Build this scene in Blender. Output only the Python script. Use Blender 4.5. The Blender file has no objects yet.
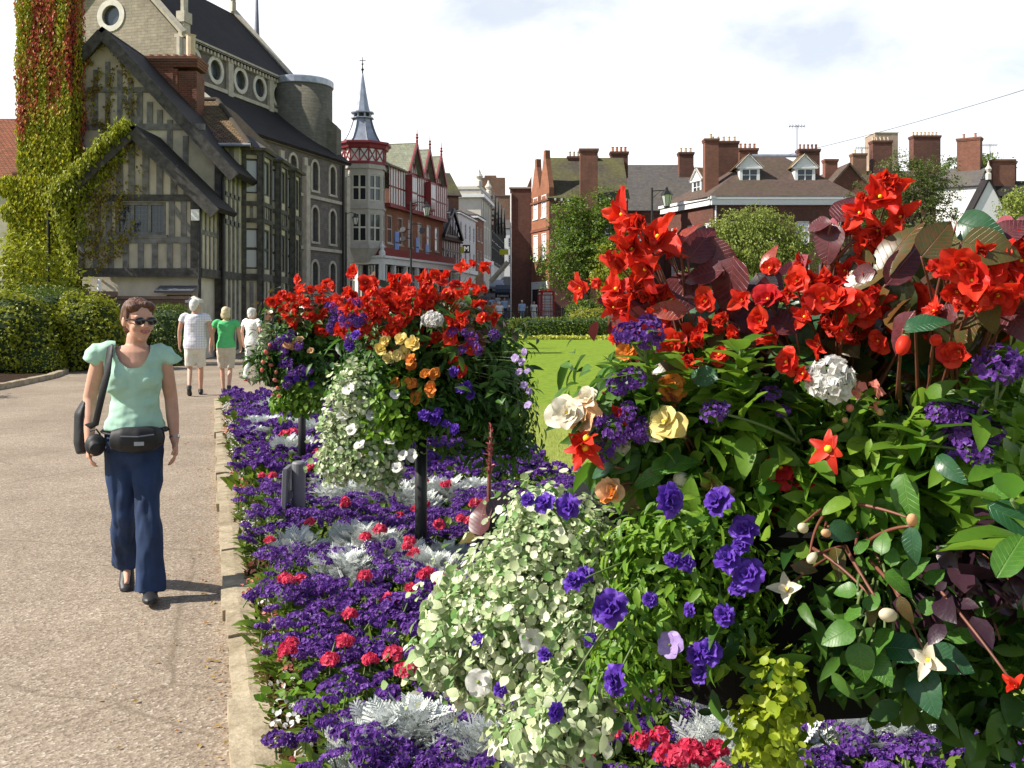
import bpy, math, random
import numpy as np
from mathutils import Vector, Matrix, noise as mnoise

R = math.radians
random.seed(7)
rng = np.random.default_rng(7)
scene = bpy.context.scene
COL = scene.collection
F = 1000.0      # focal length in pixels of the 1024 px wide picture
EYE = 1.6
HY = 308.0      # picture row of the horizon

def PX(px, Y): return (px - 512.0) / F * Y
def PZ(py, Y): return EYE + (HY - py) / F * Y
def P3(px, py, Y): return np.array([PX(px, Y), Y, PZ(py, Y)])

# ------------------------------------------------------------------ mesh builder
class MB:
    def __init__(s):
        s.V = []; s.F = []; s.n = 0
    def add(s, verts, faces, mi=0):
        verts = np.asarray(verts, dtype=np.float64).reshape(-1, 3)
        s.V.append(verts)
        groups = {}
        if isinstance(faces, np.ndarray):
            s.F.append((faces + s.n, mi))
        else:
            for f in faces: groups.setdefault(len(f), []).append(f)
            for k, fs in groups.items(): s.F.append((np.array(fs, dtype=np.int64) + s.n, mi))
        s.n += len(verts)
        return s
    def inst(s, tv, tf, Rm, T, mi=0):
        """copies of a template: tv (n,3), tf list of (faces array, mi), Rm (k,3,3) incl. scale, T (k,3)"""
        k = len(T); n = len(tv)
        V = np.einsum('kij,nj->kni', Rm, tv) + T[:, None, :]
        s.V.append(V.reshape(-1, 3))
        off = (np.arange(k) * n)[:, None, None] + s.n
        for fa, m in tf:
            s.F.append(((fa[None] + off).reshape(-1, fa.shape[1]), m + mi))
        s.n += k * n
        return s
    def box(s, x0, x1, y0, y1, z0, z1, mi=0):
        v = [(x, y, z) for z in (z0, z1) for y in (y0, y1) for x in (x0, x1)]
        return s.add(v, [(0,2,3,1),(4,5,7,6),(0,1,5,4),(2,6,7,3),(0,4,6,2),(1,3,7,5)], mi)
    def prism(s, pts, ext, mi=0):
        """closed polygon pts (3d, planar) extruded by vector ext"""
        p = np.asarray(pts, float); q = p + np.asarray(ext, float); n = len(p)
        nr = np.zeros(3)
        for i in range(1, n - 1): nr += np.cross(p[i] - p[0], p[i+1] - p[0])
        if np.dot(nr, ext) > 0: a = tuple(range(n-1, -1, -1)); b = tuple(range(n, 2*n)); fl = False
        else: a = tuple(range(n)); b = tuple(range(2*n-1, n-1, -1)); fl = True
        fs = [a, b]
        for i in range(n):
            j = (i + 1) % n
            fs.append((i, i+n, j+n, j) if fl else (i, j, j+n, i+n))
        return s.add(np.vstack([p, q]), fs, mi)
    def tube(s, pts, rad, n=10, mi=0, cap=True, flat=None, up=None):
        pts = np.asarray(pts, float); m = len(pts)
        rad = np.broadcast_to(np.asarray(rad, float), (m,)) if np.ndim(rad) <= 1 else np.asarray(rad, float)
        T = np.gradient(pts, axis=0); T /= np.linalg.norm(T, axis=1)[:, None] + 1e-12
        ref = np.array(up if up is not None else ((0,0,1.) if abs(T[0][2]) < .9 else (1.,0,0)))
        vs = []; a = np.linspace(0, 2*np.pi, n, endpoint=False)
        for i in range(m):
            A = ref - T[i] * np.dot(ref, T[i]); A /= np.linalg.norm(A) + 1e-12
            B = np.cross(T[i], A); ref = A if up is None else ref
            r = rad[i]; ra, rb = (r, r) if np.ndim(r) == 0 else (r[0], r[1])
            vs.append(pts[i] + np.outer(np.cos(a) * ra, A) + np.outer(np.sin(a) * rb, B))
        V = np.vstack(vs)
        i0 = np.arange(n); j = (i0 + 1) % n
        Fq = np.vstack([np.stack([k*n+i0, k*n+j, (k+1)*n+j, (k+1)*n+i0], 1) for k in range(m-1)])
        s.add(V, Fq, mi)
        if cap:
            b = s.n - len(V)
            s.F.append((np.array([[b + x for x in range(n-1, -1, -1)]]), mi))
            s.F.append((np.array([[b + (m-1)*n + x for x in range(n)]]), mi))
        return s
    def ball(s, c, r, n=14, m=8, mi=0, rot=None, fn=None):
        r = np.broadcast_to(np.asarray(r, float), (3,))
        th = np.linspace(0, np.pi, m + 1)[1:-1]; ph = np.linspace(0, 2*np.pi, n, endpoint=False)
        V = [[0, 0, 1.]]
        for t in th:
            for p in ph: V.append([math.sin(t)*math.cos(p), math.sin(t)*math.sin(p), math.cos(t)])
        V.append([0, 0, -1.]); V = np.array(V)
        if fn is not None: V = fn(V)
        V = V * r
        if rot is not None: V = V @ np.asarray(rot).T
        fs = []; L = len(th)
        for j in range(n): fs.append((0, 1 + j, 1 + (j+1) % n))
        for i in range(L-1):
            for j in range(n):
                a = 1 + i*n + j; b = 1 + i*n + (j+1) % n
                fs.append((a, a + n, b + n, b))
        e = len(V) - 1
        for j in range(n): fs.append((1 + (L-1)*n + j, e, 1 + (L-1)*n + (j+1) % n))
        return s.add(V + np.asarray(c, float), fs, mi)
    def lathe(s, c, prof, n=16, mi=0, a0=0.0, cap=True):
        """prof: list of (r, z)"""
        a = np.linspace(0, 2*np.pi, n, endpoint=False) + a0
        V = np.vstack([np.stack([r*np.cos(a), r*np.sin(a), np.full(n, z)], 1) for r, z in prof]) + np.asarray(c, float)
        i0 = np.arange(n); j = (i0 + 1) % n; m = len(prof)
        s.add(V, np.vstack([np.stack([k*n+i0, k*n+j, (k+1)*n+j, (k+1)*n+i0], 1) for k in range(m-1)]), mi)
        if cap:
            b = s.n - len(V)
            s.F.append((np.array([[b + x for x in range(n-1, -1, -1)]]), mi))
            s.F.append((np.array([[b + (m-1)*n + x for x in range(n)]]), mi))
        return s
    def arrays(s):
        return (np.vstack(s.V) if s.V else np.zeros((0,3)))
    def mesh(s, name, mats, smooth=False, uv=False):
        V = s.arrays()
        me = bpy.data.meshes.new(name)
        me.vertices.add(len(V)); me.vertices.foreach_set('co', V.astype(np.float32).ravel())
        li = []; ls = []; mi = []; off = 0
        for fa, m in s.F:
            k, w = fa.shape
            li.append(fa.ravel()); ls.append(off + np.arange(k) * w); mi.append(np.full(k, m)); off += k * w
        li = np.concatenate(li).astype(np.int32); ls = np.concatenate(ls).astype(np.int32); mi = np.concatenate(mi).astype(np.int32)
        me.loops.add(len(li)); me.loops.foreach_set('vertex_index', li)
        me.polygons.add(len(ls)); me.polygons.foreach_set('loop_start', ls)
        me.polygons.foreach_set('material_index', mi)
        me.polygons.foreach_set('use_smooth', np.full(len(ls), bool(smooth)))
        me.update(calc_edges=True)
        if uv:
            nm = np.zeros(len(ls) * 3, np.float32); me.polygons.foreach_get('normal', nm); nm = nm.reshape(-1, 3).astype(float)
            t = np.stack([-nm[:, 1], nm[:, 0], np.zeros(len(nm))], 1)
            L = np.linalg.norm(t, axis=1); flat = L < .05
            t[flat] = (1, 0, 0); t /= np.linalg.norm(t, axis=1)[:, None]
            b = np.cross(nm, t)
            tot = np.diff(np.append(ls, len(li)))
            pf = np.repeat(np.arange(len(ls)), tot); co = V[li]
            U = np.stack([(co * t[pf]).sum(1), (co * b[pf]).sum(1)], 1)
            lay = me.uv_layers.new(name='UVMap'); lay.data.foreach_set('uv', U.astype(np.float32).ravel())
        for m in (mats if isinstance(mats, (list, tuple)) else [mats]): me.materials.append(m)
        me.validate()
        return me
    def build(s, name, mats, parent=None, smooth=False, uv=False, origin=None):
        if origin is not None: s.V = [s.arrays() - np.asarray(origin, float)]
        me = s.mesh(name, mats, smooth, uv)
        return link(name, me, parent, origin)

def link(name, me, parent=None, loc=None):
    o = bpy.data.objects.new(name, me); COL.objects.link(o)
    if parent is not None: o.parent = parent
    if loc is not None: o.location = loc
    return o
def tag(o, label=None, cat=None, group=None, kind=None):
    if label: o['label'] = label
    if cat: o['category'] = cat
    if group: o['group'] = group
    if kind: o['kind'] = kind
    return o
def empty(name, loc=(0,0,0), rz=0.0, label=None, cat=None, group=None):
    o = bpy.data.objects.new(name, None); COL.objects.link(o)
    o.location = loc; o.rotation_euler = (0, 0, rz); o.empty_display_size = .1
    return tag(o, label, cat, group)
def copy_tree(o, parent=None):
    c = o.copy(); COL.objects.link(c); c.parent = parent
    for ch in KIDS.get(o.name, []): copy_tree(ch, c)
    return c
KIDS = {}
def remember(root):
    """note children of a prototype so it can be copied quickly"""
    def rec(o):
        ks = [x for x in bpy.data.objects if x.parent == o]
        KIDS[o.name] = ks
        for k in ks: rec(k)
    rec(root); return root
def unit(v): v = np.asarray(v, float); return v / (np.linalg.norm(v) + 1e-12)

def remesh(mb, name, mats, vox, parent=None, smooth_it=4, fn=None, cut=None, loc=None):
    """one continuous surface from overlapping closed shapes"""
    me = mb.mesh(name + '_tmp', [], True)
    o = bpy.data.objects.new(name + '_tmp', me); COL.objects.link(o)
    m = o.modifiers.new('r', 'REMESH'); m.mode = 'VOXEL'; m.voxel_size = vox; m.use_smooth_shade = True
    if smooth_it:
        q = o.modifiers.new('s', 'SMOOTH'); q.iterations = smooth_it; q.factor = .5
    dg = bpy.context.evaluated_depsgraph_get()
    out = bpy.data.meshes.new_from_object(o.evaluated_get(dg))
    bpy.data.objects.remove(o); bpy.data.meshes.remove(me)
    n = len(out.vertices); co = np.zeros(n*3, np.float32); out.vertices.foreach_get('co', co); co = co.reshape(-1, 3).astype(float)
    if fn is not None:
        nr = np.zeros(n*3, np.float32); out.vertices.foreach_get('normal', nr); nr = nr.reshape(-1, 3)
        co = fn(co, nr)
    if cut is not None:
        import bmesh
        out.vertices.foreach_set('co', co.astype(np.float32).ravel())
        keep = cut(co); bm = bmesh.new(); bm.from_mesh(out); bm.verts.ensure_lookup_table()
        dele = [bm.verts[i] for i in np.nonzero(~keep)[0]]
        bmesh.ops.delete(bm, geom=dele, context='VERTS'); bm.to_mesh(out); bm.free()
    else: out.vertices.foreach_set('co', co.astype(np.float32).ravel())
    out.name = name
    out.materials.clear()
    for mt in (mats if isinstance(mats, (list, tuple)) else [mats]): out.materials.append(mt)
    out.polygons.foreach_set('use_smooth', np.ones(len(out.polygons), bool))
    out.update()
    return link(name, out, parent, loc)

# ------------------------------------------------------------------ materials
class NT:
    def __init__(s, name):
        s.m = bpy.data.materials.new(name); s.m.use_nodes = True
        s.t = s.m.node_tree; s.t.nodes.clear()
        s.out = s.n('ShaderNodeOutputMaterial'); s.bs = s.n('ShaderNodeBsdfPrincipled')
        s.l(s.bs.outputs[0], s.out.inputs[0])
    def n(s, typ, **kw):
        x = s.t.nodes.new(typ)
        for k, v in kw.items():
            if k.startswith('i_'): x.inputs[k[2:].replace('_', ' ')].default_value = v
            else: setattr(x, k, v)
        return x
    def l(s, a, b): s.t.links.new(a, b)
    def ramp(s, fac, stops, interp='LINEAR'):
        r = s.n('ShaderNodeValToRGB'); r.color_ramp.interpolation = interp
        el = r.color_ramp.elements
        while len(el) < len(stops): el.new(.5)
        for e, (p, c) in zip(el, stops): e.position = p; e.color = (*c, 1) if len(c) == 3 else c
        s.l(fac, r.inputs[0]); return r.outputs[0]
    def noise(s, scale, detail=3, vec=None, rough=.55, out=0):
        x = s.n('ShaderNodeTexNoise'); x.inputs['Scale'].default_value = scale; x.inputs['Detail'].default_value = detail
        x.inputs['Roughness'].default_value = rough
        if vec is not None: s.l(vec, x.inputs['Vector'])
        return x.outputs[out]
    def mix(s, fac, a, b, typ='MIX'):
        x = s.n('ShaderNodeMix', data_type='RGBA', blend_type=typ)
        for inp, v in ((x.inputs[0], fac), (x.inputs[6], a), (x.inputs[7], b)):
            if isinstance(v, bpy.types.NodeSocket): s.l(v, inp)
            elif isinstance(v, (int, float)): inp.default_value = v
            else: inp.default_value = (*v, 1)
        return x.outputs[2]
    def math(s, op, a, b=None):
        x = s.n('ShaderNodeMath', operation=op)
        for i, v in enumerate((a, b)):
            if v is None: continue
            if isinstance(v, bpy.types.NodeSocket): s.l(v, x.inputs[i])
            else: x.inputs[i].default_value = v
        return x.outputs[0]
    def bump(s, h, dist=.01, strength=.6):
        b = s.n('ShaderNodeBump'); b.inputs['Distance'].default_value = dist; b.inputs['Strength'].default_value = strength
        s.l(h, b.inputs['Height']); s.l(b.outputs[0], s.bs.inputs['Normal'])
    def pos(s): return s.n('ShaderNodeNewGeometry').outputs['Position']
    def objc(s): return s.n('ShaderNodeTexCoord').outputs['Object']
    def uv(s): return s.n('ShaderNodeTexCoord').outputs['UV']
    def col(s, v):
        if isinstance(v, bpy.types.NodeSocket): s.l(v, s.bs.inputs['Base Color'])
        else: s.bs.inputs['Base Color'].default_value = (*v, 1)
    def rough(s, v): s.bs.inputs['Roughness'].default_value = v
    def spec(s, v): s.bs.inputs['Specular IOR Level'].default_value = v

def mat_plain(name, c, rough=.6, var=.12, scale=8, bump=0.0, metal=0.0, spec=.4, local=True):
    t = NT(name); v = t.objc() if local else t.pos()
    nz = t.noise(scale, 4, v)
    lo = tuple(x * (1 - var) for x in c); hi = tuple(min(1, x * (1 + var)) for x in c)
    t.col(t.ramp(nz, [(.3, lo), (.7, hi)])); t.rough(rough); t.spec(spec)
    t.bs.inputs['Metallic'].default_value = metal
    if bump: t.bump(nz, bump, .7)
    return t.m
def mat_brick(name, c1, c2, mortar, bw=.225, bh=.075, msize=.01, var=.35, stain=(.03,.03,.025), staink=.35, bump=.006, rough=.85):
    t = NT(name); uv = t.uv()
    b = t.n('ShaderNodeTexBrick'); t.l(uv, b.inputs['Vector'])
    b.inputs['Scale'].default_value = 1; b.inputs['Brick Width'].default_value = bw; b.inputs['Row Height'].default_value = bh
    b.inputs['Mortar Size'].default_value = msize; b.inputs['Mortar Smooth'].default_value = .3
    b.inputs['Color1'].default_value = (*c1, 1); b.inputs['Color2'].default_value = (*c2, 1); b.inputs['Mortar'].default_value = (*mortar, 1)
    ps = t.pos()
    n1 = t.noise(.45, 5, ps); n2 = t.noise(3.5, 4, ps)
    c = t.mix(t.math('MULTIPLY', t.ramp(n1, [(.38, (0,0,0)), (.7, (1,1,1))]), staink), b.outputs[0], stain)
    c = t.mix(var, c, t.ramp(n2, [(.3, (.25,.25,.25)), (.75, (1,1,1))]), 'MULTIPLY')
    t.col(c); t.rough(rough); t.spec(.25)
    t.bump(t.math('ADD', t.math('SUBTRACT', 1, b.outputs[1]), t.math('MULTIPLY', n2, .6)), bump, .8)
    return t.m
def mat_leaf(name, c1, c2, trans=.35, rough=.45, spec=.4, c3=None, vein=False, bumps=True, pscale=None):
    """two- or three-colour leaf, each leaf its own tint"""
    t = NT(name)
    g = t.n('ShaderNodeNewGeometry'); ri = g.outputs['Random Per Island']
    stops = [(0, c1), (1, c2)] if c3 is None else [(0, c1), (.6, c2), (1, c3)]
    c = t.ramp(ri, stops)
    if pscale:
        c = t.mix(t.ramp(t.noise(pscale, 3, t.pos()), [(.4, (0,0,0)), (.62, (1,1,1))]), c, t.mix(.5, c, c2, 'MIX'))
    oi = t.n('ShaderNodeObjectInfo')
    c = t.mix(.22, c, t.ramp(oi.outputs['Random'], [(0, (.45,.5,.4)), (1, (1,1,1))]), 'MULTIPLY')
    t.col(c); t.rough(rough); t.spec(spec)
    tr = t.n('ShaderNodeBsdfTranslucent'); t.l(t.mix(.55, c, c, 'MULTIPLY') if False else c, tr.inputs[0])
    mx = t.n('ShaderNodeMixShader'); mx.inputs[0].default_value = trans
    t.l(t.bs.outputs[0], mx.inputs[1]); t.l(tr.outputs[0], mx.inputs[2]); t.l(mx.outputs[0], t.out.inputs[0])
    if bumps: t.bump(t.noise(90, 2, t.objc()), .002, .5)
    return t.m

def ground_z(x, y):
    y = np.asarray(y, float); x = np.asarray(x, float)
    z = np.interp(y, [-60, 20, 55, 78, 100, 150, 190, 400], [0, 0, .12, .5, 2.0, 6.2, 8.2, 8.5])
    return z + 0 * x
# ------------------------------------------------------------------ camera, sky, sun
cam = bpy.data.cameras.new('camera'); cam.sensor_width = 36; cam.lens = 36 * F / 1024
cam.shift_y = -(384 - HY) / 1024; cam.clip_start = .05; cam.clip_end = 3000
camo = bpy.data.objects.new('camera', cam); COL.objects.link(camo)
camo.location = (0, 0, EYE); camo.rotation_euler = (R(90), 0, 0); scene.camera = camo
SUN_EL = R(41); SUN_DIR = unit((-math.cos(SUN_EL), -.15, math.sin(SUN_EL)))     # towards the sun: from the left
sl = bpy.data.lights.new('sun', 'SUN'); sl.energy = 5.0; sl.angle = R(.5); sl.color = (1, .94, .84)
so = bpy.data.objects.new('sun', sl); COL.objects.link(so)
so.rotation_euler = Vector(SUN_DIR).to_track_quat('Z', 'Y').to_euler()
so.location = (-40, 0, 60)
w = bpy.data.worlds.new('World'); scene.world = w; w.use_nodes = True
nt = w.node_tree; nt.nodes.clear()
wo = nt.nodes.new('ShaderNodeOutputWorld'); bg = nt.nodes.new('ShaderNodeBackground')
sky = nt.nodes.new('ShaderNodeTexSky'); sky.sky_type = 'NISHITA'; sky.sun_disc = False
sky.sun_elevation = SUN_EL; sky.sun_rotation = math.atan2(SUN_DIR[0], SUN_DIR[1]); sky.air_density = 1.0; sky.dust_density = .6
nt.links.new(sky.outputs[0], bg.inputs[0]); bg.inputs[1].default_value = .08
bc = nt.nodes.new('ShaderNodeBackground'); bc.inputs[1].default_value = .82
tc = nt.nodes.new('ShaderNodeTexCoord')
mp = nt.nodes.new('ShaderNodeMapping'); mp.inputs['Scale'].default_value = (1, 1, 2.3); mp.inputs['Location'].default_value = (.35, .1, .22)
nt.links.new(tc.outputs['Generated'], mp.inputs[0])
nz = nt.nodes.new('ShaderNodeTexNoise'); nz.inputs['Scale'].default_value = 3.2; nz.inputs['Detail'].default_value = 7; nz.inputs['Roughness'].default_value = .58; nz.inputs['Distortion'].default_value = .3
nt.links.new(mp.outputs[0], nz.inputs['Vector'])
cr = nt.nodes.new('ShaderNodeValToRGB'); cr.color_ramp.elements[0].position = .33; cr.color_ramp.elements[1].position = .47; cr.color_ramp.elements[0].color = (.6,.6,.6,1)
nt.links.new(nz.outputs[0], cr.inputs[0])
# clouds lie low over the town, clear blue overhead
sx = nt.nodes.new('ShaderNodeSeparateXYZ'); nt.links.new(tc.outputs['Generated'], sx.inputs[0])
er = nt.nodes.new('ShaderNodeMapRange'); er.inputs['From Min'].default_value = .34; er.inputs['From Max'].default_value = .62; er.inputs['To Min'].default_value = 1; er.inputs['To Max'].default_value = .12
nt.links.new(sx.outputs[2], er.inputs[0])
yr = nt.nodes.new('ShaderNodeMapRange'); yr.inputs['From Min'].default_value = -.3; yr.inputs['From Max'].default_value = .5; yr.inputs['To Min'].default_value = .35; yr.inputs['To Max'].default_value = 1
nt.links.new(sx.outputs[1], yr.inputs[0])
m1 = nt.nodes.new('ShaderNodeMath'); m1.operation = 'MULTIPLY'; nt.links.new(cr.outputs[0], m1.inputs[0]); nt.links.new(er.outputs[0], m1.inputs[1])
m2 = nt.nodes.new('ShaderNodeMath'); m2.operation = 'MULTIPLY'; nt.links.new(m1.outputs[0], m2.inputs[0]); nt.links.new(yr.outputs[0], m2.inputs[1])
# grey bellies of the clouds
nz2 = nt.nodes.new('ShaderNodeTexNoise'); nz2.inputs['Scale'].default_value = 2.2; nz2.inputs['Detail'].default_value = 5
mp2 = nt.nodes.new('ShaderNodeMapping'); mp2.inputs['Scale'].default_value = (1, 1, 2.6); mp2.inputs['Location'].default_value = (2.3, .7, .1)
nt.links.new(tc.outputs['Generated'], mp2.inputs[0]); nt.links.new(mp2.outputs[0], nz2.inputs['Vector'])
cr2 = nt.nodes.new('ShaderNodeValToRGB'); cr2.color_ramp.elements[0].position = .42; cr2.color_ramp.elements[0].color = (.86, .89, .95, 1)
cr2.color_ramp.elements[1].position = .55; cr2.color_ramp.elements[1].color = (1.0, 1.0, 1.0, 1)
nt.links.new(nz2.outputs[0], cr2.inputs[0]); nt.links.new(cr2.outputs[0], bc.inputs[0])
mx = nt.nodes.new('ShaderNodeMixShader'); nt.links.new(m2.outputs[0], mx.inputs[0])
nt.links.new(bg.outputs[0], mx.inputs[1]); nt.links.new(bc.outputs[0], mx.inputs[2]); nt.links.new(mx.outputs[0], wo.inputs[0])
scene.view_settings.view_transform = 'Standard'; scene.view_settings.look = 'None'
scene.view_settings.gamma = 1; scene.view_settings.exposure = .68; scene.view_settings.use_curve_mapping = False
scene.render.engine = 'CYCLES'
scene.cycles.max_bounces = 5; scene.cycles.diffuse_bounces = 2; scene.cycles.glossy_bounces = 2
scene.cycles.transmission_bounces = 3; scene.cycles.transparent_max_bounces = 4

# ------------------------------------------------------------------ setting materials
def m_grass():
    t = NT('lawn_grass'); ps = t.pos()
    n1 = t.noise(.35, 4, ps); n2 = t.noise(5, 4, ps); n3 = t.noise(55, 3, ps, .7)
    g = t.ramp(n2, [(.3, (.155,.25,.020)), (.7, (.26,.37,.032))])
    dry = t.ramp(n2, [(.3, (.26,.315,.055)), (.7, (.37,.42,.09))])
    sy = t.n('ShaderNodeSeparateXYZ'); t.l(ps, sy.inputs[0])
    d = t.math('ADD', sy.outputs[1], t.math('MULTIPLY', n1, 3.0))
    c = t.mix(t.ramp(t.math('DIVIDE', d, 40), [(.40, (1,1,1)), (.46, (0,0,0))]), g, dry)
    c = t.mix(.55, c, t.ramp(n3, [(.3, (.6,.6,.5)), (.7, (1,1,1))]), 'MULTIPLY')
    t.col(c); t.rough(.9); t.spec(.15); t.bump(n3, .03, .8); return t.m
def m_path():
    t = NT('path_aggregate'); ps = t.pos()
    v = t.n('ShaderNodeTexVoronoi'); v.inputs['Scale'].default_value = 92; t.l(ps, v.inputs['Vector'])
    n1 = t.noise(.7, 5, ps); n2 = t.noise(4, 4, ps)
    c = t.ramp(v.outputs['Color'], [(0, (.14,.108,.085)), (.35, (.285,.225,.168)), (.75, (.39,.318,.24)), (1, (.62,.54,.45))])
    c = t.mix(.7, c, t.ramp(n1, [(.3, (.60,.58,.55)), (.7, (1,1,1))]), 'MULTIPLY')
    c = t.mix(.3, c, t.ramp(n2, [(.35, (.7,.66,.62)), (.6, (1,1,1))]), 'MULTIPLY')
    # thin wandering cracks
    vc = t.n('ShaderNodeTexVoronoi', feature='DISTANCE_TO_EDGE'); vc.inputs['Scale'].default_value = .42
    wv = t.n('ShaderNodeMix', data_type='VECTOR'); wv.inputs[0].default_value = .12; t.l(ps, wv.inputs[4]); t.l(t.noise(2.2, 3, ps, out=1), wv.inputs[5])
    t.l(wv.outputs[1], vc.inputs['Vector'])
    c = t.mix(t.ramp(vc.outputs[0], [(0, (.5,.5,.5)), (.006, (0,0,0))]), c, (.12,.09,.06))
    t.col(c); t.rough(.85); t.spec(.25); t.bump(v.outputs['Distance'], .003, .6); return t.m
def m_asphalt(name='road_asphalt', c=(.075,.075,.078)):
    t = NT(name); ps = t.pos(); n1 = t.noise(1.2, 5, ps); n2 = t.noise(60, 2, ps)
    k = t.ramp(n1, [(.3, tuple(x*.75 for x in c)), (.7, tuple(x*1.35 for x in c))])
    t.col(t.mix(.4, k, t.ramp(n2, [(.35, (.5,.5,.5)), (.7, (1,1,1))]), 'MULTIPLY')); t.rough(.85); t.bump(n2, .006, .5); return t.m
def m_soil():
    t = NT('bed_soil'); ps = t.pos(); n1 = t.noise(18, 6, ps, .7)
    t.col(t.ramp(n1, [(.3, (.015,.009,.006)), (.7, (.07,.042,.026))])); t.rough(1); t.spec(.1); t.bump(n1, .04, 1); return t.m
def m_kerb():
    t = NT('kerb_stone'); ps = t.pos(); n1 = t.noise(5, 6, ps, .65); n2 = t.noise(45, 3, ps)
    oi = t.n('ShaderNodeNewGeometry').outputs['Random Per Island']
    c = t.ramp(n1, [(.28, (.20,.155,.09)), (.55, (.42,.35,.24)), (.75, (.52,.46,.34))])
    c = t.mix(.35, c, t.ramp(oi, [(0, (.62,.6,.55)), (1, (1,1,1))]), 'MULTIPLY')
    c = t.mix(.35, c, t.ramp(n2, [(.4, (.55,.5,.42)), (.6, (1,1,1))]), 'MULTIPLY')
    t.col(c); t.rough(.9); t.bump(t.math('ADD', n1, t.math('MULTIPLY', n2, .4)), .012, .9); return t.m
M = {}
M['grass'] = m_grass(); M['path'] = m_path(); M['asphalt'] = m_asphalt(); M['soil'] = m_soil(); M['kerb'] = m_kerb()
M['paving'] = m_asphalt('pavement_slabs', (.27,.24,.21))

def sheet(name, rows, lift, mat, nx=8, sub=6):
    """rows: (y, x_left, x_right); follows the ground"""
    ys = []; 
    for (a, b) in zip(rows[:-1], rows[1:]):
        for i in range(sub):
            k = i / sub; ys.append(tuple(a[j] + (b[j] - a[j]) * k for j in range(3)))
    ys.append(rows[-1]); V = []
    for y, l, r in ys:
        for i in range(nx + 1): x = l + (r - l) * i / nx; V.append((x, y, float(ground_z(x, y)) + lift))
    n = nx + 1; fs = [(j*n+i, j*n+i+1, (j+1)*n+i+1, (j+1)*n+i) for j in range(len(ys)-1) for i in range(nx)]
    mb = MB().add(V, fs); o = mb.build(name, mat, smooth=True); tag(o, kind='structure'); return o
sheet('ground', [(-40,-300,300),(0,-300,300),(20,-300,300),(55,-300,300),(78,-300,300),(100,-300,300),(150,-300,300),(190,-300,300),(400,-400,400),(1500,-1500,1500)], 0, M['grass'], 10, 3)
sheet('planting_soil', [(12,-22,-9.9),(17,-22,-9.97),(20,-22,-10.15),(22.5,-22,-10.45),(24.4,-22,-10.95),(25.8,-22,-12.6),(28,-22,-14)], .03, M['soil'])
def kerb_x(y): return .09 - .303 * y
def bed_r(y): return 2.25 - .215 * y
sheet('path', [(-3, -9.5, kerb_x(-3)+.06), (3,-9.7, kerb_x(3)+.06), (12,-10, kerb_x(12)+.06), (16.6,-10.2,kerb_x(16.6)+.06)], .008, M['path'])
sheet('forecourt', [(16.6,-10.2,kerb_x(16.6)-.02), (17.2,-10.2,-4.0), (25,-11.5,-3.4), (32,-16,-2.6), (52,-16,-.9), (56,-20,-.6)], .008, M['path'])
sheet('road', [(56,-60,80),(78,-60,80),(100,-60,80),(150,-60,80),(190,-60,80)], .006, M['asphalt'], 4, 2)
sheet('pavement', [(58,-9.5,90),(64,-9,90)], .12, M['paving'], 4, 3)
# soil of the bed, slightly mounded
V = []; ys = np.linspace(-1.5, 16.2, 60); nx = 10
for y in ys:
    l = kerb_x(y) + .1; r = bed_r(y)
    if y > 14: r = r + (l - r) * ((y - 14) / 2.2) ** 2 * .9
    for i in range(nx + 1):
        k = i / nx; V.append((l + (r - l) * k, y, .02 + .10 * math.sin(math.pi * min(1, k * 1.0)) + .012 * random.random()))
n = nx + 1
tag(MB().add(V, [(j*n+i, j*n+i+1, (j+1)*n+i+1, (j+1)*n+i) for j in range(len(ys)-1) for i in range(nx)]).build('flower_bed_soil', M['soil'], smooth=True), kind='structure')
# kerb: rough stone blocks, each a little out of line
def stone(mb, c, ux, L, W, H, j=.006):
    ux = unit(ux); vy = np.array([-ux[1], ux[0], 0])
    nu, nv = 7, 3; V = []; idx = {}
    for k in range(2):
        for a in range(nu):
            for b in range(nv):
                ea = 1 if a in (0, nu-1) else 0; eb = 1 if b in (0, nv-1) else 0
                top = H - (.006 * (ea + eb) if k else 0)
                p = c + ux * (L * (a/(nu-1) - .5)) + vy * (W * (b/(nv-1) - .5)) + np.array([0, 0, top if k else -.02])
                p = p + np.array([random.uniform(-j, j), random.uniform(-j, j), random.uniform(-j, j)*.6 if k else 0])
                idx[(k, a, b)] = len(V); V.append(p)
    fs = []
    for a in range(nu-1):
        for b in range(nv-1): fs.append((idx[1,a,b], idx[1,a+1,b], idx[1,a+1,b+1], idx[1,a,b+1]))
        fs.append((idx[0,a,0], idx[0,a+1,0], idx[1,a+1,0], idx[1,a,0])); fs.append((idx[0,a+1,nv-1], idx[0,a,nv-1], idx[1,a,nv-1], idx[1,a+1,nv-1]))
    for b in range(nv-1):
        fs.append((idx[0,0,b+1], idx[0,0,b], idx[1,0,b], idx[1,0,b+1])); fs.append((idx[0,nu-1,b], idx[0,nu-1,b+1], idx[1,nu-1,b+1], idx[1,nu-1,b]))
    mb.add(V, fs)
mb = MB(); y = -1.0; d = unit((-.303, 1, 0))
while y < 16.2:
    L = random.uniform(.42, .95) if y < 10 else 1.0
    W = random.uniform(.13, .165); c = np.array([kerb_x(y + L*.48) + .065 + random.uniform(-.012, .012), y + L*.48, 0])
    stone(mb, c, d, L - .006, W, random.uniform(.07, .10)); y += L * .957
tag(mb.build('kerb', M['kerb'], smooth=False), kind='structure')
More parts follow.
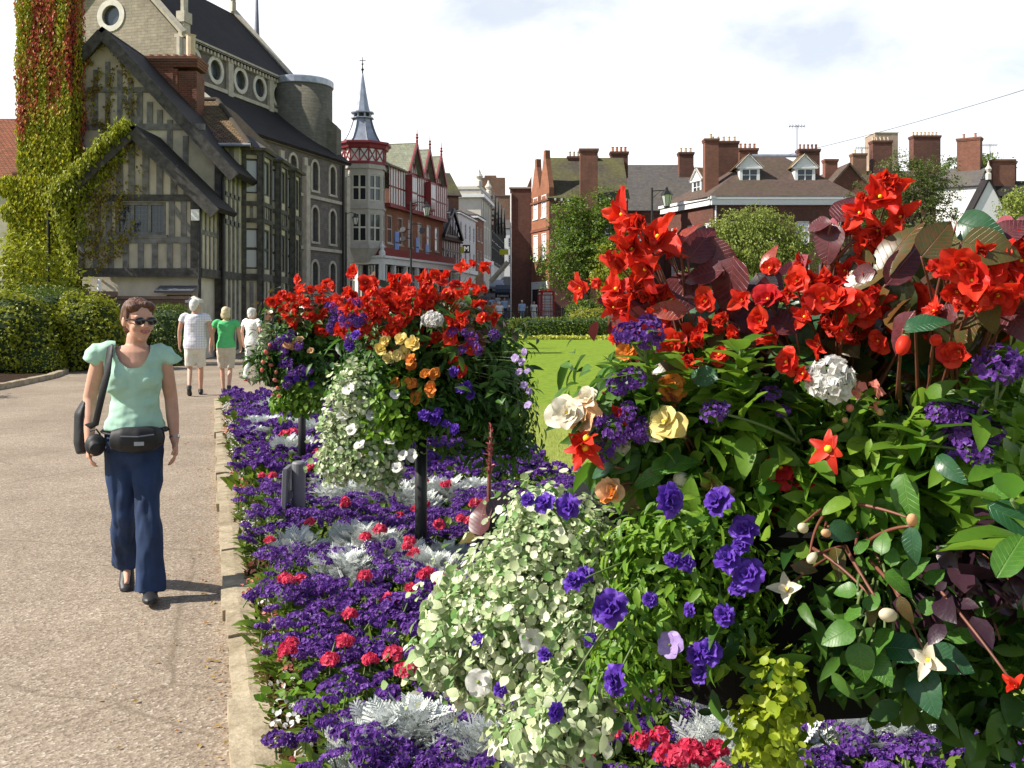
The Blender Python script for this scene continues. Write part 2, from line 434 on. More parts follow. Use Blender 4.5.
# left hand kerb of the path, curving in front of the hedges
mb = MB(); pts = [(-9.9, 12), (-9.95, 17), (-10.1, 20), (-10.4, 22.5), (-10.9, 24.4), (-12.5, 25.6), (-15, 26.2)]
for a, b in zip(pts[:-1], pts[1:]):
    a = np.array(a); b = np.array(b); L = np.linalg.norm(b - a); k = max(1, int(L / .9))
    for i in range(k):
        c2 = a + (b - a) * ((i + .5) / k); stone(mb, np.array([c2[0], c2[1], 0]), (*(b - a), 0), L / k - .02, .16, .12)
tag(mb.build('kerb', M['kerb'], smooth=False), kind='structure')
# ------------------------------------------------------------------ building materials
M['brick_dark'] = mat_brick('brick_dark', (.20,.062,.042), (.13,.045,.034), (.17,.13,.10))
M['brick_red'] = mat_brick('brick_red', (.28,.09,.055), (.20,.066,.042), (.26,.19,.14))
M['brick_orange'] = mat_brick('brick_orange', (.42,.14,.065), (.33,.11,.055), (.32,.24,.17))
M['brick_brown'] = mat_brick('brick_brown', (.30,.145,.085), (.24,.115,.07), (.26,.2,.15))
M['brick_buff'] = mat_brick('brick_buff', (.52,.36,.27), (.46,.31,.23), (.48,.4,.32))
M['wall_old'] = mat_brick('old_garden_brick', (.25,.13,.085), (.17,.095,.07), (.24,.2,.15))
M['ashlar'] = mat_brick('church_stone', (.40,.345,.265), (.34,.29,.225), (.29,.25,.2), .42, .17, .012, .4, (.1,.085,.07), .35, .012)
M['rubble'] = mat_brick('church_grey_stone', (.235,.205,.19), (.19,.165,.155), (.16,.14,.13), .34, .13, .014, .45, (.07,.06,.055), .3, .012)
M['tower_stone'] = mat_brick('stair_tower_stone', (.215,.20,.155), (.185,.17,.135), (.15,.14,.11), .5, .2, .01, .4, (.07,.07,.05), .3, .01)
M['dressed'] = mat_plain('dressed_stone', (.46,.41,.34), .8, .2, 3, .01)
M['dressed_pale'] = mat_plain('pale_dressed_stone', (.60,.56,.50), .8, .15, 3, .006)
M['drum_stone'] = mat_plain('turret_stone', (.47,.43,.39), .8, .14, 2, .006)
M['slate_dark'] = mat_brick('dark_slate_roof', (.030,.024,.025), (.022,.018,.020), (.016,.013,.014), .3, .2, .012, .4, (.06,.055,.045), .3, .01, .75)
M['slate_grey'] = mat_brick('grey_slate_roof', (.145,.13,.125), (.115,.105,.105), (.07,.065,.065), .3, .2, .012, .4, (.17,.15,.10), .4, .01, .75)
M['tile_brown'] = mat_brick('brown_tile_roof', (.175,.115,.095), (.135,.09,.078), (.07,.05,.04), .2, .12, .014, .45, (.10,.105,.05), .35, .014, .85)
M['tile_moss'] = mat_brick('mossy_tile_roof', (.145,.12,.085), (.10,.088,.068), (.05,.045,.035), .2, .12, .014, .55, (.17,.17,.05), .8, .014, .9)
M['tile_weathered'] = mat_brick('weathered_tile_roof', (.34,.20,.115), (.20,.125,.085), (.06,.04,.03), .19, .13, .02, .6, (.20,.17,.055), .6, .02, .9)
M['tile_red'] = mat_brick('red_tile_roof', (.40,.13,.065), (.29,.10,.055), (.11,.05,.03), .19, .13, .018, .45, (.14,.09,.05), .4, .014, .9)
M['tile_green'] = mat_brick('green_slate_roof', (.335,.345,.255), (.275,.29,.22), (.19,.2,.15), .3, .2, .01, .5, (.19,.2,.1), .5, .008, .8)
M['plaster'] = mat_plain('aged_ochre_plaster', (.47,.41,.31), .9, .22, 1.6, .01)
M['plaster_pale'] = mat_plain('pale_lime_plaster', (.52,.47,.39), .9, .2, 1.8, .01)
M['render_white'] = mat_plain('white_render', (.78,.77,.74), .85, .05, 1.5, .003)
M['render_cream'] = mat_plain('cream_render', (.66,.61,.52), .85, .08, 1.5, .003)
M['timber'] = mat_plain('weathered_black_timber', (.070,.064,.058), .85, .5, 6, .012)
M['timber_grey'] = mat_plain('weathered_grey_timber', (.17,.16,.15), .85, .4, 5, .012)
M['white_paint'] = mat_plain('white_paint', (.78,.78,.76), .5, .04, 5)
M['black_paint'] = mat_plain('black_paint', (.018,.018,.02), .45, .2, 5)
M['red_paint'] = mat_plain('oxblood_paint', (.23,.028,.030), .5, .15, 4)
M['crimson'] = mat_plain('crimson_paint', (.26,.035,.045), .5, .12, 4)
M['terracotta'] = mat_plain('terracotta_pot', (.40,.19,.12), .85, .2, 4, .004)
M['buff_pot'] = mat_plain('buff_clay_pot', (.58,.47,.33), .85, .15, 4, .004)
M['lead'] = mat_plain('lead_sheet', (.36,.39,.45), .42, .22, 2.2, .006, .55)
M['lead_dark'] = mat_plain('dark_lead', (.16,.17,.2), .5, .2, 3, .004, .4)
M['iron'] = mat_plain('black_iron', (.014,.014,.015), .5, .2, 5)
def m_glass(name, c=(.02,.025,.03), r=.06):
    t = NT(name); t.col(c); t.rough(r); t.spec(.8); t.bump(t.noise(1.3, 2, t.objc()), .01, .25); return t.m
M['glass'] = m_glass('window_glass'); M['glass_pale'] = m_glass('curtained_glass', (.42,.44,.46), .15)
M['glass_lead'] = m_glass('leaded_glass', (.030,.032,.03), .12); M['glass_church'] = m_glass('church_glass', (.055,.07,.085), .2)
M['blind'] = mat_plain('drawn_white_blind', (.72,.73,.76), .6, .04, 3)

class Fr:
    """a wall frame: o = base corner seen at the left from outside, u = direction to the right, n = outward"""
    def __init__(s, A, B, z0=0.0):
        A = np.array(A, float); B = np.array(B, float); s.L = float(np.linalg.norm(B - A)); u = (B - A) / s.L
        s.o = np.array([A[0], A[1], z0]); s.u = np.array([u[0], u[1], 0]); s.n = np.array([u[1], -u[0], 0]); s.z = np.array([0, 0, 1.])
    def p(s, a, h, d=0.0): return s.o + s.u * a + s.z * h + s.n * d
    def box(s, mb, a0, a1, h0, h1, d0, d1, mi=0):
        mb.add([s.p(a, h, d) for h in (h0, h1) for d in (d1, d0) for a in (a0, a1)],
               [(0,2,3,1),(4,5,7,6),(0,1,5,4),(2,6,7,3),(0,4,6,2),(1,3,7,5)], mi)
    def beam(s, mb, a0, h0, a1, h1, w, d0, d1, mi=0):
        """slanting board between two points of the wall plane"""
        t = unit([a1-a0, h1-h0, 0]); q = np.array([-t[1], t[0]]) * w / 2
        pts = [(a0+q[0], h0+q[1]), (a0-q[0], h0-q[1]), (a1-q[0], h1-q[1]), (a1+q[0], h1+q[1])]
        mb.prism([s.p(a, h, d0) for a, h in pts], s.n * (d1 - d0), mi)

def wall_panel(mb, fr, a0, a1, h0, h1, holes=(), dep=.16, mi=0):
    """flat wall with real openings; a hole is (a, b, bottom, top[, 'arch'])"""
    A = sorted({a0, a1, *[h[0] for h in holes], *[h[1] for h in holes]}); H = sorted({h0, h1, *[h[2] for h in holes], *[h[3] for h in holes]})
    for i in range(len(A)-1):
        for j in range(len(H)-1):
            ca, ch = (A[i]+A[i+1])/2, (H[j]+H[j+1])/2
            if any(h[0] < ca < h[1] and h[2] < ch < h[3] for h in holes): continue
            mb.add([fr.p(A[i],H[j]), fr.p(A[i+1],H[j]), fr.p(A[i+1],H[j+1]), fr.p(A[i],H[j+1])], [(0,1,2,3)], mi)
    for h in holes:
        a, b, c, d = h[:4]
        if len(h) > 4:
            r = (b-a)/2; full = h[4] == 'round'
            cy = (c+d)/2 if full else d - r; rr = (d-c)/2 if full else r
            k = 9
            def arc(t): return (a + r - r*math.cos(t), cy + rr*math.sin(t))
            path = []
            for i in range(k):
                t0, t1 = math.pi*i/k, math.pi*(i+1)/k; p0, p1 = arc(t0), arc(t1)
                mb.add([fr.p(*p0), fr.p(*p1), fr.p(p1[0], d), fr.p(p0[0], d)], [(0,1,2,3)], mi)
                mb.add([fr.p(*p0), fr.p(p0[0], p0[1], -dep), fr.p(p1[0], p1[1], -dep), fr.p(*p1)], [(0,1,2,3)], mi)
                if full:
                    q0 = (p0[0], 2*cy - p0[1]); q1 = (p1[0], 2*cy - p1[1])
                    mb.add([fr.p(*q1), fr.p(*q0), fr.p(q0[0], c), fr.p(q1[0], c)], [(0,1,2,3)], mi)
                    mb.add([fr.p(*q1), fr.p(q1[0], q1[1], -dep), fr.p(q0[0], q0[1], -dep), fr.p(*q0)], [(0,1,2,3)], mi)
            if full: continue
            d = cy
        else: mb.add([fr.p(a,d), fr.p(a,d,-dep), fr.p(b,d,-dep), fr.p(b,d)], [(0,1,2,3)], mi)
        mb.add([fr.p(a,c,-dep), fr.p(a,c), fr.p(b,c), fr.p(b,c,-dep)], [(0,3,2,1)], mi)
        mb.add([fr.p(a,c), fr.p(a,c,-dep), fr.p(a,d,-dep), fr.p(a,d)], [(0,1,2,3)], mi)
        mb.add([fr.p(b,c), fr.p(b,d), fr.p(b,d,-dep), fr.p(b,c,-dep)], [(0,1,2,3)], mi)

def window(fr, a, b, c, d, parent, frame=None, pane=None, nx=2, ny=3, bar=.035, fw=.07, dep=.12, sill=True, arch=False, label=None, mid=0):
    """window part (frame, bars, sill) with its pane as sub-part, set back into the opening"""
    frame = frame or M['white_paint']; pane = pane or M['glass']
    mb = MB(); e = .004
    a += e; b -= e; c += e; d -= e
    for (x0, x1, y0, y1) in ((a, a+fw, c, d), (b-fw, b, c, d), (a+fw, b-fw, c, c+fw), (a+fw, b-fw, d-fw, d)):
        fr.box(mb, x0, x1, y0, y1, -dep, -dep+.06)
    for i in range(1, nx):
        x = a + (b-a)*i/nx; k = bar*1.8 if mid else bar
        fr.box(mb, x-k/2, x+k/2, c+fw, d-fw, -dep+.004, -dep+.045)
    for j in range(1, ny):
        y = c + (d-c)*j/ny; k = bar*1.7 if (j == ny//2 and ny % 2 == 0) else bar
        fr.box(mb, a+fw, b-fw, y-k/2, y+k/2, -dep+.008, -dep+.04)
    if sill: fr.box(mb, a-.06, b+.06, c-.10, c-.006, -dep, .07)
    o = mb.build('window', frame, parent)
    if label: o['label'] = label
    g = MB(); fr.box(g, a+.01, b-.01, c+.01, d-.01, -dep-.03, -dep-.006); g.build('pane', pane, o)
    return o

def slab(mb, pts, th=.12, mi=0):
    p = np.asarray(pts, float); n = np.zeros(3)
    for i in range(1, len(p)-1): n += np.cross(p[i]-p[0], p[i+1]-p[0])
    n = unit(n); n = n if n[2] > 0 else -n
    mb.prism(p, -n * th, mi)

def chimney_on(parent, x, y, z0, z1, w, d, mat=None, pots=4, potmat=None, rz=0.0, name='chimney', cap=True, pot_h=.45, label=None):
    c, s = math.cos(rz), math.sin(rz)
    fr = Fr((x - c*w/2 + s*d/2, y - s*w/2 - c*d/2), (x + c*w/2 + s*d/2, y + s*w/2 - c*d/2), z0)
    mb = MB(); H = z1 - z0
    fr.box(mb, 0, w, 0, H-.28, -d, 0); fr.box(mb, -.05, w+.05, H-.28, H-.16, -d-.05, .05); fr.box(mb, -.09, w+.09, H-.16, H, -d-.09, .09)
    o = mb.build(name, mat or M['brick_dark'], parent, uv=True)
    if label: o['label'] = label
    if pots:
        for i in range(pots):
            p = fr.p(w*(i+.5)/pots, H, -d/2); r = min(.13, w/pots*.36)
            m = MB().lathe(p, [(r*1.05, 0), (r*.85, .05), (r*.75, pot_h*.8), (r*.95, pot_h*.86), (r*.95, pot_h), (r*.6, pot_h)], 10)
            m.build('chimney_pot', potmat or M['buff_pot'], o, smooth=False)
    return o

def gable_tri(mb, fr, a0, a1, h, apex_a, apex_h, d=0, th=.2, mi=0):
    mb.prism([fr.p(a0, h, d), fr.p(a1, h, d), fr.p(apex_a, apex_h, d)], -fr.n*th, mi)

# ================================================================== black and white house at the left
def timber_house():
    root = empty('timber_house', (-11.2, 31, 0), 0, 'old timber framed house with steep gables, cream panels and creeper on its roof edge', 'house')
    def pt(o): o.parent = root; o.matrix_parent_inverse = Matrix.Translation((11.2, -31, 0)); return o
    W = MB(); T = MB(); G = MB()
    # --- front projecting block
    f = Fr((-13.05, 30), (-9.39, 30), 0); L = f.L
    wa, wb = PX(115, 30)+13.05, PX(166, 30)+13.05; w0, w1 = PZ(235, 30), PZ(202, 30)
    wall_panel(W, f, 0, L, 2.72, 4.95, [(wa, wb, w0, w1)], .12)
    ga = PX(137, 30)+13.05
    W.prism([f.p(0, 4.95), f.p(L, 4.95), f.p(L, 5.15), f.p(ga, 6.9), f.p(0, 5.2)], -f.n*.2)
    # ground floor, set back under the jetty
    g = Fr((-13.0, 30.25), (-9.5, 30.25), 0)
    wall_panel(W, g, 0, g.L, 0, 2.6, [(2.55, 3.3, 1.05, 2.0)], .12, 1)
    s2 = Fr((-9.5, 30.25), (-9.5, 32), 0); wall_panel(W, s2, 0, 1.75, 0, 2.6, [], .1, 1)
    s1 = Fr((-9.39, 30), (-9.39, 32), 0); wall_panel(W, s1, 0, 2, 2.72, 5.15)
    # --- main gable behind
    m = Fr((-15.4, 32), (-9.28, 32), 0)
    W.prism([m.p(0, 2.6), m.p(m.L, 2.6), m.p(m.L, 6.35), m.p(PX(107,32)+15.4, 10.25), m.p(0, 7.4)], -m.n*.25)
    W.prism([m.p(0, 0, -.2), m.p(m.L, 0, -.2), m.p(m.L, 2.6, -.2), m.p(0, 2.6, -.2)], -m.n*.2, 1)
    s3 = Fr((-9.28, 32), (-9.28, 34), 0); wall_panel(W, s3, 0, 2, 0, 6.3)
    # --- range running back along the street, with three bays
    r = Fr((-9.28, 34), (-9.28, 41.2), 0); wall_panel(W, r, 0, 7.2, 0, 7.1)
    rf = Fr((-14, 34), (-9.28, 34), 0); wall_panel(W, rf, 0, rf.L, 0, 7.2)
    pt(W.build('wall', [M['plaster'], M['plaster_pale']]))
    # timbers of the front block
    def hb(fr, a0, a1, h, w=.2, d=.05, mi=0): fr.box(T, a0, a1, h-w/2, h+w/2, -.04, d, mi)
    def st(fr, a, h0, h1, w=.17, d=.04, mi=1): fr.box(T, a-w/2, a+w/2, h0, h1, -.04, d, mi)
    hb(f, -.06, L+.06, 2.66, .26, .10); hb(f, 0, L, PZ(198,30), .2, .052, 0); hb(f, 0, L, PZ(240,30), .19, .052, 1)
    for px in (82, 96, 111, 126, 141, 155, 170, 184): st(f, PX(px,30)+13.05, 2.8, PZ(243,30))
    st(f, L-.11, 2.8, 5.15, .26, .06, 0)
    for px in (98, 109, 172, 184): st(f, PX(px,30)+13.05, PZ(238,30), PZ(201,30))
    f.beam(T, PX(172,30)+13.05, PZ(205,30), L-.2, PZ(233,30), .13, -.03, .03, 1)
    for px, py in ((120,152), (132,140), (146,142), (160,152), (174,165), (187,180)): st(f, PX(px,30)+13.05, PZ(195,30), PZ(py,30), .19, .04)
    for k in range(5): st(s1, .2+k*.42, 2.8, 5.1, .1, .03)
    hb(s1, 0, 2, 3.9, .14, .035, 1); hb(s1, 0, 2, 2.66, .26, .1)
    # main gable timbers
    def mp(px): return PX(px, 32)+15.4
    hb(m, mp(84), mp(205), PZ(127,32), .2, .05, 1); hb(m, mp(88), mp(160), PZ(90,32), .17, .05, 1)
    for px, t in ((96,70), (108,62), (120,70), (131,82)): st(m, mp(px), PZ(124,32), PZ(t,32), .15, .04)
    for px, t in ((140,92), (150,102), (160,110), (170,120), (186,136)): st(m, mp(px), PZ(168 if px > 165 else 124,32), PZ(t,32), .17, .04)
    m.beam(T, mp(120), PZ(92,32), mp(138), PZ(124,32), .14, -.03, .03, 1)
    st(m, m.L-.1, 0, 6.2, .24, .06, 0)
    # street side: posts and rails
    for k in range(4): st(s3, .25+k*.5, .2, 6.3, .14, .05)
    hb(s3, 0, 2, 2.66, .24, .08); hb(s3, 0, 2, 4.4, .16, .05, 1); hb(s3, 0, 2, 5.3, .14, .05, 1)
    for k in range(10): st(rf, 4.72-.25-k*.45, 5.2, 7.1, .16, .05)
    # bays
    wins = []
    for i, y0 in enumerate((34.35, 36.95, 39.4)):
        pr = .62; w = 1.75 if i == 0 else 1.6; x = -9.28
        P = [(x, y0), (x+pr, y0+.22), (x+pr, y0+w-.22), (x, y0+w)]
        frs = [Fr(P[0], P[1]), Fr(P[1], P[2]), Fr(P[2], P[3])]
        B = MB()
        for fr in frs[:3]:
            Lf = fr.L; hs = [(Lf*.16, Lf*.84, 5.55, 6.75), (Lf*.16, Lf*.84, 2.95, 4.35)]
            wall_panel(B, fr, 0, Lf, 0, 7.05, hs, .1, 0)
            for h0 in (2.66, 4.62, 5.2, 7.0): hb(fr, -.03, Lf+.03, h0, .24 if h0 in (2.66, 7.0) else .15, .08)
            for a in (.07, Lf-.07): st(fr, a, .1, 7.0, .15, .07, 0)
            st(fr, Lf/2, 4.7, 5.15, .1); st(fr, Lf/2, .3, 2.5, .12)
            if Lf > 1: st(fr, Lf*.25, 4.7, 5.15, .08); st(fr, Lf*.75, 4.7, 5.15, .08)
            for h in hs: wins.append((fr, h))
        pt(B.build('bay', [M['plaster']]))
        top = [np.array([p[0], p[1], 7.12]) for p in P]; cx = np.array([x, y0+w/2, 7.55])
        o = [np.array([x-.05, y0-.25, 7.1]), np.array([x+pr+.22, y0-.02, 7.1]), np.array([x+pr+.22, y0+w+.02, 7.1]), np.array([x-.05, y0+w+.25, 7.1])]
        ap = np.array([x-.05, y0+w/2, 7.7]); rb = MB()
        for j in range(3): slab(rb, [o[j], o[j+1], ap], .1)
        pt(rb.build('bay_roof', M['slate_grey'], uv=True))
    tf = pt(T.build('timber_frame', [M['timber'], M['timber_grey']]))
    for fr, h in wins: pt(window(fr, *h, None, M['timber'], M['glass_pale'], 2 if h[1]-h[0] > .9 else 1, 2 if h[3] < 5 else 1, .05, .05, .08, False))
    pt(window(f, wa, wb, w0, w1, None, M['timber_grey'], M['glass_lead'], 3, 1, .08, .09, .1, True, label='wide leaded casement window'))
    o = pt(window(g, 2.55, 3.3, 1.05, 2.0, None, M['timber'], M['glass'], 2, 2, .05, .06, .1, True))
    # lead canopy over the ground floor window
    c = MB(); slab(c, [g.p(2.35, 2.28, 0), g.p(3.5, 2.28, 0), g.p(3.5, 2.12, .5), g.p(2.35, 2.12, .5)], .07); pt(c.build('window_canopy', M['lead_dark']))
    # leaded lights: fine glazing bars of the big window
    q = MB()
    for k in range(1, 15): a = wa + (wb-wa)*k/15; f.box(q, a-.006, a+.006, w0+.08, w1-.08, -.104, -.096)
    for k in range(1, 8): h = w0 + (w1-w0)*k/8; f.box(q, wa+.08, wb-.08, h-.006, h+.006, -.1045, -.0965)
    pt(q.build('glazing_lead', M['lead_dark']))
    # roofs
    def rake(roofname, apx, apz, el, er, y0, y1, mat, th=.16):
        rb = MB(); ax = apx
        slab(rb, [(ax, y0, apz), (er[0], y0, er[1]), (er[0], y1, er[1]), (ax, y1, apz)], th)
        slab(rb, [(ax, y0, apz+.003), (ax, y1, apz+.003), (el[0], y1, el[1]), (el[0], y0, el[1])], th)
        pt(rb.build('roof', mat, uv=True))
        bb = MB(); ff = Fr((0, y0), (1, y0))
        for e, dd in ((el, 0), (er, .004)):
            ff.beam(bb, ax, apz-.22, e[0], e[1]-.22, .34, -.06-dd, .035+dd)
        pt(bb.build('bargeboard', M['timber']))
    rake('front', PX(137,30), 7.05, (-13.65, 4.82), (-8.80, 4.62), 29.62, 32.1, M['slate_dark'])
    rake('main', PX(107,32), 10.5, (-15.45, 7.78), (-8.78, 5.95), 31.6, 36.5, M['slate_dark'], .2)
    rb = MB(); E = 7.12; rz = 9.3
    a, b, c1, d1 = (-14.6, 33.7, E), (-8.85, 33.7, E), (-8.85, 41.4, E), (-14.6, 41.4, E); r1, r2 = (-13, 37, rz), (-10.9, 37, rz)
    r3 = (-10.9, 39.5, rz); 
    slab(rb, [a, b, r2, r1], .12); slab(rb, [b, c1, r3, r2], .12); slab(rb, [c1, d1, r3], .12)
    pt(rb.build('roof', M['tile_weathered'], uv=True, ))
    rt = MB(); rt.tube([r1, r2, (-10.95, 36.95, rz)], .1, 8); rt.tube([r2, b], .09, 8); pt(rt.build('ridge_tiles', M['tile_brown']))
    gt = MB(); gt.tube([(-11.4, 33.62, E-.03), (-8.8, 33.62, E-.03)], .06, 8); pt(gt.build('gutter', M['lead']))
    dp = MB(); dp.tube([(-9.2, 31.85, 5.8), (-9.2, 31.85, .1)], .06, 8); dp.tube([(-9.34, 29.9, 4.6), (-9.34, 29.9, .1)], .05, 8); pt(dp.build('downpipe', M['iron']))
    # corner bracket and small white box
    wbx = MB(); f.box(wbx, PX(193,30)+13.05, PX(201,30)+13.05, PZ(221,30), PZ(210,30), .062, .2); pt(wbx.build('alarm_box', M['white_paint']))
    # brick chimney cluster behind the gable
    ch = MB(); fc = Fr((-12.9, 35.2), (-11.1, 35.2), 7.4)
    fc.box(ch, .25, 1.8, 0, 2.55, -.9, 0); fc.box(ch, 0, 1.0, 1.9, 2.65, -.8, .12)
    for k in range(4): fc.box(ch, -.06-.02*k, 1.86+.02*k, 2.66+k*.09, 2.75+k*.09, -.96-.02*k, .14+.03*k)
    fc.box(ch, .95, 1.15, 0, 2.6, 0, .1)
    co = pt(ch.build('chimney', M['brick_red'], uv=True))
    for k in range(6): MB().lathe(fc.p(.1+k*.29, 3.02, -.3), [(.1,0),(.09,.12),(.11,.16),(.07,.16)], 8).build('chimney_pot', M['terracotta'], co)
    MB().lathe(fc.p(1.4, 3.02, -.6), [(.17,0),(.17,.9),(.2,.95),(.12,.95)], 10).build('chimney_pot', M['buff_pot'], co)
    return root
timber_house()

# huge chimney stack carrying the creeper
def stack():
    root = empty('chimney_stack', (-14.3, 31.5, 0), 0, 'massive brick chimney stack hidden under red and green creeper at the gable end', 'chimney stack')
    mb = MB(); x0, x1 = -15.22, -13.72
    mb.box(x0-.25+14.3, x1+.05+14.3, -.55, .4, 0, 5.8); mb.box(x0+14.3, x1+14.3, -.45, .4, 5.8, 13.5)
    mb.build('shaft', M['brick_dark'], root, uv=True)
    p = MB(); p.tube([(.1, -.85, .1), (.1, -.85, 4.6)], .055, 8); p.build('downpipe', M['iron'], root)
    return root
stack()

# ================================================================== church
def church():
    root = empty('church', (-15, 60, 0), 0, 'large stone church with dark roof, round clerestory windows and arched aisle windows', 'church')
    inv = Matrix.Translation((15, -60, 0))
    def pt(o): o.parent = root; o.matrix_parent_inverse = inv; return o
    d = np.array([.277, .961]); q = np.array([-.961, .277])
    A = np.array([-18.2, 55.]); Bn = A + d*12.6; hw = 4.53; eave = 16.6; rz = 21.55
    AL = A + q*2*hw
    W = MB(); wins = []
    # nave gable facing the camera side
    fg = Fr(AL, A); ap = fg.L/2; hr = 18.4-.2
    wall_panel(W, fg, 0, fg.L, 0, eave, [], .2, 0)
    rc = (ap, 18.05); rad = .62
    # gable triangle with round opening: fan of polygons
    hole = [(ap + rad*math.cos(t), 18.05 + rad*math.sin(t)) for t in np.linspace(0, 2*np.pi, 24, endpoint=False)]
    def edge(px, py):
        # ray from centre to the triangle / eave boundary
        best = None; cx, cy = ap, 18.05; dx, dy = px-cx, py-cy
        for (x0,y0),(x1,y1) in (((0,eave),(fg.L,eave)), ((fg.L,eave),(ap,rz)), ((ap,rz),(0,eave))):
            den = dx*(y1-y0) - dy*(x1-x0)
            if abs(den) < 1e-9: continue
            t = ((x0-cx)*(y1-y0) - (y0-cy)*(x1-x0))/den; s_ = ((x0-cx)*dy - (y0-cy)*dx)/den
            if t > 0 and -1e-6 <= s_ <= 1+1e-6: best = t if best is None else min(best, t)
        return cx+dx*best, cy+dy*best
    angs = sorted(list(np.linspace(0, 2*np.pi, 24, endpoint=False)) + [math.atan2(eave-18.05, -ap) % (2*np.pi), math.atan2(eave-18.05, fg.L-ap) % (2*np.pi)])
    for i in range(len(angs)):
        t0, t1 = angs[i], angs[(i+1) % len(angs)]
        h0 = (ap+rad*math.cos(t0), 18.05+rad*math.sin(t0)); h1 = (ap+rad*math.cos(t1), 18.05+rad*math.sin(t1))
        e0, e1 = edge(*h0), edge(*h1)
        W.add([fg.p(*h0), fg.p(*e0), fg.p(*e1), fg.p(*h1)], [(0,1,2,3)]); W.add([fg.p(*h0), fg.p(*h1), fg.p(*h1, -.3), fg.p(*h0, -.3)], [(0,1,2,3)])
    pt(W.build('gable_wall', M['ashlar'], uv=True))
    def ring(fr, a, h, ra, rh, wdt, out, name, mat, dd=.0):
        mb = MB(); n = 28
        for i in range(n):
            t0, t1 = 2*np.pi*i/n, 2*np.pi*(i+1)/n
            P = [(a+ra*math.cos(t0), h+rh*math.sin(t0)), (a+(ra+wdt)*math.cos(t0), h+(rh+wdt)*math.sin(t0)), (a+(ra+wdt)*math.cos(t1), h+(rh+wdt)*math.sin(t1)), (a+ra*math.cos(t1), h+rh*math.sin(t1))]
            mb.prism([fr.p(x, y, -.03) for x, y in P], fr.n*(out+.03))
        return mb
    rw = pt(ring(fg, ap, 18.05, .58, .58, .32, .05, 'x', None).build('window', M['dressed_pale']))
    g = MB(); g.prism([fg.p(ap+.66*math.cos(t), 18.05+.66*math.sin(t), -.22) for t in np.linspace(0, 2*np.pi, 24, endpoint=False)], -fg.n*.04); pt(g.build('pane', M['glass_church'])); 
    # clerestory
    fc = Fr(A, Bn); ch = [1.1+0.0, 3.35, 6.05, 8.3, 10.6]
    C = MB(); holes = [(a-.62, a+.62, 15.05, 16.05, 'round') for a in ch]
    holes = [(a-.6, a+.6, 14.85, 16.05, 'round') for a in ch]
    wall_panel(C, fc, 0, fc.L, 13.0, eave-.15, holes, .3)
    pt(C.build('clerestory_wall', M['rubble'], uv=True))
    for a in ch:
        w_ = pt(ring(fc, a, 15.45, .58, .58, .24, .06, 'x', None).build('window', M['dressed_pale']))
        g = MB(); fc.box(g, a-.7, a+.7, 14.8, 16.1, -.30, -.26); pn = g.build('pane', M['glass_church'], w_); 
    # corbel table, strings and pilaster strips
    K = MB(); fc.box(K, -.2, fc.L, eave-.15, eave+.05, -.3, .32)
    k = 0.0
    while k < fc.L: fc.box(K, k, k+.16, eave-.42, eave-.153, -.02, .24); k += .36
    fc.box(K, -.1, fc.L, 14.28, 14.5, -.05, .14)
    for a in (-.18, 4.72, 9.5): fc.box(K, a-.22, a+.32, 13.0, eave-.153, -.02, .17)
    K2 = fg; fg.box(K, fg.L-.1, fg.L+.25, 14.0, 17.6, -.5, .12); fg.box(K, fg.L-.18, fg.L+.33, 17.3, 17.9, -.55, .2); fg.box(K, fg.L-.02, fg.L+.17, 17.9, 18.9, -.4, .02)
    pt(K.build('stone_trim', M['dressed']))
    # nave roof
    Rf = MB(); eL = A + q*2*hw; e1 = np.array([*A, eave]) - np.array([*(q*.3), .25]); 
    def v3(p, z): return np.array([p[0], p[1], z])
    rA, rB = A + q*hw - d*.1, Bn + q*hw; oA, oB = A - q*.35 - d*.1, Bn - q*.35; lA, lB = eL + q*.35 - d*.1, Bn + q*(2*hw+.35)
    slab(Rf, [v3(oA, eave-.1), v3(oB, eave-.1), v3(rB, rz+.15), v3(rA, rz+.15)], .2); slab(Rf, [v3(rA, rz+.153), v3(rB, rz+.153), v3(lB, eave-.1), v3(lA, eave-.1)], .2)
    pt(Rf.build('roof', M['slate_dark'], uv=True))
    # gable copings with cross finial at the far end
    for (P0, P1) in (((oA-d*.15), rA-d*.15), ((lA-d*.15), rA-d*.15), (oB+d*.1, rB+d*.1), (lB+d*.1, rB+d*.1)):
        pt(MB().tube([v3(P0, eave+.05), v3(P1, rz+.35)], .2, 4).build('gable_coping', M['dressed']))
    Cp = MB()
    pk = v3(rB, rz+.3); Cp.tube([pk, pk+[0,0,.7]], .2, 4); Cp.tube([pk+[0,0,.7], pk+[0,0,1.9]], .07, 6); Cp.tube([pk+[-.35,0,1.4], pk+[.35,0,1.4]], .06, 6); Cp.ball(pk+[0,0,.85], .2, 8, 5)
    pt(Cp.build('cross_finial', M['dressed']))
    # thin spirelet behind the ridge
    sp = np.array([-18.5, 72.5, 0]); S = MB().lathe(sp, [(.5, 17.5), (.42, 18.6), (.30, 18.8), (.22, 20.8), (.12, 23.2), (.03, 26.5)], 8); pt(S.build('spirelet', M['lead_dark']))
    # far wall of the nave to close it
    E_ = MB(); E_.prism([v3(Bn, 10), v3(Bn + q*2*hw, 10), v3(Bn + q*2*hw, eave), v3(rB, rz), v3(Bn, eave)], v3(-d*.3, 0)); pt(E_.build('end_wall', M['rubble'], uv=True))
    # aisle
    A2 = np.array([-14.8, 54.]); B2 = A2 + d*13.3; fa = Fr(A2, B2); ae = 11.3
    hs = []
    for a in (6.1, 8.9, 11.35, 3.0, .9):
        hs += [(a-.42, a+.42, 8.95, 10.75, 'arch'), (a-.42, a+.42, 5.75, 7.9, 'arch'), (a-.4, a+.4, 2.6, 4.5, 'arch')]
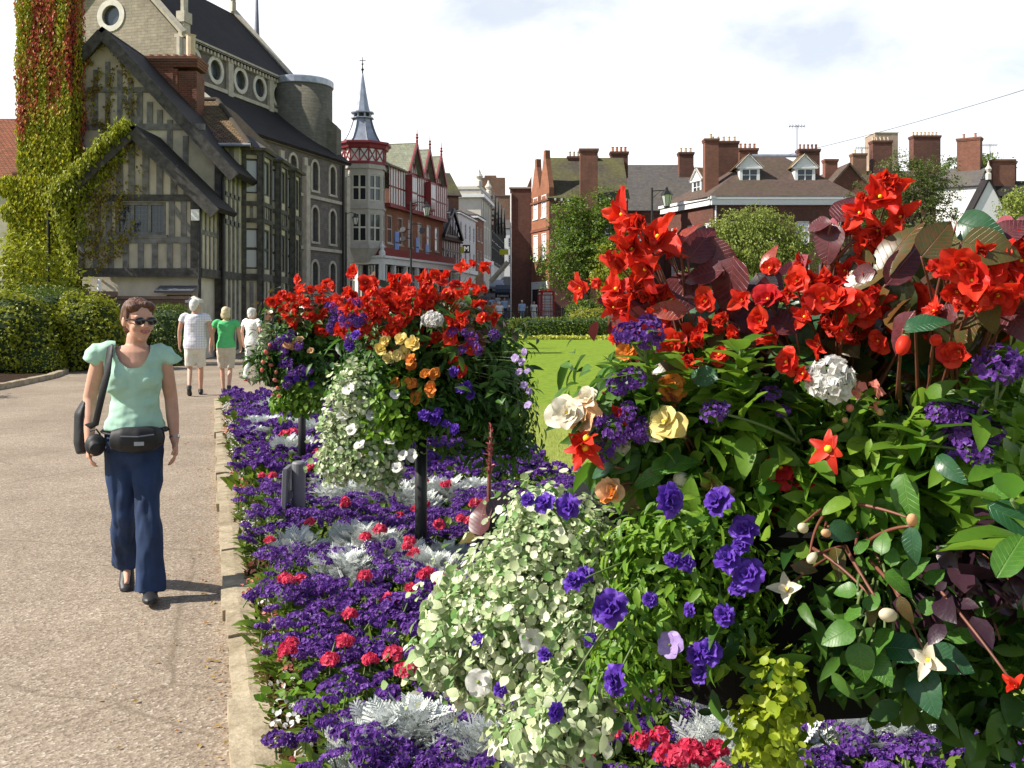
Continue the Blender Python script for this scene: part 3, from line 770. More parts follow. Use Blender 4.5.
    Aw = MB(); wall_panel(Aw, fa, 0, fa.L, 0, ae, hs, .3)
    fb = Fr(B2, B2 + q*3.6); wall_panel(Aw, fb, 0, 3.6, 0, ae)
    Aw.prism([v3(B2, ae), v3(B2+q*3.6, ae), v3(B2+q*3.6, 14.3)], v3(-d*.2, 0)); ff = Fr(A2 + q*3.6, A2); wall_panel(Aw, ff, 0, 3.6, 0, ae); Aw.prism([v3(A2, ae), v3(A2+q*3.6, ae), v3(A2+q*3.6, 14.3)], v3(d*.2, 0), 0)
    pt(Aw.build('aisle_wall', M['rubble'], uv=True))
    for h in hs:
        mb = MB(); a, b, c, dd_ = h[:4]; r = (b-a)/2; cy = dd_-r; w2 = .17
        for i in range(10):
            t0, t1 = math.pi*i/10, math.pi*(i+1)/10; m_ = (a+b)/2
            P = [(m_-r*math.cos(t), cy+r*math.sin(t)) for t in (t0, t1)] + [(m_-(r+w2)*math.cos(t), cy+(r+w2)*math.sin(t)) for t in (t1, t0)]
            mb.prism([fa.p(x, y, -.02) for x, y in P], fa.n*.07)
        fa.box(mb, a-w2, a, c, cy, -.02, .05); fa.box(mb, b, b+w2, c, cy, -.02, .05); fa.box(mb, a-w2, b+w2, c-.14, c, -.02, .09)
        fa.box(mb, (a+b)/2-.03, (a+b)/2+.03, c, dd_-.05, -.2, -.14)
        o = pt(mb.build('window', M['dressed'])); g = MB(); fa.box(g, a+.002, b-.002, c+.002, dd_, -.26, -.22); g.build('pane', M['glass_church'], o)
    T = MB()
    for hh in (8.5, 5.3, 2.2): fa.box(T, 0, fa.L+.05, hh-.1, hh+.1, -.02, .12)
    fa.box(T, 0, fa.L+.15, ae-.18, ae+.02, -.02, .2)
    for a in (4.6, 7.5, 13.15): fa.box(T, a-.25, a+.25, 0, ae-1.0, -.02, .3); fa.box(T, a-.22, a+.22, ae-1.0, ae-.5, -.02, .15)
    pt(T.build('string_course', M['dressed']))
    dp = MB(); dp.tube([fa.p(12.6, 11, .18), fa.p(12.6, .1, .18)], .08, 8); pt(dp.build('downpipe', M['iron']))
    Ar = MB(); slab(Ar, [v3(A2-q*.35-d*.1, ae-.05), v3(B2-q*.35+d*.25, ae-.05), v3(B2+q*3.7+d*.25, 14.45), v3(A2+q*3.7-d*.1, 14.45)], .18); pt(Ar.build('aisle_roof', M['slate_dark'], uv=True))
    Vg = MB(); Vg.tube([v3(A2-q*.35-d*.15, ae+.05), v3(A2+q*3.7-d*.15, 14.55)], .14, 4); pt(Vg.build('verge_coping', M['dressed']))
    # stair tower
    c = v3(B2 + q*2.75 - d*1.0, 0); Tw = MB().lathe(c, [(2.05, 0), (2.05, 16.2)], 28); o = pt(Tw.build('stair_tower', M['tower_stone'], smooth=True, uv=True))
    cap = MB().lathe(c, [(2.1, 16.2), (2.14, 16.25), (2.14, 16.62), (2.0, 16.7), (1.2, 16.72)], 28); pt(cap.build('tower_cap', M['lead']))
    bt = MB(); cc = c + np.array([1.75, .1, 0]); bt.box(cc[0]-.2, cc[0]+.75, cc[1]-.9, cc[1]+.9, 0, 13.6); bt.prism([cc+[-.2,-.9,13.6], cc+[.75,-.9,13.6], cc+[-.2,-.9,14.4]], (0,1.8,0)); pt(bt.build('buttress', M['tower_stone'], uv=True))
    return root
church()
# ================================================================== the rest of the town
def house(name, label, cat, A, B, depth, z0, eave, ridge, wall, roof, rtype='along', wins=(), side=(), group=None,
          chimneys=(), trim=None, frame=None, over=.25, extra=None, bl=None):
    """wins / side: (a, h, w, ht[, nx, ny, pane]) measured from the left corner of that face and the ground"""
    fr = Fr(A, B, z0); o = fr.o.copy(); root = empty(name, o, 0, label, cat, group)
    inv = Matrix.Translation(-Vector(o))
    def pt(ob): ob.parent = root; ob.matrix_parent_inverse = inv; return ob
    L = fr.L; E = eave - z0; back = -fr.n
    BL = np.array(bl) if bl is not None else fr.p(0,0,-depth)[:2]
    fs = Fr(BL, A, z0); sd = fs.L
    fo = Fr(B, fr.p(L,0,-depth)[:2], z0); fk = Fr(fr.p(L,0,-depth)[:2], BL, z0)
    W = MB()
    H1 = [(w[0]-w[2]/2, w[0]+w[2]/2, w[1], w[1]+w[3]) for w in wins]; H2 = [(w[0]-w[2]/2, w[0]+w[2]/2, w[1], w[1]+w[3]) for w in side]
    wall_panel(W, fr, 0, L, 0, E, H1); wall_panel(W, fs, 0, sd, 0, E, H2); wall_panel(W, fo, 0, depth, 0, E); wall_panel(W, fk, 0, fk.L, 0, E)
    R_ = MB(); ov = over; rz = ridge - z0
    P = lambda a, h, d: fr.p(a, h, d)
    sl_ = (rz - E) / (depth/2)
    if rtype == 'along':
        for s_, a in ((fs, None), (fo, None)): W.prism([s_.p(0,E), s_.p(depth,E), s_.p(depth/2,rz-.05)], -s_.n*.2)
        dz = sl_*ov
        slab(R_, [P(-ov,E-dz+.1,ov), P(L+ov,E-dz+.1,ov), P(L+ov,rz+.1,-depth/2), P(-ov,rz+.1,-depth/2)], .14)
        slab(R_, [P(L+ov,E-dz+.1,-depth-ov), P(-ov,E-dz+.1,-depth-ov), P(-ov,rz+.103,-depth/2), P(L+ov,rz+.103,-depth/2)], .14)
    elif rtype == 'gable':
        W.prism([fr.p(0,E), fr.p(L,E), fr.p(L/2,rz-.05)], -fr.n*.2); W.prism([fk.p(0,E), fk.p(L,E), fk.p(L/2,rz-.05)], -fk.n*.2)
        dz = (rz-E)/(L/2)*ov
        slab(R_, [P(-ov,E-dz+.1,ov), P(L/2,rz+.1,ov), P(L/2,rz+.1,-depth-ov), P(-ov,E-dz+.1,-depth-ov)], .14)
        slab(R_, [P(L+ov,E-dz+.1,ov), P(L/2,rz+.103,ov), P(L/2,rz+.103,-depth-ov), P(L+ov,E-dz+.1,-depth-ov)], .14)
    elif rtype == 'hip':
        m = min(depth, L)/2; c0 = [P(-ov,E+.02,ov), P(L+ov,E+.02,ov), P(L+ov,E+.02,-depth-ov), P(-ov,E+.02,-depth-ov) if bl is None else np.array([BL[0]-ov, BL[1]+ov, z0+E+.02])]
        if L >= depth: r0, r1 = P(m,rz,-depth/2), P(L-m,rz,-depth/2); q = [[c0[0],c0[1],r1,r0],[c0[1],c0[2],r1],[c0[2],c0[3],r0,r1],[c0[3],c0[0],r0]]
        else: r0, r1 = P(L/2,rz,-m), P(L/2,rz,-depth+m); q = [[c0[0],c0[1],r0],[c0[1],c0[2],r1,r0],[c0[2],c0[3],r1],[c0[3],c0[0],r0,r1]]
        for k in q: slab(R_, k, .1)
    elif rtype == 'flat':
        slab(R_, [P(-.1,E+.15,.1), P(L+.1,E+.15,.1), P(L+.1,E+.15,-depth-.1), P(-.1,E+.15,-depth-.1)], .15)
    pt(W.build('wall', wall, uv=True)); pt(R_.build('roof', roof, uv=True))
    for fr_, ws, hs in ((fr, wins, H1), (fs, side, H2)):
        for w_, h in zip(ws, hs):
            nx = w_[4] if len(w_) > 4 else 2; ny = w_[5] if len(w_) > 5 else 4; pn = w_[6] if len(w_) > 6 else M['glass']
            pt(window(fr_, *h, None, frame or M['white_paint'], pn, nx, ny, .04, .07, .1))
    if trim:
        T = MB()
        for h, hh, dd in trim:
            fr.box(T, -dd, L+dd, h, h+hh, -.02, dd); fs.box(T, 0, sd, h, h+hh, -.02, dd)
        pt(T.build('cornice', frame or M['white_paint']))
    for c in chimneys:
        q = fr.p(c[0], 0, -c[1]); chimney_on(None, q[0], q[1], z0+c[2], z0+c[3], c[4], c[5], c[6], c[7], c[8] if len(c) > 8 else None, math.atan2(fr.u[1], fr.u[0]))
        o_ = LASTCH[0]; pt(o_)
    if extra: extra(pt, fr, fs, root)
    return root
LASTCH = [None]
_ch = chimney_on
def chimney_on(*a, **k):
    o = _ch(*a, **k); LASTCH[0] = o; return o

# ---- cottage at the far left edge
house('tiled_cottage', 'red tiled cottage with pale wall at the left edge behind the creeper', 'house', (-24.5, 42), (-18.2, 42), 7, 0, PZ(178,42), PZ(121,45.5), M['plaster_pale'], M['tile_red'],
      wins=[(1.5,3.2,1,1.3),(5.2,3.2,.9,1.2)], chimneys=[(3.95,3.5,6.5,10.6,.9,.8,M['brick_buff'],2)])

# ---- corner building with the octagonal spired turret
def turret_building():
    root = empty('turret_building', (-10.65, 72.6, .3), 0, 'red and white corner building with an octagonal stone turret, lead spire and timbered gables', 'building')
    inv = Matrix.Translation((10.65, -72.6, -.3))
    def pt(o): o.parent = root; o.matrix_parent_inverse = inv; return o
    c = np.array([-10.85, 72.6, 0.]); a0 = R(22.5); zf = 5.9
    r = 1.66; corners = [(c[0]+r*math.cos(a0+i*R(45)), c[1]+r*math.sin(a0+i*R(45))) for i in range(8)]
    D = MB(); wins = []
    for i in range(8):
        A, B = corners[i], corners[(i+1) % 8]; f = Fr(A, B, 0)
        mid = np.array([(A[0]+B[0])/2-c[0], (A[1]+B[1])/2-c[1]])
        if np.dot(f.n[:2], mid) < 0: f = Fr(B, A, 0)
        vis = f.n[1] < .5
        hs = [(.14, f.L-.14, PZ(241,71), PZ(213,71)), (.14, f.L-.14, PZ(200,71), PZ(174,71))] if vis else []
        wall_panel(D, f, 0, f.L, zf, PZ(164,71), hs, .15)
        for h in hs: wins.append((f, h))
        f.box(D, -.04, f.L+.04, zf-.05, zf+.22, -.1, .12); f.box(D, -.03, f.L+.03, PZ(207,71)-.1, PZ(207,71)+.08, -.05, .08); f.box(D, -.05, f.L+.05, PZ(168,71), PZ(163,71), -.1, .14)
    D.lathe(c, [(1.1, 4.9), (1.75, zf-.05)], 8, a0=a0)
    pt(D.build('turret_wall', M['drum_stone'], uv=True))
    for f, h in wins: pt(window(f, *h, None, M['render_cream'], M['glass'], 2, 2, .07, .06, .1, False, mid=1))
    B_ = MB(); zb, zt = PZ(164,71), PZ(145,71)
    B_.lathe(c, [(1.65, zb), (1.88, zb+.05), (1.88, zb+.22), (1.8, zb+.25)], 8, a0=a0)
    B_.lathe(c, [(1.78, zt-.2), (1.92, zt-.15), (2.0, zt+.05), (2.15, zt+.15), (2.15, zt+.3), (1.7, zt+.34)], 8, a0=a0)
    pt(B_.build('turret_cornice', M['crimson']))
    Lz = MB(); Lw = MB(); rr = 1.76
    cs = [(c[0]+rr*math.cos(a0+i*R(45)), c[1]+rr*math.sin(a0+i*R(45))) for i in range(8)]
    for i in range(8):
        A, B = cs[i], cs[(i+1) % 8]; f = Fr(A, B, 0); mid = np.array([(A[0]+B[0])/2-c[0], (A[1]+B[1])/2-c[1]])
        if np.dot(f.n[:2], mid) < 0: f = Fr(B, A, 0)
        f.box(Lw, .02, f.L-.02, zb+.24, zt-.2, -.12, -.06)
        z_, y_ = zb+.25, zt-.2
        for k in range(2):
            x0, x1 = .05+k*f.L/2, f.L/2-.02+k*f.L/2
            f.beam(Lz, x0, z_, x1, y_, .07, -.05, 0); f.beam(Lz, x0, y_, x1, z_, .07, -.045, .005); f.box(Lz, x0-.06, x0+.02, z_, y_, -.05, .02)
    pt(Lw.build('balustrade_panel', M['white_paint'])); pt(Lz.build('balustrade_lattice', M['crimson']))
    zs = zt+.3
    sp = MB().lathe(c, [(1.5, zs), (1.24, zs+.3), (1.0, zs+.75), (.82, zs+1.2), (.7, zs+1.6), (.64, zs+1.85)], 8, a0=a0)
    pt(sp.build('lower_spire', M['lead']))
    rb = MB()
    for i in range(8):
        t = a0+i*R(45); pts = [(1.52,zs),(1.26,zs+.3),(1.02,zs+.75),(.84,zs+1.2),(.72,zs+1.6),(.66,zs+1.85)]
        rb.tube([(c[0]+q*math.cos(t), c[1]+q*math.sin(t), z+.02) for q, z in pts], .04, 5)
    pt(rb.build('spire_rib', M['lead_dark']))
    ln = MB().lathe(c, [(.5, zs+1.85), (.5, zs+2.25)], 8, a0=a0); pt(ln.build('lantern_core', M['black_paint']))
    lp = MB()
    for i in range(8): t = a0+i*R(45); lp.tube([(c[0]+.6*math.cos(t), c[1]+.6*math.sin(t), zs+1.83), (c[0]+.6*math.cos(t), c[1]+.6*math.sin(t), zs+2.25)], .07, 6)
    lp.lathe(c, [(.7, zs+1.83), (.86, zs+1.85), (.86, zs+1.91), (.7, zs+1.93)], 8, a0=a0); lp.lathe(c, [(.7, zs+2.2), (.88, zs+2.24), (.88, zs+2.32), (.6, zs+2.36)], 8, a0=a0)
    pt(lp.build('lantern_arcade', M['lead']))
    zz = zs+2.34
    us = MB().lathe(c, [(.6, zz), (.47, zz+.45), (.31, zz+1.3), (.18, zz+2.1), (.06, zz+2.8)], 8, a0=a0); pt(us.build('upper_spire', M['lead']))
    fn = MB().lathe(c, [(.04, zz+2.7), (.05, zz+3.0), (.12, zz+3.1), (.05, zz+3.2), (.03, zz+3.4), (.08, zz+3.5), (.03, zz+3.6), (.02, zz+4.0)], 8)
    fn.tube([c+[-.22,0,zz+3.75], c+[.22,0,zz+3.75]], .025, 5); pt(fn.build('finial', M['iron']))
    # left flank beside the church, with red pilaster
    fl = Fr((-13.6, 74.2), (-12.1, 73.2), 0); W = MB()
    wall_panel(W, fl, 0, fl.L, 0, 11.6); pt(W.build('flank_wall', M['brick_orange'], uv=True))
    PL = MB(); fl.box(PL, .95, 1.35, 6.2, 11.2, -.02, .16); fl.box(PL, .5, .8, 6.2, 11.2, -.02, .1); pt(PL.build('pilaster', M['red_paint']))
    PW = MB(); fl.box(PW, 1.38, 1.75, 6.2, 10.9, -.02, .12); fl.box(PW, .1, .45, 8.2, 9.6, -.02, .04); fl.box(PW, .1, .45, 10, 10.8, -.02, .04); pt(PW.build('pilaster_strip', M['render_white']))
    # street front
    d = unit((.24, 1, 0))[:2]; A = np.array([-9.3, 73.2]); B = A + d*14.2; f = Fr(A, B, 0)
    BR = MB(); hs = [(a-.55, a+.55, 6.4, 8.5) for a in (1.0, 3.3, 5.6, 7.9, 10.2, 12.4)]
    wall_panel(BR, f, 0, f.L, 5.2, 9.05, hs, .15); pt(BR.build('first_floor_wall', M['brick_orange'], uv=True))
    for h in hs:
        pt(window(f, *h, None, M['drum_stone'], M['glass_pale'] if h[0] > 4 else M['glass'], 1, 2, .06, .1, .08))
    UW = MB(); f2 = Fr(A + f.n[:2]*.35, B + f.n[:2]*.35, 0); wall_panel(UW, f2, 0, f.L, 9.1, 12.2)
    pt(UW.build('upper_wall', M['render_white'], uv=True))
    T = MB(); f2.box(T, 0, f.L, 9.02, 9.3, -.4, .08); f2.box(T, 0, f.L, 11.95, 12.15, -.02, .06); f2.box(T, 0, f.L, 10.5, 10.62, -.02, .04)
    a = .2
    while a < f.L-.1: f2.box(T, a-.05, a+.05, 9.3, 12, -.02, .035); a += .55
    G = MB(); RG = MB(); BB = MB()
    for a0_, a1_, dz in ((3.2, 6.5, 0), (6.5, 9.6, 0), (9.6, 12.6, -.1)):
        m_ = (a0_+a1_)/2; rz = 14.35+dz
        G.prism([f2.p(a0_, 12.15, -.02), f2.p(a1_, 12.15, -.02), f2.p(m_, rz-.1, -.02)], -f2.n*.2)
        for k in range(-2, 3): f2.box(T, m_+k*.42-.04, m_+k*.42+.04, 12.15, 12.15+(rz-12.35)*(1-abs(k*.42)/((a1_-a0_)/2)), -.02, .03)
        f2.beam(T, m_-.9, 12.3, m_-.1, rz-.7, .09, -.02, .028); f2.beam(T, m_+.9, 12.3, m_+.1, rz-.7, .09, -.02, .028)
        slab(RG, [f2.p(a0_-.1, 12.0, .45), f2.p(m_, rz+.1, .45), f2.p(m_, rz+.1, -6.5), f2.p(a0_-.1, 12.0, -6.5)], .1)
        slab(RG, [f2.p(a1_+.1, 12.0, .45), f2.p(m_, rz+.103, .45), f2.p(m_, rz+.103, -6.5), f2.p(a1_+.1, 12.0, -6.5)], .1)
        f2.beam(BB, a0_-.1, 11.95, m_+.02, rz+.02, .26, .4, .52); f2.beam(BB, a1_+.1, 11.95, m_-.02, rz+.02, .26, .395, .515)
        BB.lathe(f2.p(m_, rz-.2, .46), [(.09,0),(.09,.5),(.05,.55),(.13,.7),(.05,.8),(.1,.92),(.03,1.02),(.02,1.4)], 6)
    slab(RG, [f2.p(-.6, 12.0, .3), f2.p(3.3, 12.0, .3), f2.p(3.3, 13.6, -3), f2.p(-.6, 13.6, -3)], .1)
    pt(G.build('gable_wall', M['render_white'])); pt(RG.build('roof', M['tile_green'], uv=True)); pt(BB.build('bargeboard', M['red_paint'])); pt(T.build('timber_frame', M['red_paint']))
    # oriels hung on the upper wall
    for a in (4.0, 8.6):
        o = MB(); f2.box(o, a-.6, a+.6, 9.5, 11.8, .08, .55); f2.box(o, a-.45, a+.45, 9.2, 9.5, .08, .4)
        ob = pt(o.build('oriel', M['red_paint'])); g = MB()
        for k in range(3): f2.box(g, a-.52+k*.36, a-.22+k*.36, 10.5, 11.6, .552, .57)
        for k in range(3): f2.box(g, a-.52+k*.36, a-.22+k*.36, 9.65, 10.35, .552, .57)
        g.build('pane', M['glass_pale'], ob)
    # shop front: red fascia, white cornice on columns
    SF = MB(); S0 = Fr((-13.2, 73.4), (-9.3, 71.6), 0); S1 = Fr((-9.3, 71.6), tuple(B + f.n[:2]*1.2), 0)
    for fr_ in (S0, S1): fr_.box(SF, 0, fr_.L, 5.35, 5.95, -1.4, -.1)
    pt(SF.build('fascia', M['red_paint']))
    WC = MB()
    for fr_ in (S0, S1):
        fr_.box(WC, -.1, fr_.L+.1, 4.75, 5.3, -1.3, .15); fr_.box(WC, -.2, fr_.L+.2, 5.2, 5.36, -1.3, .3)
        n = max(2, int(fr_.L/2.1))
        for k in range(n+1): a = fr_.L*k/n; fr_.box(WC, a-.14, a+.14, .2, 4.75, -.2, .06); fr_.box(WC, a-.2, a+.2, .2, .6, -.24, .1)
    WC.lathe((-9.3, 71.6, 5.3), [(.22,0),(.25,.3),(.12,.5),(.2,.7),(.05,.95),(.02,1.1)], 8)
    pt(WC.build('shop_cornice', M['render_white']))
    SG = MB(); SR = MB()
    for fr_ in (S0, S1):
        fr_.box(SG, 0, fr_.L, .9, 4.7, -.7, -.6); fr_.box(SR, 0, fr_.L, .2, .9, -.75, -.5)
        n = int(fr_.L/.7)
        for k in range(n+1): a = fr_.L*k/n; fr_.box(SR, a-.04, a+.04, .9, 4.7, -.62, -.55)
        fr_.box(SR, 0, fr_.L, 3.6, 3.7, -.62, -.56)
    pt(SG.build('shop_window', M['glass'])); pt(SR.build('shop_joinery', M['render_cream']))
    BK = MB(); P_ = [A, B, B+np.array([-7,1.5]), A+np.array([-5, 2.5])]
    for i in range(1, 4): q = Fr(P_[i], P_[(i+1) % 4], 0); wall_panel(BK, q, 0, q.L, 0, 12)
    pt(BK.build('back_wall', M['brick_orange'], uv=True))
    # blue letting boards on the first floor
    for i, (a, z, w_, h_) in enumerate(((1.95, 6.0, .85, 1.35), (6.75, 5.95, .7, 1.25), (9.2, 5.7, .9, 1.15))):
        s = empty('agent_board', f.p(a, z, .05), 0, ['blue letting board on the brick front nearest the turret', 'narrow blue board between first floor windows, middle of three', 'blue letting board on the brick front farthest from the turret'][i], 'sign', 'blue agent boards on the brick front')
        iv = Matrix.Translation(-Vector(f.p(a, z, .05)))
        bo = MB(); f.box(bo, a, a+w_, z, z+h_, .02, .08); o = bo.build('board', M['sign_blue'], s); o.matrix_parent_inverse = iv
        st = MB(); f.box(st, a+.03, a+w_-.03, z+h_*.36, z+h_*.44, .082, .088); o = st.build('stripe', M['black_paint'], s); o.matrix_parent_inverse = iv
        t = text_mesh('TO LET', .17 if w_ > .8 else .14, M['crimson']); t.parent = s
        t.matrix_world = Matrix.Translation(Vector(f.p(a+w_/2, z+h_*.72, .09))-Vector((0,0,0))) @ Matrix.Rotation(math.atan2(f.u[1], f.u[0]), 4, 'Z') @ Matrix.Rotation(R(90), 4, 'X')
        t.matrix_parent_inverse = iv; t.name = 'lettering'
M['sign_blue'] = mat_plain('sign_blue', (.16,.33,.72), .4, .05, 3)
def text_mesh(s, size, mat, ext=.004, align='CENTER', bold=0):
    cu = bpy.data.curves.new('t', 'FONT'); cu.body = s; cu.size = size; cu.extrude = ext; cu.align_x = align; cu.align_y = 'CENTER'; cu.offset = bold
    o = bpy.data.objects.new('t', cu); COL.objects.link(o)
    dg = bpy.context.evaluated_depsgraph_get(); me = bpy.data.meshes.new_from_object(o.evaluated_get(dg))
    bpy.data.objects.remove(o); me.materials.clear(); me.materials.append(mat)
    return link('lettering', me)
turret_building()

# ---- the street beyond, left side
dS = unit((.24, 1, 0))[:2]
def SP(t, off=0): return tuple(np.array([-9.3, 73.2]) + dS*t + np.array([dS[1], -dS[0]])*off)
house('brick_shop', 'dark red brick house with steep red tile roof behind the timbered gables', 'building', SP(14.4, -2), SP(19, -2), 7, .9, 9.6, 14.3, M['brick_red'], M['tile_red'],
      wins=[(1.2,5.6,1,1.7),(3.3,5.6,1,1.7)], chimneys=[(-.2,2.6,8,13.6,1.3,.9,M['brick_red'],5,M['buff_pot'])])
house('gabled_house', 'narrow house with mossy pitched roof showing above the brick shop', 'building', (-7.7, 96.5), (-5.2, 97.5), 7, 1.5, 12.6, 15.1, M['brick_brown'], M['tile_moss'], wins=[(1.2,9.6,.9,1.1)])
def bw_front(pt, fr, fs, root):
    T = MB(); E = 7.0
    for k in range(8): a = .12+k*(fr.L-.24)/7; fr.box(T, a-.07, a+.07, .2, E+(2.4*max(0,1-abs(a/fr.L*2-1))), -.02, .05)
    for h in (.1, 2.4, 4.2, 5.7, 7.0): fr.box(T, 0, fr.L, h, h+.18, -.02, .06)
    for k in range(8): a = .12+k*(fs.L-.24)/7; fs.box(T, a-.07, a+.07, .2, E, -.02, .05)
    for h in (.1, 2.4, 4.2, 5.7, 6.9): fs.box(T, 0, fs.L, h, h+.18, -.02, .06)
    fr.beam(T, -.2, E-.1, fr.L/2, E+2.5, .25, .05, .3); fr.beam(T, fr.L+.2, E-.1, fr.L/2, E+2.5, .25, .05, .3)
    pt(T.build('timber_frame', M['black_paint']))
house('tudor_shop', 'small black and white timbered shop with a gable in the street', 'building', (-6.0, 86.8), (-4.75, 91.5), 2.6, .9, 7.8, 9.6, M['render_white'], M['tile_brown'], 'along', extra=bw_front, wins=[(1.3,4.4,.7,1.1),(3.3,4.4,.7,1.1)])
house('white_shop', 'white rendered three storey shop beyond the black and white gable', 'building', (-5.2, 97), (-3.9, 107), 7, 1.8, 11.0, 12.6, M['render_white'], M['slate_grey'], 'hip', frame=M['white_paint'],
      wins=[(a,h,.95,1.6) for a in (1.4,4,6.6,9) for h in (3.9,6.7)], trim=[(9.0,.25,.2),(3.3,.4,.25)])
house('brick_shop', 'red brick shop front between two white fronts in the street', 'building', (-3.85, 107.4), (-3.2, 113), 7, 2.4, 11.6, 13, M['brick_orange'], M['slate_grey'], 'hip',
      wins=[(a,h,.95,1.5) for a in (1.4,3.9) for h in (4,6.5)], trim=[(8.9,.3,.2)])
def finials(pt, fr, fs, root):
    m = MB()
    for a in (.1, fr.L-.1): m.lathe(fr.p(a, 12.3, -.2), [(.35,0),(.35,.6),(.2,.7),(.45,1.1),(.2,1.5),(.08,1.9)], 8)
    fr.box(m, 0, fr.L, 11.6, 12.3, -.3, .05); fs.box(m, 0, fs.L, 11.6, 12.3, -.3, .05)
    for a in np.linspace(.3, fr.L-.3, 5): fr.box(m, a-.2, a+.2, 4, 11.0, -.02, .12)
    pt(m.build('parapet', M['render_cream']))
house('classical_shop', 'tall cream classical front with ball finials on its parapet', 'building', (-3.55, 114), (-2.7, 124), 8, 3.2, 15.0, 15.2, M['render_cream'], M['lead_dark'], 'flat', extra=finials,
      wins=[(a,h,1.1,1.9) for a in (1.4,3.8,6.2,8.6) for h in (4.6,8)], trim=[(3.7,.4,.4),(11,.35,.45)])
for i, (y0, y1, col, rt, ev) in enumerate(((125, 131, 'render_white', 'tile_brown', 12.2), (131.3, 137, 'render_cream', 'slate_dark', 12.6), (137.3, 144, 'render_white', 'slate_dark', 13), (144.3, 152, 'render_cream', 'tile_brown', 13))):
    x0 = -2.6 + (y0-125)*.052; x1 = -2.6 + (y1-125)*.052
    def tf(pt, fr, fs, root):
        T = MB()
        for a in np.linspace(.2, fr.L-.2, 9): fr.box(T, a-.09, a+.09, 3, 10.5, -.02, .06)
        for h in (3, 5, 7, 9): fr.box(T, 0, fr.L, h, h+.2, -.02, .07)
        fr.beam(T, 0, 8.4, fr.L/2, 12.1, .3, .05, .3); fr.beam(T, fr.L, 8.4, fr.L/2, 12.1, .3, .05, .3); pt(T.build('timber_frame', M['timber']))
    house('gabled_shop', ['white shop with timbered gable just past the cream classical front', 'cream gabled shop with slate roof halfway up the street', 'second white gabled shop up the street', 'last gabled shop before the brown block'][i], 'building', (x0, y0), (x1, y1), 6, 4.2, ev-.6, ev+2.4, M[col], M[rt], 'gable', extra=tf, group='gabled shops up the street',
          wins=[(a,h,.9,1.4) for a in (1.5,4) for h in (3.4,6)])
def blk(pt, fr, fs, root):
    m = MB(); 
    for (p0, p1, q0, q1, dd) in ((477, 505, 176, 196, -2), (484, 496, 173, 176.5, -3)):
        Y = 165; fr.box(m, PX(p0,Y)-PX(459,Y), PX(p1,Y)-PX(459,Y), PZ(q1,Y)-6, PZ(q0,Y)-6, dd-6, dd)
    pt(m.build('tower_block', M['brick_brown'], uv=True))
    an = MB()
    for px in (462, 467, 471): an.tube([(PX(px,165),167,PZ(196,165)),(PX(px,165),167,PZ(187+px%3*3,165))], .12, 5)
    pt(an.build('roof_plant', M['lead_dark']))
house('office_block', 'plain brown brick office block rising at the far end of the street', 'building', (PX(459,165), 165), (PX(514,165), 165), 14, 6, PZ(196,165), PZ(196,165), M['brick_brown'], M['lead_dark'], 'flat', extra=blk)
house('white_shop', 'pale shop closing the view below the brown office block', 'building', (PX(496,158), 158), (PX(516,158), 158), 5, 6, PZ(228,158), PZ(219,158), M['render_white'], M['slate_grey'], 'along', wins=[(a,h,.9,1.5) for a in (.9,2.4) for h in (2.5,5.2)])

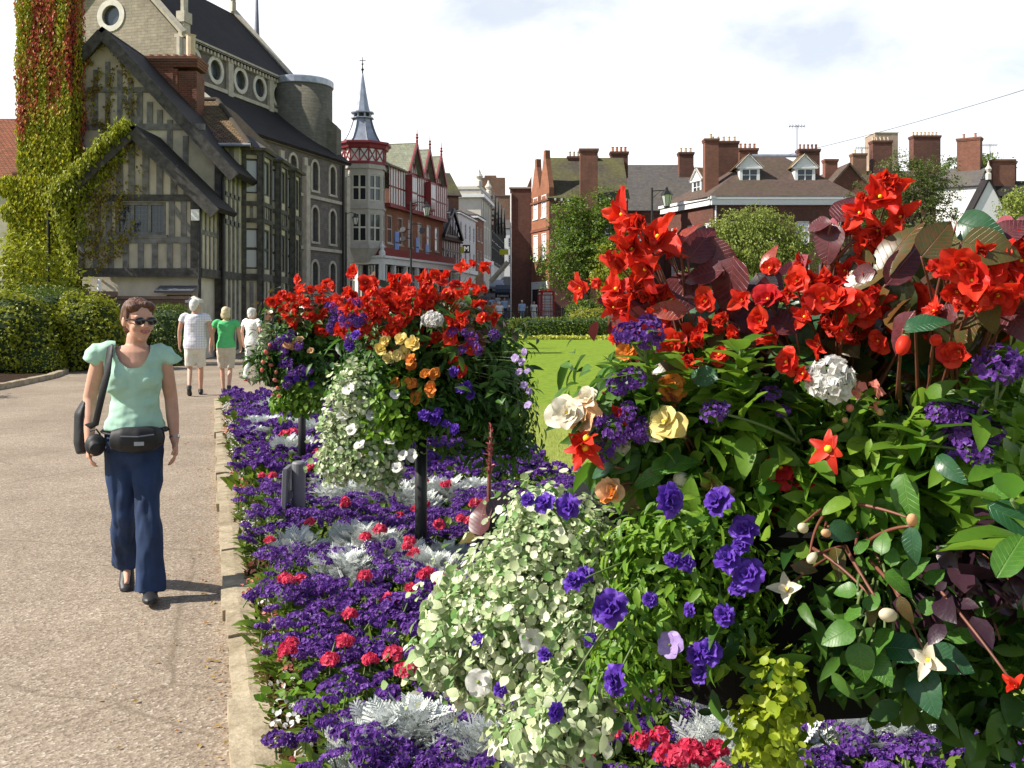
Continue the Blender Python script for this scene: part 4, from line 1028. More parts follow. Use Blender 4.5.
# ---- right side of the street: brick hall with the pointed gable
def hall():
    def ex(pt, fr, fs, root):
        # slanting sunlit gable with twin peaks
        g = Fr((1.6, 82), (2.9, 78), .4); W = MB(); E = PZ(200,79)-.4
        hs = [(a-.55, a+.55, h0, h1) for a in (1.0, 3.0) for h0, h1 in ((PZ(218,80)-.4, PZ(196,80)-.4), (PZ(260,80)-.4, PZ(234,80)-.4))]
        wall_panel(W, g, 0, g.L, 0, E, hs)
        for a0, a1, pk in ((0, 2.05, 12.9), (2.05, g.L, 13.3)):
            m = (a0+a1)/2; W.prism([g.p(a0, E), g.p(a1, E), g.p(a1, E+.9), g.p(m+.25, pk-.3), g.p(m+.2, pk+.35), g.p(m-.2, pk+.35), g.p(m-.25, pk-.3), g.p(a0, E+.9)], -g.n*.4)
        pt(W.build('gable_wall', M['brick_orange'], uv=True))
        for h in hs: pt(window(g, *h, None, M['white_paint'], M['blind'], 2, 2, .06, .08, .05))
        cp = MB(); g.box(cp, -.05, g.L+.05, E-.1, E+.05, -.02, .1); g.box(cp, 0, g.L, PZ(230,80)-.5, PZ(230,80)-.3, -.02, .08); pt(cp.build('string_course', M['brick_red'], uv=True))
        sh = MB(); g.box(sh, .3, g.L-.1, .1, 3.3, .0, .12); so_ = pt(sh.build('shop_surround', M['render_white'])); q = MB(); g.box(q, .6, g.L-.5, .8, 2.7, .122, .14); q.build('pane', M['glass'], so_)
        # blank end wall to its left
        b = Fr((PX(510,82), 82), (1.6, 82), .4); B = MB(); wall_panel(B, b, 0, b.L, 0, PZ(188,82)-.4); B.prism([b.p(b.L-.4, PZ(188,82)-.4), b.p(b.L, PZ(188,82)-.4), b.p(b.L, PZ(176,82)-.4)], -b.n*.3)
        b2 = Fr((PX(510,82), 94), (PX(510,82), 82), .4); wall_panel(B, b2, 0, 12, 0, PZ(188,82)-.4)
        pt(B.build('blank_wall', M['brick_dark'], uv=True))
        c = MB(); slab(c, [b.p(-.08, PZ(187,82)-.4, .08), b.p(b.L, PZ(187,82)-.4, .08), b.p(b.L, PZ(187,82)-.4, -.6), b.p(-.08, PZ(187,82)-.4, -.6)], .12); pt(c.build('coping', M['dressed']))
        s2 = MB(); s2.tube([b.p(.08, .2, .06), b.p(.08, 10.6, .06)], .06, 6); pt(s2.build('downpipe', M['render_white']))
        dn = MB(); k = .4
        while k < fr.L: fr.box(dn, k, k+.14, 9.55, 9.75, 0, .16); k += .5
        pt(dn.build('dentil', M['render_white']))
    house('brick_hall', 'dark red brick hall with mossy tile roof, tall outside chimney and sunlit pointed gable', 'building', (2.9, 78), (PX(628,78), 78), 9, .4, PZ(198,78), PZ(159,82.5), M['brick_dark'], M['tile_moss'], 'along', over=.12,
          wins=[(1.2,6.2,1,1.6),(4.8,6.2,.9,1.6),(5,3,1,1.7)], side=[], extra=ex,
          chimneys=[(3.05,-.35,0,PZ(150,78)-.4,1.35,.8,M['brick_red'],0), (2.9,4.6,12,PZ(156,82)-.4,2.4,1.0,M['brick_dark'],7,M['buff_pot']), (6.0,5.2,12,PZ(155,84)-.3,1.4,.9,M['brick_dark'],4,M['terracotta'])])
hall()
house('slate_roofed_house', 'brick house with a long grey slate roof between the hall and the hotel', 'building', (PX(620,88), 88), (PX(700,88), 88), 9, .6, PZ(209,88), PZ(166,92.5), M['brick_dark'], M['slate_grey'],
      wins=[(1.8,7.0,1,1.5),(5,7.0,1,1.5),(5,4,1,1.5)], chimneys=[(6.4,3.6,12,PZ(160,92),1.3,.9,M['brick_dark'],3,M['buff_pot'])])

def dormer(pt, base, u, n, w, h, d, gh):
    """base = front bottom centre; u right, n outward"""
    f = Fr((base - u*w/2)[:2], (base + u*w/2)[:2], base[2]); W = MB()
    wall_panel(W, f, 0, w, 0, h, [(.14, w-.14, .14, h-.1)], .1)
    f.box(W, -.02, .0, 0, h, -d, 0); f.box(W, w, w+.02, 0, h, -d, 0)
    W.prism([f.p(-.12, h), f.p(w+.12, h), f.p(w/2, h+gh)], -f.n*.1)
    f.beam(W, -.3, h-.02, w/2+.02, h+gh+.12, .14, .0, .16); f.beam(W, w+.3, h-.02, w/2-.02, h+gh+.12, .14, .005, .155)
    f.box(W, -.2, w+.2, h-.1, h+.02, -.02, .1)
    o = pt(W.build('dormer', M['white_paint']))
    Rr = MB(); slab(Rr, [f.p(-.32, h+.0, .18), f.p(w/2, h+gh+.2, .18), f.p(w/2, h+gh+.2, -d), f.p(-.32, h, -d)], .07); slab(Rr, [f.p(w+.32, h, .18), f.p(w/2, h+gh+.203, .18), f.p(w/2, h+gh+.203, -d), f.p(w+.32, h, -d)], .07)
    r = pt(Rr.build('dormer_roof', M['tile_weathered'], uv=True))
    o2 = pt(window(f, .14, w-.14, .14, h-.1, None, M['white_paint'], M['glass'], 2, 3, .05, .07, .06, True, mid=1))
def hotel():
    def ex(pt, fr, fs, root):
        T = MB(); E = PZ(197,80)-.8
        for f in (fr, fs): f.box(T, -.35, f.L+.35, E-.65, E-.05, -.02, .3); f.box(T, -.45, f.L+.45, E-.18, E+.04, -.02, .42)
        pt(T.build('cornice', M['white_paint']))
        u, n = fr.u, fr.n
        dormer(pt, np.array([PX(748,82), 81.4, PZ(189,81.4)]), u, n, 1.6, 1.75, 2.6, .95)
        dormer(pt, np.array([PX(803,82), 81.4, PZ(189,81.4)]), u, n, 1.6, 1.75, 2.6, .95)
        dormer(pt, fs.p(fs.L*.42, PZ(198,83)-.8, -1.2), fs.u, fs.n, 1.5, 1.7, 2.6, .9)
        dp = MB(); dp.tube([fr.p(10.15, .2, .12), fr.p(10.15, 9, .12)], .08, 6); dp.tube([fr.p(.2, .2, .12), fr.p(.2, 9, .12)], .07, 6); pt(dp.build('downpipe', M['white_paint']))
        lr = MB(); lr.tube([fr.p(4.2,PZ(156,84.5)-.8,-4.4), fr.p(8.4,PZ(156,84.5)-.8,-4.4)], .14, 6); pt(lr.build('ridge_lead', M['lead']))
    house('hotel', 'large red brick house with hipped tile roof, white cornice and white dormers', 'building', (PX(713,80), 80), (PX(852,80), 80), 8.8, .8, PZ(197,80), PZ(156,84.5), M['brick_dark'], M['tile_brown'], 'hip', over=.45, bl=(13.4, 87.6), frame=M['white_paint'],
          wins=[(a, h, 1.05, 1.75, 3, 4, M['blind'] if a > 6 else M['glass']) for a in (1.5, 4.2, 7.2, 9.0) for h in (6.0, 2.6)], side=[(a, h, 1.0, 1.7, 3, 4, M['blind']) for a in (1.6,4.4,7.2) for h in (6.0,2.8)], extra=ex,
          chimneys=[(.25,2.2,8,PZ(139,82)-.8,1.1,1.0,M['brick_red'],1,M['buff_pot']),(1.9,5,10,PZ(140,84)-.8,2.3,1.1,M['brick_dark'],5,M['buff_pot']),(4.4,7,11,PZ(147,86)-.8,1.6,.9,M['brick_red'],4,M['terracotta']),(8.9,4.4,10,PZ(149,84)-.8,1.7,1.0,M['brick_dark'],5,M['terracotta'])])
hotel()
# red brick cross gable beyond the hotel
house('gabled_house', 'brick gabled house with pale bargeboards just right of the hotel', 'house', (PX(826,86), 86), (PX(872,86), 86), 8, .8, PZ(190,86), PZ(164,86), M['brick_red'], M['tile_brown'], 'gable', wins=[(1.9,7.9,1.2,1),(1.9,4.6,1.2,1.5)],
      chimneys=[(1.3,3,10,PZ(158,88)-.8,1.1,.8,M['brick_red'],0)])
house('brick_house', 'long brick house with tile roof half hidden behind the leafy tree', 'house', (PX(866,100), 100), (PX(950,100), 100), 8, 1, PZ(205,100), PZ(172,104), M['brick_brown'], M['tile_brown'], 'along', wins=[(2,6,1,1.5),(5,6,1,1.5)],
      chimneys=[(.6,4,9,PZ(154,104)-1,1.4,1,M['brick_brown'],2,M['buff_pot']),(3.0,4.2,9,PZ(141,104)-1,2.0,1.1,M['brick_dark'],5,M['buff_pot']),(7.6,4.2,9,PZ(136,104)-1,2.8,1.2,M['brick_dark'],7,M['buff_pot'])])
house('concrete_tower', 'pale concrete tower block top above the distant roofs', 'tower block', (PX(875,170), 170), (PX(898,170), 170), 5, 6, PZ(133,170), PZ(133,170), M['brick_buff'], M['render_cream'], 'flat')
house('white_house', 'white house with side windows and grey roof behind the pointed white gable', 'house', (PX(936,92), 92), (PX(977,90), 90), 6, 1, PZ(185,90), PZ(170,94), M['render_white'], M['slate_grey'], 'along', wins=[(2.3,5.6,.8,1.6,3,4),(.8,5.4,.8,1.6,3,4)],
      chimneys=[(2.3,3.0,8,PZ(140,94)-1,2.0,1.1,M['brick_red'],2,M['terracotta'])])
house('brick_outshot', 'brown brick house side between the two white walls', 'house', (PX(974,93), 93), (PX(1010,93), 93), 6, 1, PZ(190,93), PZ(168,96), M['brick_dark'], M['slate_grey'], 'along', chimneys=[(.6,2.6,8,PZ(165,96)-1,.8,.7,M['brick_dark'],0),(3.2,1.2,8,PZ(163,95)-1,2.2,1.0,M['brick_red'],0)])
def wg(pt, fr, fs, root):
    m = MB().lathe(fr.p(fr.L/2, PZ(176,84)-.8, -.1), [(.25,-.3),(.25,.2),(.12,.3),(.3,.6),(.1,.9),(.03,1.3)], 6); pt(m.build('finial', M['dressed_pale']))
house('white_gabled_house', 'white pointed gable with grouped narrow windows and a stone finial at the right', 'house', (PX(966,84), 84), (PX(1012,84), 84), 1.2, .8, PZ(222,84), PZ(178,84), M['render_white'], M['slate_dark'], 'gable', over=.1, wins=[(2.0,5.9,1.0,1.4,3,1,M['glass'])], extra=wg)
house('brick_house', 'brick house with dark roof and squat chimney at the right edge', 'house', (PX(1000,90), 90), (PX(1090,90), 90), 8, .8, PZ(196,90), PZ(182,94), M['brick_dark'], M['slate_dark'], 'along', chimneys=[(1.6,3,8,PZ(160,93)-.8,2.0,1,M['brick_red'],0)])
# television aerials and the cable over the roofs
def aerial(px, py0, py1, Y, label):
    r = empty('tv_aerial', P3(px, py0, Y), 0, label, 'aerial', 'television aerials on the roofs'); h = PZ(py1, Y)-PZ(py0, Y)
    m = MB().tube([(0,0,-.6),(0,0,h)], .035, 5); m.build('mast', M['lead_dark'], r)
    m = MB().tube([(-.7,0,h-.1),(.7,0,h-.1)], .025, 4)
    for k in range(6): x = -.6+k*.24; m.tube([(x,-.3,h-.1),(x,.3,h-.1)], .02, 4); m.tube([(x,0,h-.3),(x,0,h+.1)], .02, 4)
    m.build('antenna', M['lead_dark'], r)
aerial(797, 150, 125, 84, 'tall thin aerial above the hotel chimney'); aerial(990, 166, 144, 96, 'aerial above the brown brick house near the white gable'); aerial(862, 160, 147, 104, 'aerial behind the gabled house right of the hotel')
a = P3(640, 178, 120); b = P3(1080, 72, 60); mid = (a+b)/2 - np.array([0,0,2.2])
ts = np.linspace(0, 1, 24)[:, None]; pts = (1-ts)**2*a + 2*ts*(1-ts)*mid + ts**2*b
tag(MB().tube(pts, .022, 5).build('overhead_cable', M['lead_dark'], origin=a), 'thin dark cable sagging across the sky above the hotel roofs', 'cable')
# ================================================================== leaves and plants
def frames(D, N, S):
    D = D / (np.linalg.norm(D, axis=1)[:, None] + 1e-9)
    X = np.cross(D, N); X /= np.linalg.norm(X, axis=1)[:, None] + 1e-9
    N2 = np.cross(X, D)
    S = np.broadcast_to(np.asarray(S, float), (len(D),))
    return np.stack([X, D, N2], axis=-1) * S[:, None, None]
def leaf_t(W=.45, rows=3, fold=.12, curl=.2, tip=1.0, wavy=0.0, wide=.42):
    """leaf of length 1 along y, width W; returns template"""
    V = []; ts = np.linspace(0, 1, rows + 1)
    for t in ts:
        w = W/2 * (math.sin(math.pi * min(1, t ** (math.log(.5)/math.log(wide)))) ** .75 if 0 < t < 1 else 0.0)
        w = max(w, .012 if t < 1 else .004)
        z = -curl*t*t; wz = wavy*math.sin(t*14)
        V += [(-w, t, z + fold*w/W*2*.5 + wz), (0, t, z), (w, t, z + fold*w/W*2*.5 - wz)]
    fs = []
    for i in range(rows):
        a = i*3; fs += [(a, a+1, a+4, a+3), (a+1, a+2, a+5, a+4)]
    return np.array(V), [(np.array(fs), 0)]
def quad_t(W=.6, fold=.15):
    return np.array([(0,0,0),(W/2,.5,fold),(0,1,-.05),(-W/2,.5,fold)]), [(np.array([(0,1,2),(0,2,3)]), 0)]
def round_t(n=7, cup=.15):
    V = [(0,.5,0)] + [(.5*math.sin(2*np.pi*i/n), .5-.5*math.cos(2*np.pi*i/n), cup) for i in range(n)]
    return np.array(V), [(np.array([(0, 1+i, 1+(i+1) % n) for i in range(n)]), 0)]
def lobed_t(lobes=5, depth=.35):
    """palmate leaf outline"""
    n = lobes*4; V = [(0,.45,0)]
    for i in range(n):
        a = 2*np.pi*i/n; r = .5*(1-depth*(.5+.5*math.cos(a*lobes))*(1 if i % 4 else 1)); V.append((r*math.sin(a), .45-r*math.cos(a), .1*r))
    return np.array(V), [(np.array([(0, 1+i, 1+(i+1) % n) for i in range(n)]), 0)]
LEAF3 = leaf_t(); LEAFQ = quad_t(); ROUND = round_t(); 
def rnd_dirs(k): v = rng.normal(size=(k, 3)); return v / np.linalg.norm(v, axis=1)[:, None]

def crown_points(ells, n, clump=.35, shell=.62, per=26, squash=.7):
    """clumped points through ellipsoids; returns points and outward directions"""
    vol = np.array([e[3]*e[4]*e[5] for e in ells]) ** .75; vol /= vol.sum(); P = []; O = []
    nc = max(1, n // per)
    which = rng.choice(len(ells), nc, p=vol); E = np.array(ells)[which]
    d = rnd_dirs(nc); rr = shell + (1-shell) * rng.random(nc) ** .7
    rr *= 1 + .13*rng.normal(size=nc)
    C = E[:, :3] + d * E[:, 3:6] * rr[:, None]
    cs = clump * (.5 + rng.random(nc))
    P = np.repeat(C, per, 0) + rng.normal(size=(nc*per, 3)) * np.repeat(cs, per)[:, None] * np.array([.6, .6, .6*squash])
    O = np.repeat(d, per, 0)
    return P, O
def leaf_cloud(mb, P, O, size, tpl=LEAFQ, mi=0, up=.6, jitter=.8, droop=.3, svar=.35):
    k = len(P); N = O + rnd_dirs(k)*jitter + np.array([0, 0, up])
    D = rnd_dirs(k) + O*.6 + np.array([0, 0, -droop]); D -= N * (np.sum(D*N, 1) / np.sum(N*N, 1))[:, None] * .8
    mb.inst(tpl[0], tpl[1], frames(D, N, size*(1 + svar*rng.normal(size=k)).clip(.4, 1.8)), P, mi)
def limb(mb, a, b, r0, r1, seg=5, wob=.06, n=7):
    a = np.array(a, float); b = np.array(b, float); L = np.linalg.norm(b-a); t = np.linspace(0, 1, seg+1)[:, None]
    p = a + (b-a)*t; p[1:-1] += rng.normal(size=(seg-1, 3))*L*wob; mb.tube(p, np.linspace(r0, r1, seg+1), n)
    return p
def tree(x, y, z, trunk_h, ells, n, leaf, mat, label, cat='tree', name='leafy_tree', clump=.4, gs=1.18, r0=.16, per=26, group=None, bark='bark', up=.5, droop=.3, shell=.55):
    root = empty(name, (x, y, z), 0, label, cat, group)
    ells = [(e[0]-x, e[1]-y, e[2]-z, e[3]*gs, e[4]*gs, e[5]*gs) for e in ells]
    tb = MB(); top = np.array([0, 0, trunk_h]); limb(tb, (0,0,-.1), top, r0, r0*.7, 5, .02, 9)
    for e in ells:
        c = np.array(e[:3])
        for k in range(3):
            q = c + rnd_dirs(1)[0]*np.array(e[3:6])*.45; p = limb(tb, top*(.75+.25*random.random()), q, r0*.5, r0*.14, 5, .05, 6)
            for j in (3, 4, 5): limb(tb, p[j], p[j] + rnd_dirs(1)[0]*np.array(e[3:6])*.5, r0*.14, r0*.04, 3, .06, 5)
    tb.build('trunk', M[bark], root, smooth=True)
    P, O = crown_points(ells, n, clump, shell, per); cb = MB(); leaf_cloud(cb, P, O, leaf, LEAFQ, 0, up, .8, droop)
    cb.build('crown', mat, root)
    return root
def bush(c, r, n, leaf, mat, label, name='bush', boxy=0.0, cat='shrub', group=None, up=.5, noise_a=.17, core=True, sprig=0.0, tpl=None):
    """rounded or clipped shrub standing on the ground; c = base centre"""
    root = empty(name, c, 0, label, cat, group); r = np.array(r, float)
    def shape(d):
        if boxy: m = (np.abs(d)**(2+boxy*6)).sum(1)**(1/(2+boxy*6)); return d/m[:, None]
        return d
    cz = np.array([0, 0, r[2]*.92 if not boxy else r[2]])
    d = rnd_dirs(n); d = d[d[:, 2] > -.85]; k = len(d)
    nz = np.array([mnoise.noise(Vector(v*2.6 + c[0])) for v in d]) if k < 60000 else rng.normal(size=k)*.3
    rad = 1 + noise_a*2*nz + .05*rng.normal(size=k) + sprig*np.maximum(0, rng.normal(size=k))*.1
    P = shape(d)*r*rad[:, None] + cz; ok = P[:, 2] > .02; P, O = P[ok], d[ok]
    mb = MB()
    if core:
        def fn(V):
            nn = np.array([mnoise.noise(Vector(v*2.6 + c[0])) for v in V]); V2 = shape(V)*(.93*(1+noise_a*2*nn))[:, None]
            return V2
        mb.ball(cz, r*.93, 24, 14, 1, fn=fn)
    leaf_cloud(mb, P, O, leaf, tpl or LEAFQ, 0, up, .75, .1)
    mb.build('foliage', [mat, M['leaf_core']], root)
    st = MB()
    for i in range(4): st.tube([(r[0]*.2*(i-1.5), 0, -.05), (r[0]*.25*(i-1.5), 0, r[2]*.7)], .03, 6)
    st.build('stem', M['bark'], root)
    return root
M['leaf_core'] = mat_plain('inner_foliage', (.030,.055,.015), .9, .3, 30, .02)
M['bark'] = mat_plain('tree_bark', (.10,.075,.055), .95, .35, 12, .02)
M['stem_green'] = mat_plain('green_stem', (.11,.16,.05), .6, .2, 20)
M['stem_red'] = mat_plain('red_brown_stem', (.16,.055,.035), .5, .2, 20)
M['leaf_tree'] = mat_leaf('leaf_mid_green', (.085,.15,.018), (.20,.29,.03), .4)
M['leaf_olive'] = mat_leaf('leaf_olive', (.085,.12,.025), (.19,.23,.055), .4)
M['leaf_wist'] = mat_leaf('leaf_pale_yellow_green', (.17,.23,.04), (.38,.42,.09), .4)
M['leaf_gold'] = mat_leaf('leaf_golden', (.27,.29,.03), (.47,.45,.05), .4)
M['leaf_hedge'] = mat_leaf('leaf_hedge', (.07,.12,.014), (.18,.24,.025), .3)
M['leaf_laurel'] = mat_leaf('leaf_yellow_laurel', (.16,.20,.015), (.46,.47,.035), .4)
M['leaf_grey'] = mat_leaf('leaf_grey_green', (.17,.23,.13), (.30,.36,.2), .3)
def m_creeper():
    t = NT('creeper_leaf'); g = t.n('ShaderNodeNewGeometry'); ri = g.outputs['Random Per Island']; ps = g.outputs['Position']
    sp = t.n('ShaderNodeSeparateXYZ'); t.l(ps, sp.inputs[0])
    mp = t.n('ShaderNodeMapping'); mp.inputs['Scale'].default_value = (2.1, 1.2, .33); t.l(ps, mp.inputs[0])
    n1 = t.noise(1.0, 4, mp.outputs[0]); green = t.ramp(ri, [(0, (.17,.21,.012)), (.6, (.44,.45,.02)), (1, (.62,.55,.03))])
    red = t.ramp(ri, [(0, (.22,.05,.02)), (.5, (.42,.06,.035)), (.75, (.60,.08,.06)), (1, (.46,.33,.03))])
    h = t.math('MULTIPLY_ADD', sp.outputs[2], .10); t.t.nodes[-1].inputs[2].default_value = -.60
    k = t.math('ADD', n1, t.math('MINIMUM', t.math('MAXIMUM', h, -.6), .18))
    k2 = t.math('ADD', k, t.math('MULTIPLY', t.math('SUBTRACT', ri, .5), .14))
    c = t.mix(t.ramp(k2, [(.62, (0,0,0)), (.72, (1,1,1))]), green, red)
    t.col(c); t.rough(.5); t.spec(.3)
    tr = t.n('ShaderNodeBsdfTranslucent'); t.l(c, tr.inputs[0]); mx = t.n('ShaderNodeMixShader'); mx.inputs[0].default_value = .3
    t.l(t.bs.outputs[0], mx.inputs[1]); t.l(tr.outputs[0], mx.inputs[2]); t.l(mx.outputs[0], t.out.inputs[0]); return t.m
M['creeper'] = m_creeper()
M['creeper_red'] = mat_leaf('creeper_leaf_red', (.17,.08,.02), (.24,.19,.025), .3, c3=(.40,.38,.03))

# ---- creeper on the big stack
def creeper():
    root = empty('virginia_creeper', (-13.3, 28.7, 0), 0, 'creeper turning red at the top and yellow green below, clothing the tall chimney stack', 'creeper')
    o = np.array([-13.3, 28.7, 0]); P = []; N = []
    def face(n, x0, x1, y0, y1, z0, z1, nr, thick=.14):
        p = np.stack([rng.uniform(x0, x1, n), rng.uniform(y0, y1, n), rng.uniform(z0, z1, n)], 1)
        b = np.array([mnoise.noise(Vector(q*1.1))*.5+.5 for q in p]); p = p + np.array(nr)*(rng.random(n)*thick*(.3+1.4*b))[:, None]
        P.append(p); N.append(np.tile(nr, (n, 1)) + 0.0)
    face(19000, -14.2, -12.66, 28.72, 28.75, .0, 12.3, (0,-1,0)); face(5200, -12.72, -12.70, 28.72, 29.7, .0, 12.3, (1,0,0)); face(5200, -14.14, -14.12, 28.72, 29.7, 5.4, 12.3, (-1,0,0))
    face(2600, -14.4, -14.3, 28.62, 29.8, 0, 5.6, (-1,0,0)); face(7000, -14.42, -12.66, 28.62, 28.65, 0, 5.7, (0,-1,0), .2)
    for c, r, n in (((-14.45, 28.7, 5.4), .32, 1000), ((-14.4, 28.7, 4.6), .28, 700), ((-14.35, 28.65, 3), .3, 800), ((-12.7, 28.7, 2.2), .25, 300)):
        d = rnd_dirs(n); P.append(np.array(c) + d*r*(.6+.5*rng.random(n))[:, None]); N.append(d)
    P = np.vstack(P); P[:, 0] *= 1.078; P[:, 1] = 31.0 + (P[:, 1] - 28.75)*.9; P = P - np.array([-14.3, 31, 0]); root.location = (-14.3, 31, 0); N = np.vstack(N); mb = MB()
    k = len(P); Nn = N + rnd_dirs(k)*.45 + np.array([0,0,.35]); D = rnd_dirs(k)*.5 + np.array([0,0,-1.]) 
    mb.inst(*LEAFQ, frames(D, Nn, .105*(1+.3*rng.normal(size=k)).clip(.5, 1.7)), P); mb.build('foliage', M['creeper'], root)
    st = MB()
    for i in range(7):
        x = -.7+i*.22; st.tube([(x, .02, 0), (x+.1, .02, 4), (x-.05, .02, 8), (x+.05, .02, 12)], .015, 5)
    st.build('stem', M['bark'], root)
    # the same plant running along the roof edges and down the gable
    r2 = empty('roof_creeper', (-13, 29.8, 0), 0, 'bright green creeper growing along the left roof edge of the front gable', 'creeper'); o = np.array([-13, 29.8, 0]); P = []; N = []
    def strip(a, b, n, w, t):
        s = rng.random(n)[:, None]; p = np.array(a) + (np.array(b)-np.array(a))*s + rng.normal(size=(n,3))*np.array([w, .14, w]); P.append(p); N.append(np.tile((-.2,-.6,.7), (n,1)))
    strip((-13.6, 29.5, 4.95), (-11.35, 29.5, 7.12), 2600, .10, 0); strip((-13.5, 29.6, 4.75), (-12.9, 29.6, 5.2), 600, .16, 0); strip((-13.55, 29.7, 4.8), (-13.0, 29.75, 2.6), 900, .10, 0); strip((-12.9, 29.9, 5.1), (-12.9, 29.9, 3.6), 500, .16, 0)
    strip((-12.9, 29.9, 4.9), (-11.6, 29.9, 6.4), 600, .13, 0)
    P = np.vstack(P)-o; N = np.vstack(N); k = len(P); mb = MB(); mb.inst(*LEAFQ, frames(rnd_dirs(k)*.6+np.array([0,0,-.8]), N + rnd_dirs(k)*.5, .11*(1+.3*rng.normal(size=k)).clip(.5,1.6)), P)
    mb.build('foliage', M['leaf_laurel'], r2)
    r3 = empty('gable_creeper', (-13, 31.6, 7), 0, 'thin red and green creeper stems trailing over the timbered gable panels', 'creeper'); o = np.array([-13, 31.6, 7]); P = []
    def run(a, b, n, w=.06):
        n = int(n*.6); a = np.array(a); b = np.array(b); s = rng.random(n)[:, None]; mid = np.array([rng.normal()*.25, 0, rng.normal()*.15]); P.append(a+(b-a)*s+mid*4*s*(1-s)+rng.normal(size=(n,3))*np.array([w,.015,w]))
    Yg = 31.88
    for (x0, y0, x1, y1, n) in ((88,55,84,110,330),(104,40,90,62,420),(112,42,122,62,260),(100,70,94,122,170),(112,66,106,140,230),(122,64,120,130,190),(130,74,128,112,110),(84,98,100,86,100),(86,122,98,142,120),(115,95,113,150,120)):
        run((PX(x0,Yg),Yg,PZ(y0,Yg)), (PX(x1,Yg),Yg,PZ(y1,Yg)), n, .06)
    Yf = 29.88
    for (x0, y0, x1, y1, n) in ((130,140,110,170,160),(140,150,112,185,120),(150,165,110,195,90),(120,190,100,262,330),(110,200,86,265,330),(128,220,100,250,200),(95,190,88,255,300),(142,185,112,205,110),(125,240,95,268,200),(105,170,92,215,330)):
        run((PX(x0,Yf),Yf,PZ(y0,Yf)), (PX(x1,Yf),Yf,PZ(y1,Yf)), n, .09)
    P = np.vstack(P)-o; k = len(P); mb = MB(); mb.inst(*LEAFQ, frames(rnd_dirs(k)*.6+np.array([0,0,-.8]), np.tile((0,-1,.2),(k,1))+rnd_dirs(k)*.4, .085*(1+.3*rng.normal(size=k)).clip(.5,1.6)), P)
    mb.build('foliage', M['creeper_red'], r3)
creeper()

# ---- hedges and shrubs at the left
bush((PX(12,24.5),24.5,0), (1.15,.9,1.0), 5200, .085, M['leaf_laurel'], 'broad yellow green shrub at the left edge beside the path', up=.6)
bush((PX(40,25.6),25.6,0), (.75,.6,1.0), 5200, .055, M['leaf_hedge'], 'dark clipped hedge block between the two yellow green shrubs', name='clipped_hedge', boxy=.8, cat='hedge', noise_a=.03)
bush((PX(48,27),27,0), (1.05,.6,1.06), 4200, .06, M['leaf_hedge'], 'clipped hedge block standing behind against the garden wall', name='clipped_hedge', boxy=.6, cat='hedge', noise_a=.04)
bush((PX(88,25.4),25.4,0), (.85,.8,1.0), 5200, .085, M['leaf_laurel'], 'rounded golden green shrub standing behind the woman in mint top', up=.6)
bush((PX(40,24.2),24.2,0), (.5,.4,.34), 1800, .05, M['leaf_laurel'], 'low clipped box mound at the foot of the hedge', name='box_mound', boxy=.4, noise_a=.05)
bush((PX(171,27.5),27.5,0), (.5,.6,.82), 2600, .06, M['leaf_hedge'], 'dark green hedge end beside the gate post, left of the walking man', name='clipped_hedge', boxy=.6, cat='hedge', noise_a=.05)
bush((PX(125,27.2),27.2,0), (.7,.5,.8), 2600, .07, M['leaf_hedge'], 'dark shrub just right of the golden shrub', noise_a=.1)
bush((PX(22,27.6),27.6,1.0), (.9,.6,1.2), 2800, .13, M['leaf_laurel'], 'tall loose bright green shrub rising over the garden wall', sprig=2.2, up=.7, core=False)
bush((PX(76,28.3),28.3,1.0), (.35,.3,.75), 500, .13, M['leaf_laurel'], 'leafy sprigs at the foot of the creeper clad stack', sprig=2.0, up=.7, core=False)
bush((-11.5,17.4,0), (1.2,1.0,.85), 3000, .085, M['leaf_laurel'], 'yellow green shrub just outside the left edge shading the path')
# ---- park side
T1 = lambda px, py, Y, rx, ry, rz: (PX(px,Y), Y, PZ(py,Y), rx, ry, rz)
tree(PX(588,66), 66, .3, 2.6, [T1(580,262,66,2.3,1.9,1.9), T1(598,240,66,1.9,1.7,2.0), T1(572,225,66,1.4,1.3,1.6), T1(604,215,66,.95,.9,1.4), T1(578,207,66,.55,.5,.9)], 21000, .15, M['leaf_tree'], 'bushy bright green tree in front of the dark brick hall', clump=.32, shell=.45)
tree(PX(622,60), 60, .3, .8, [T1(622,285,60,1.3,1.2,1.4), T1(612,268,60,1.0,.9,1.2)], 5000, .16, M['leaf_laurel'], 'small light green bushy tree beside the red begonias', name='small_tree', clump=.3, r0=.08)
tree(PX(748,62), 62, .3, 2.2, [T1(735,250,62,2.0,1.6,2.0), T1(765,245,62,2.2,1.8,1.9), T1(790,265,62,1.4,1.3,1.6), T1(710,265,62,1.4,1.2,1.6), T1(750,228,62,1.8,1.4,1.1)], 26000, .16, M['leaf_wist'], 'pale yellow green tree with hanging foliage in front of the hotel', clump=.34, droop=1.3, up=.1)
tree(PX(900,68), 68, .4, 3.5, [T1(878,215,68,2.0,1.8,2.4), T1(920,210,68,2.4,1.9,2.6), T1(905,180,68,1.9,1.6,1.7), T1(935,180,68,1.4,1.3,1.5), T1(895,245,68,2.6,2,2.0), T1(865,225,68,1.2,1.2,1.8)], 24000, .15, M['leaf_olive'], 'tall airy olive green tree behind the begonia flowers', clump=.32, r0=.2, shell=.35)
tree(PX(1030,60), 60, .3, 2, [T1(1022,212,60,1.2,1.1,1.4), T1(1035,235,60,1.6,1.2,1.5)], 5200, .17, M['leaf_wist'], 'light green tree top entering at the right edge', clump=.3)
tree(PX(975,120), 120, 1.5, 8, [T1(960,172,120,2.2,2,1.6), T1(990,168,120,2.0,2,1.4), T1(975,170,118,1.4,1.6,1.5)], 4000, .3, M['leaf_tree'], 'distant green tree tops beyond the white houses', clump=.5)
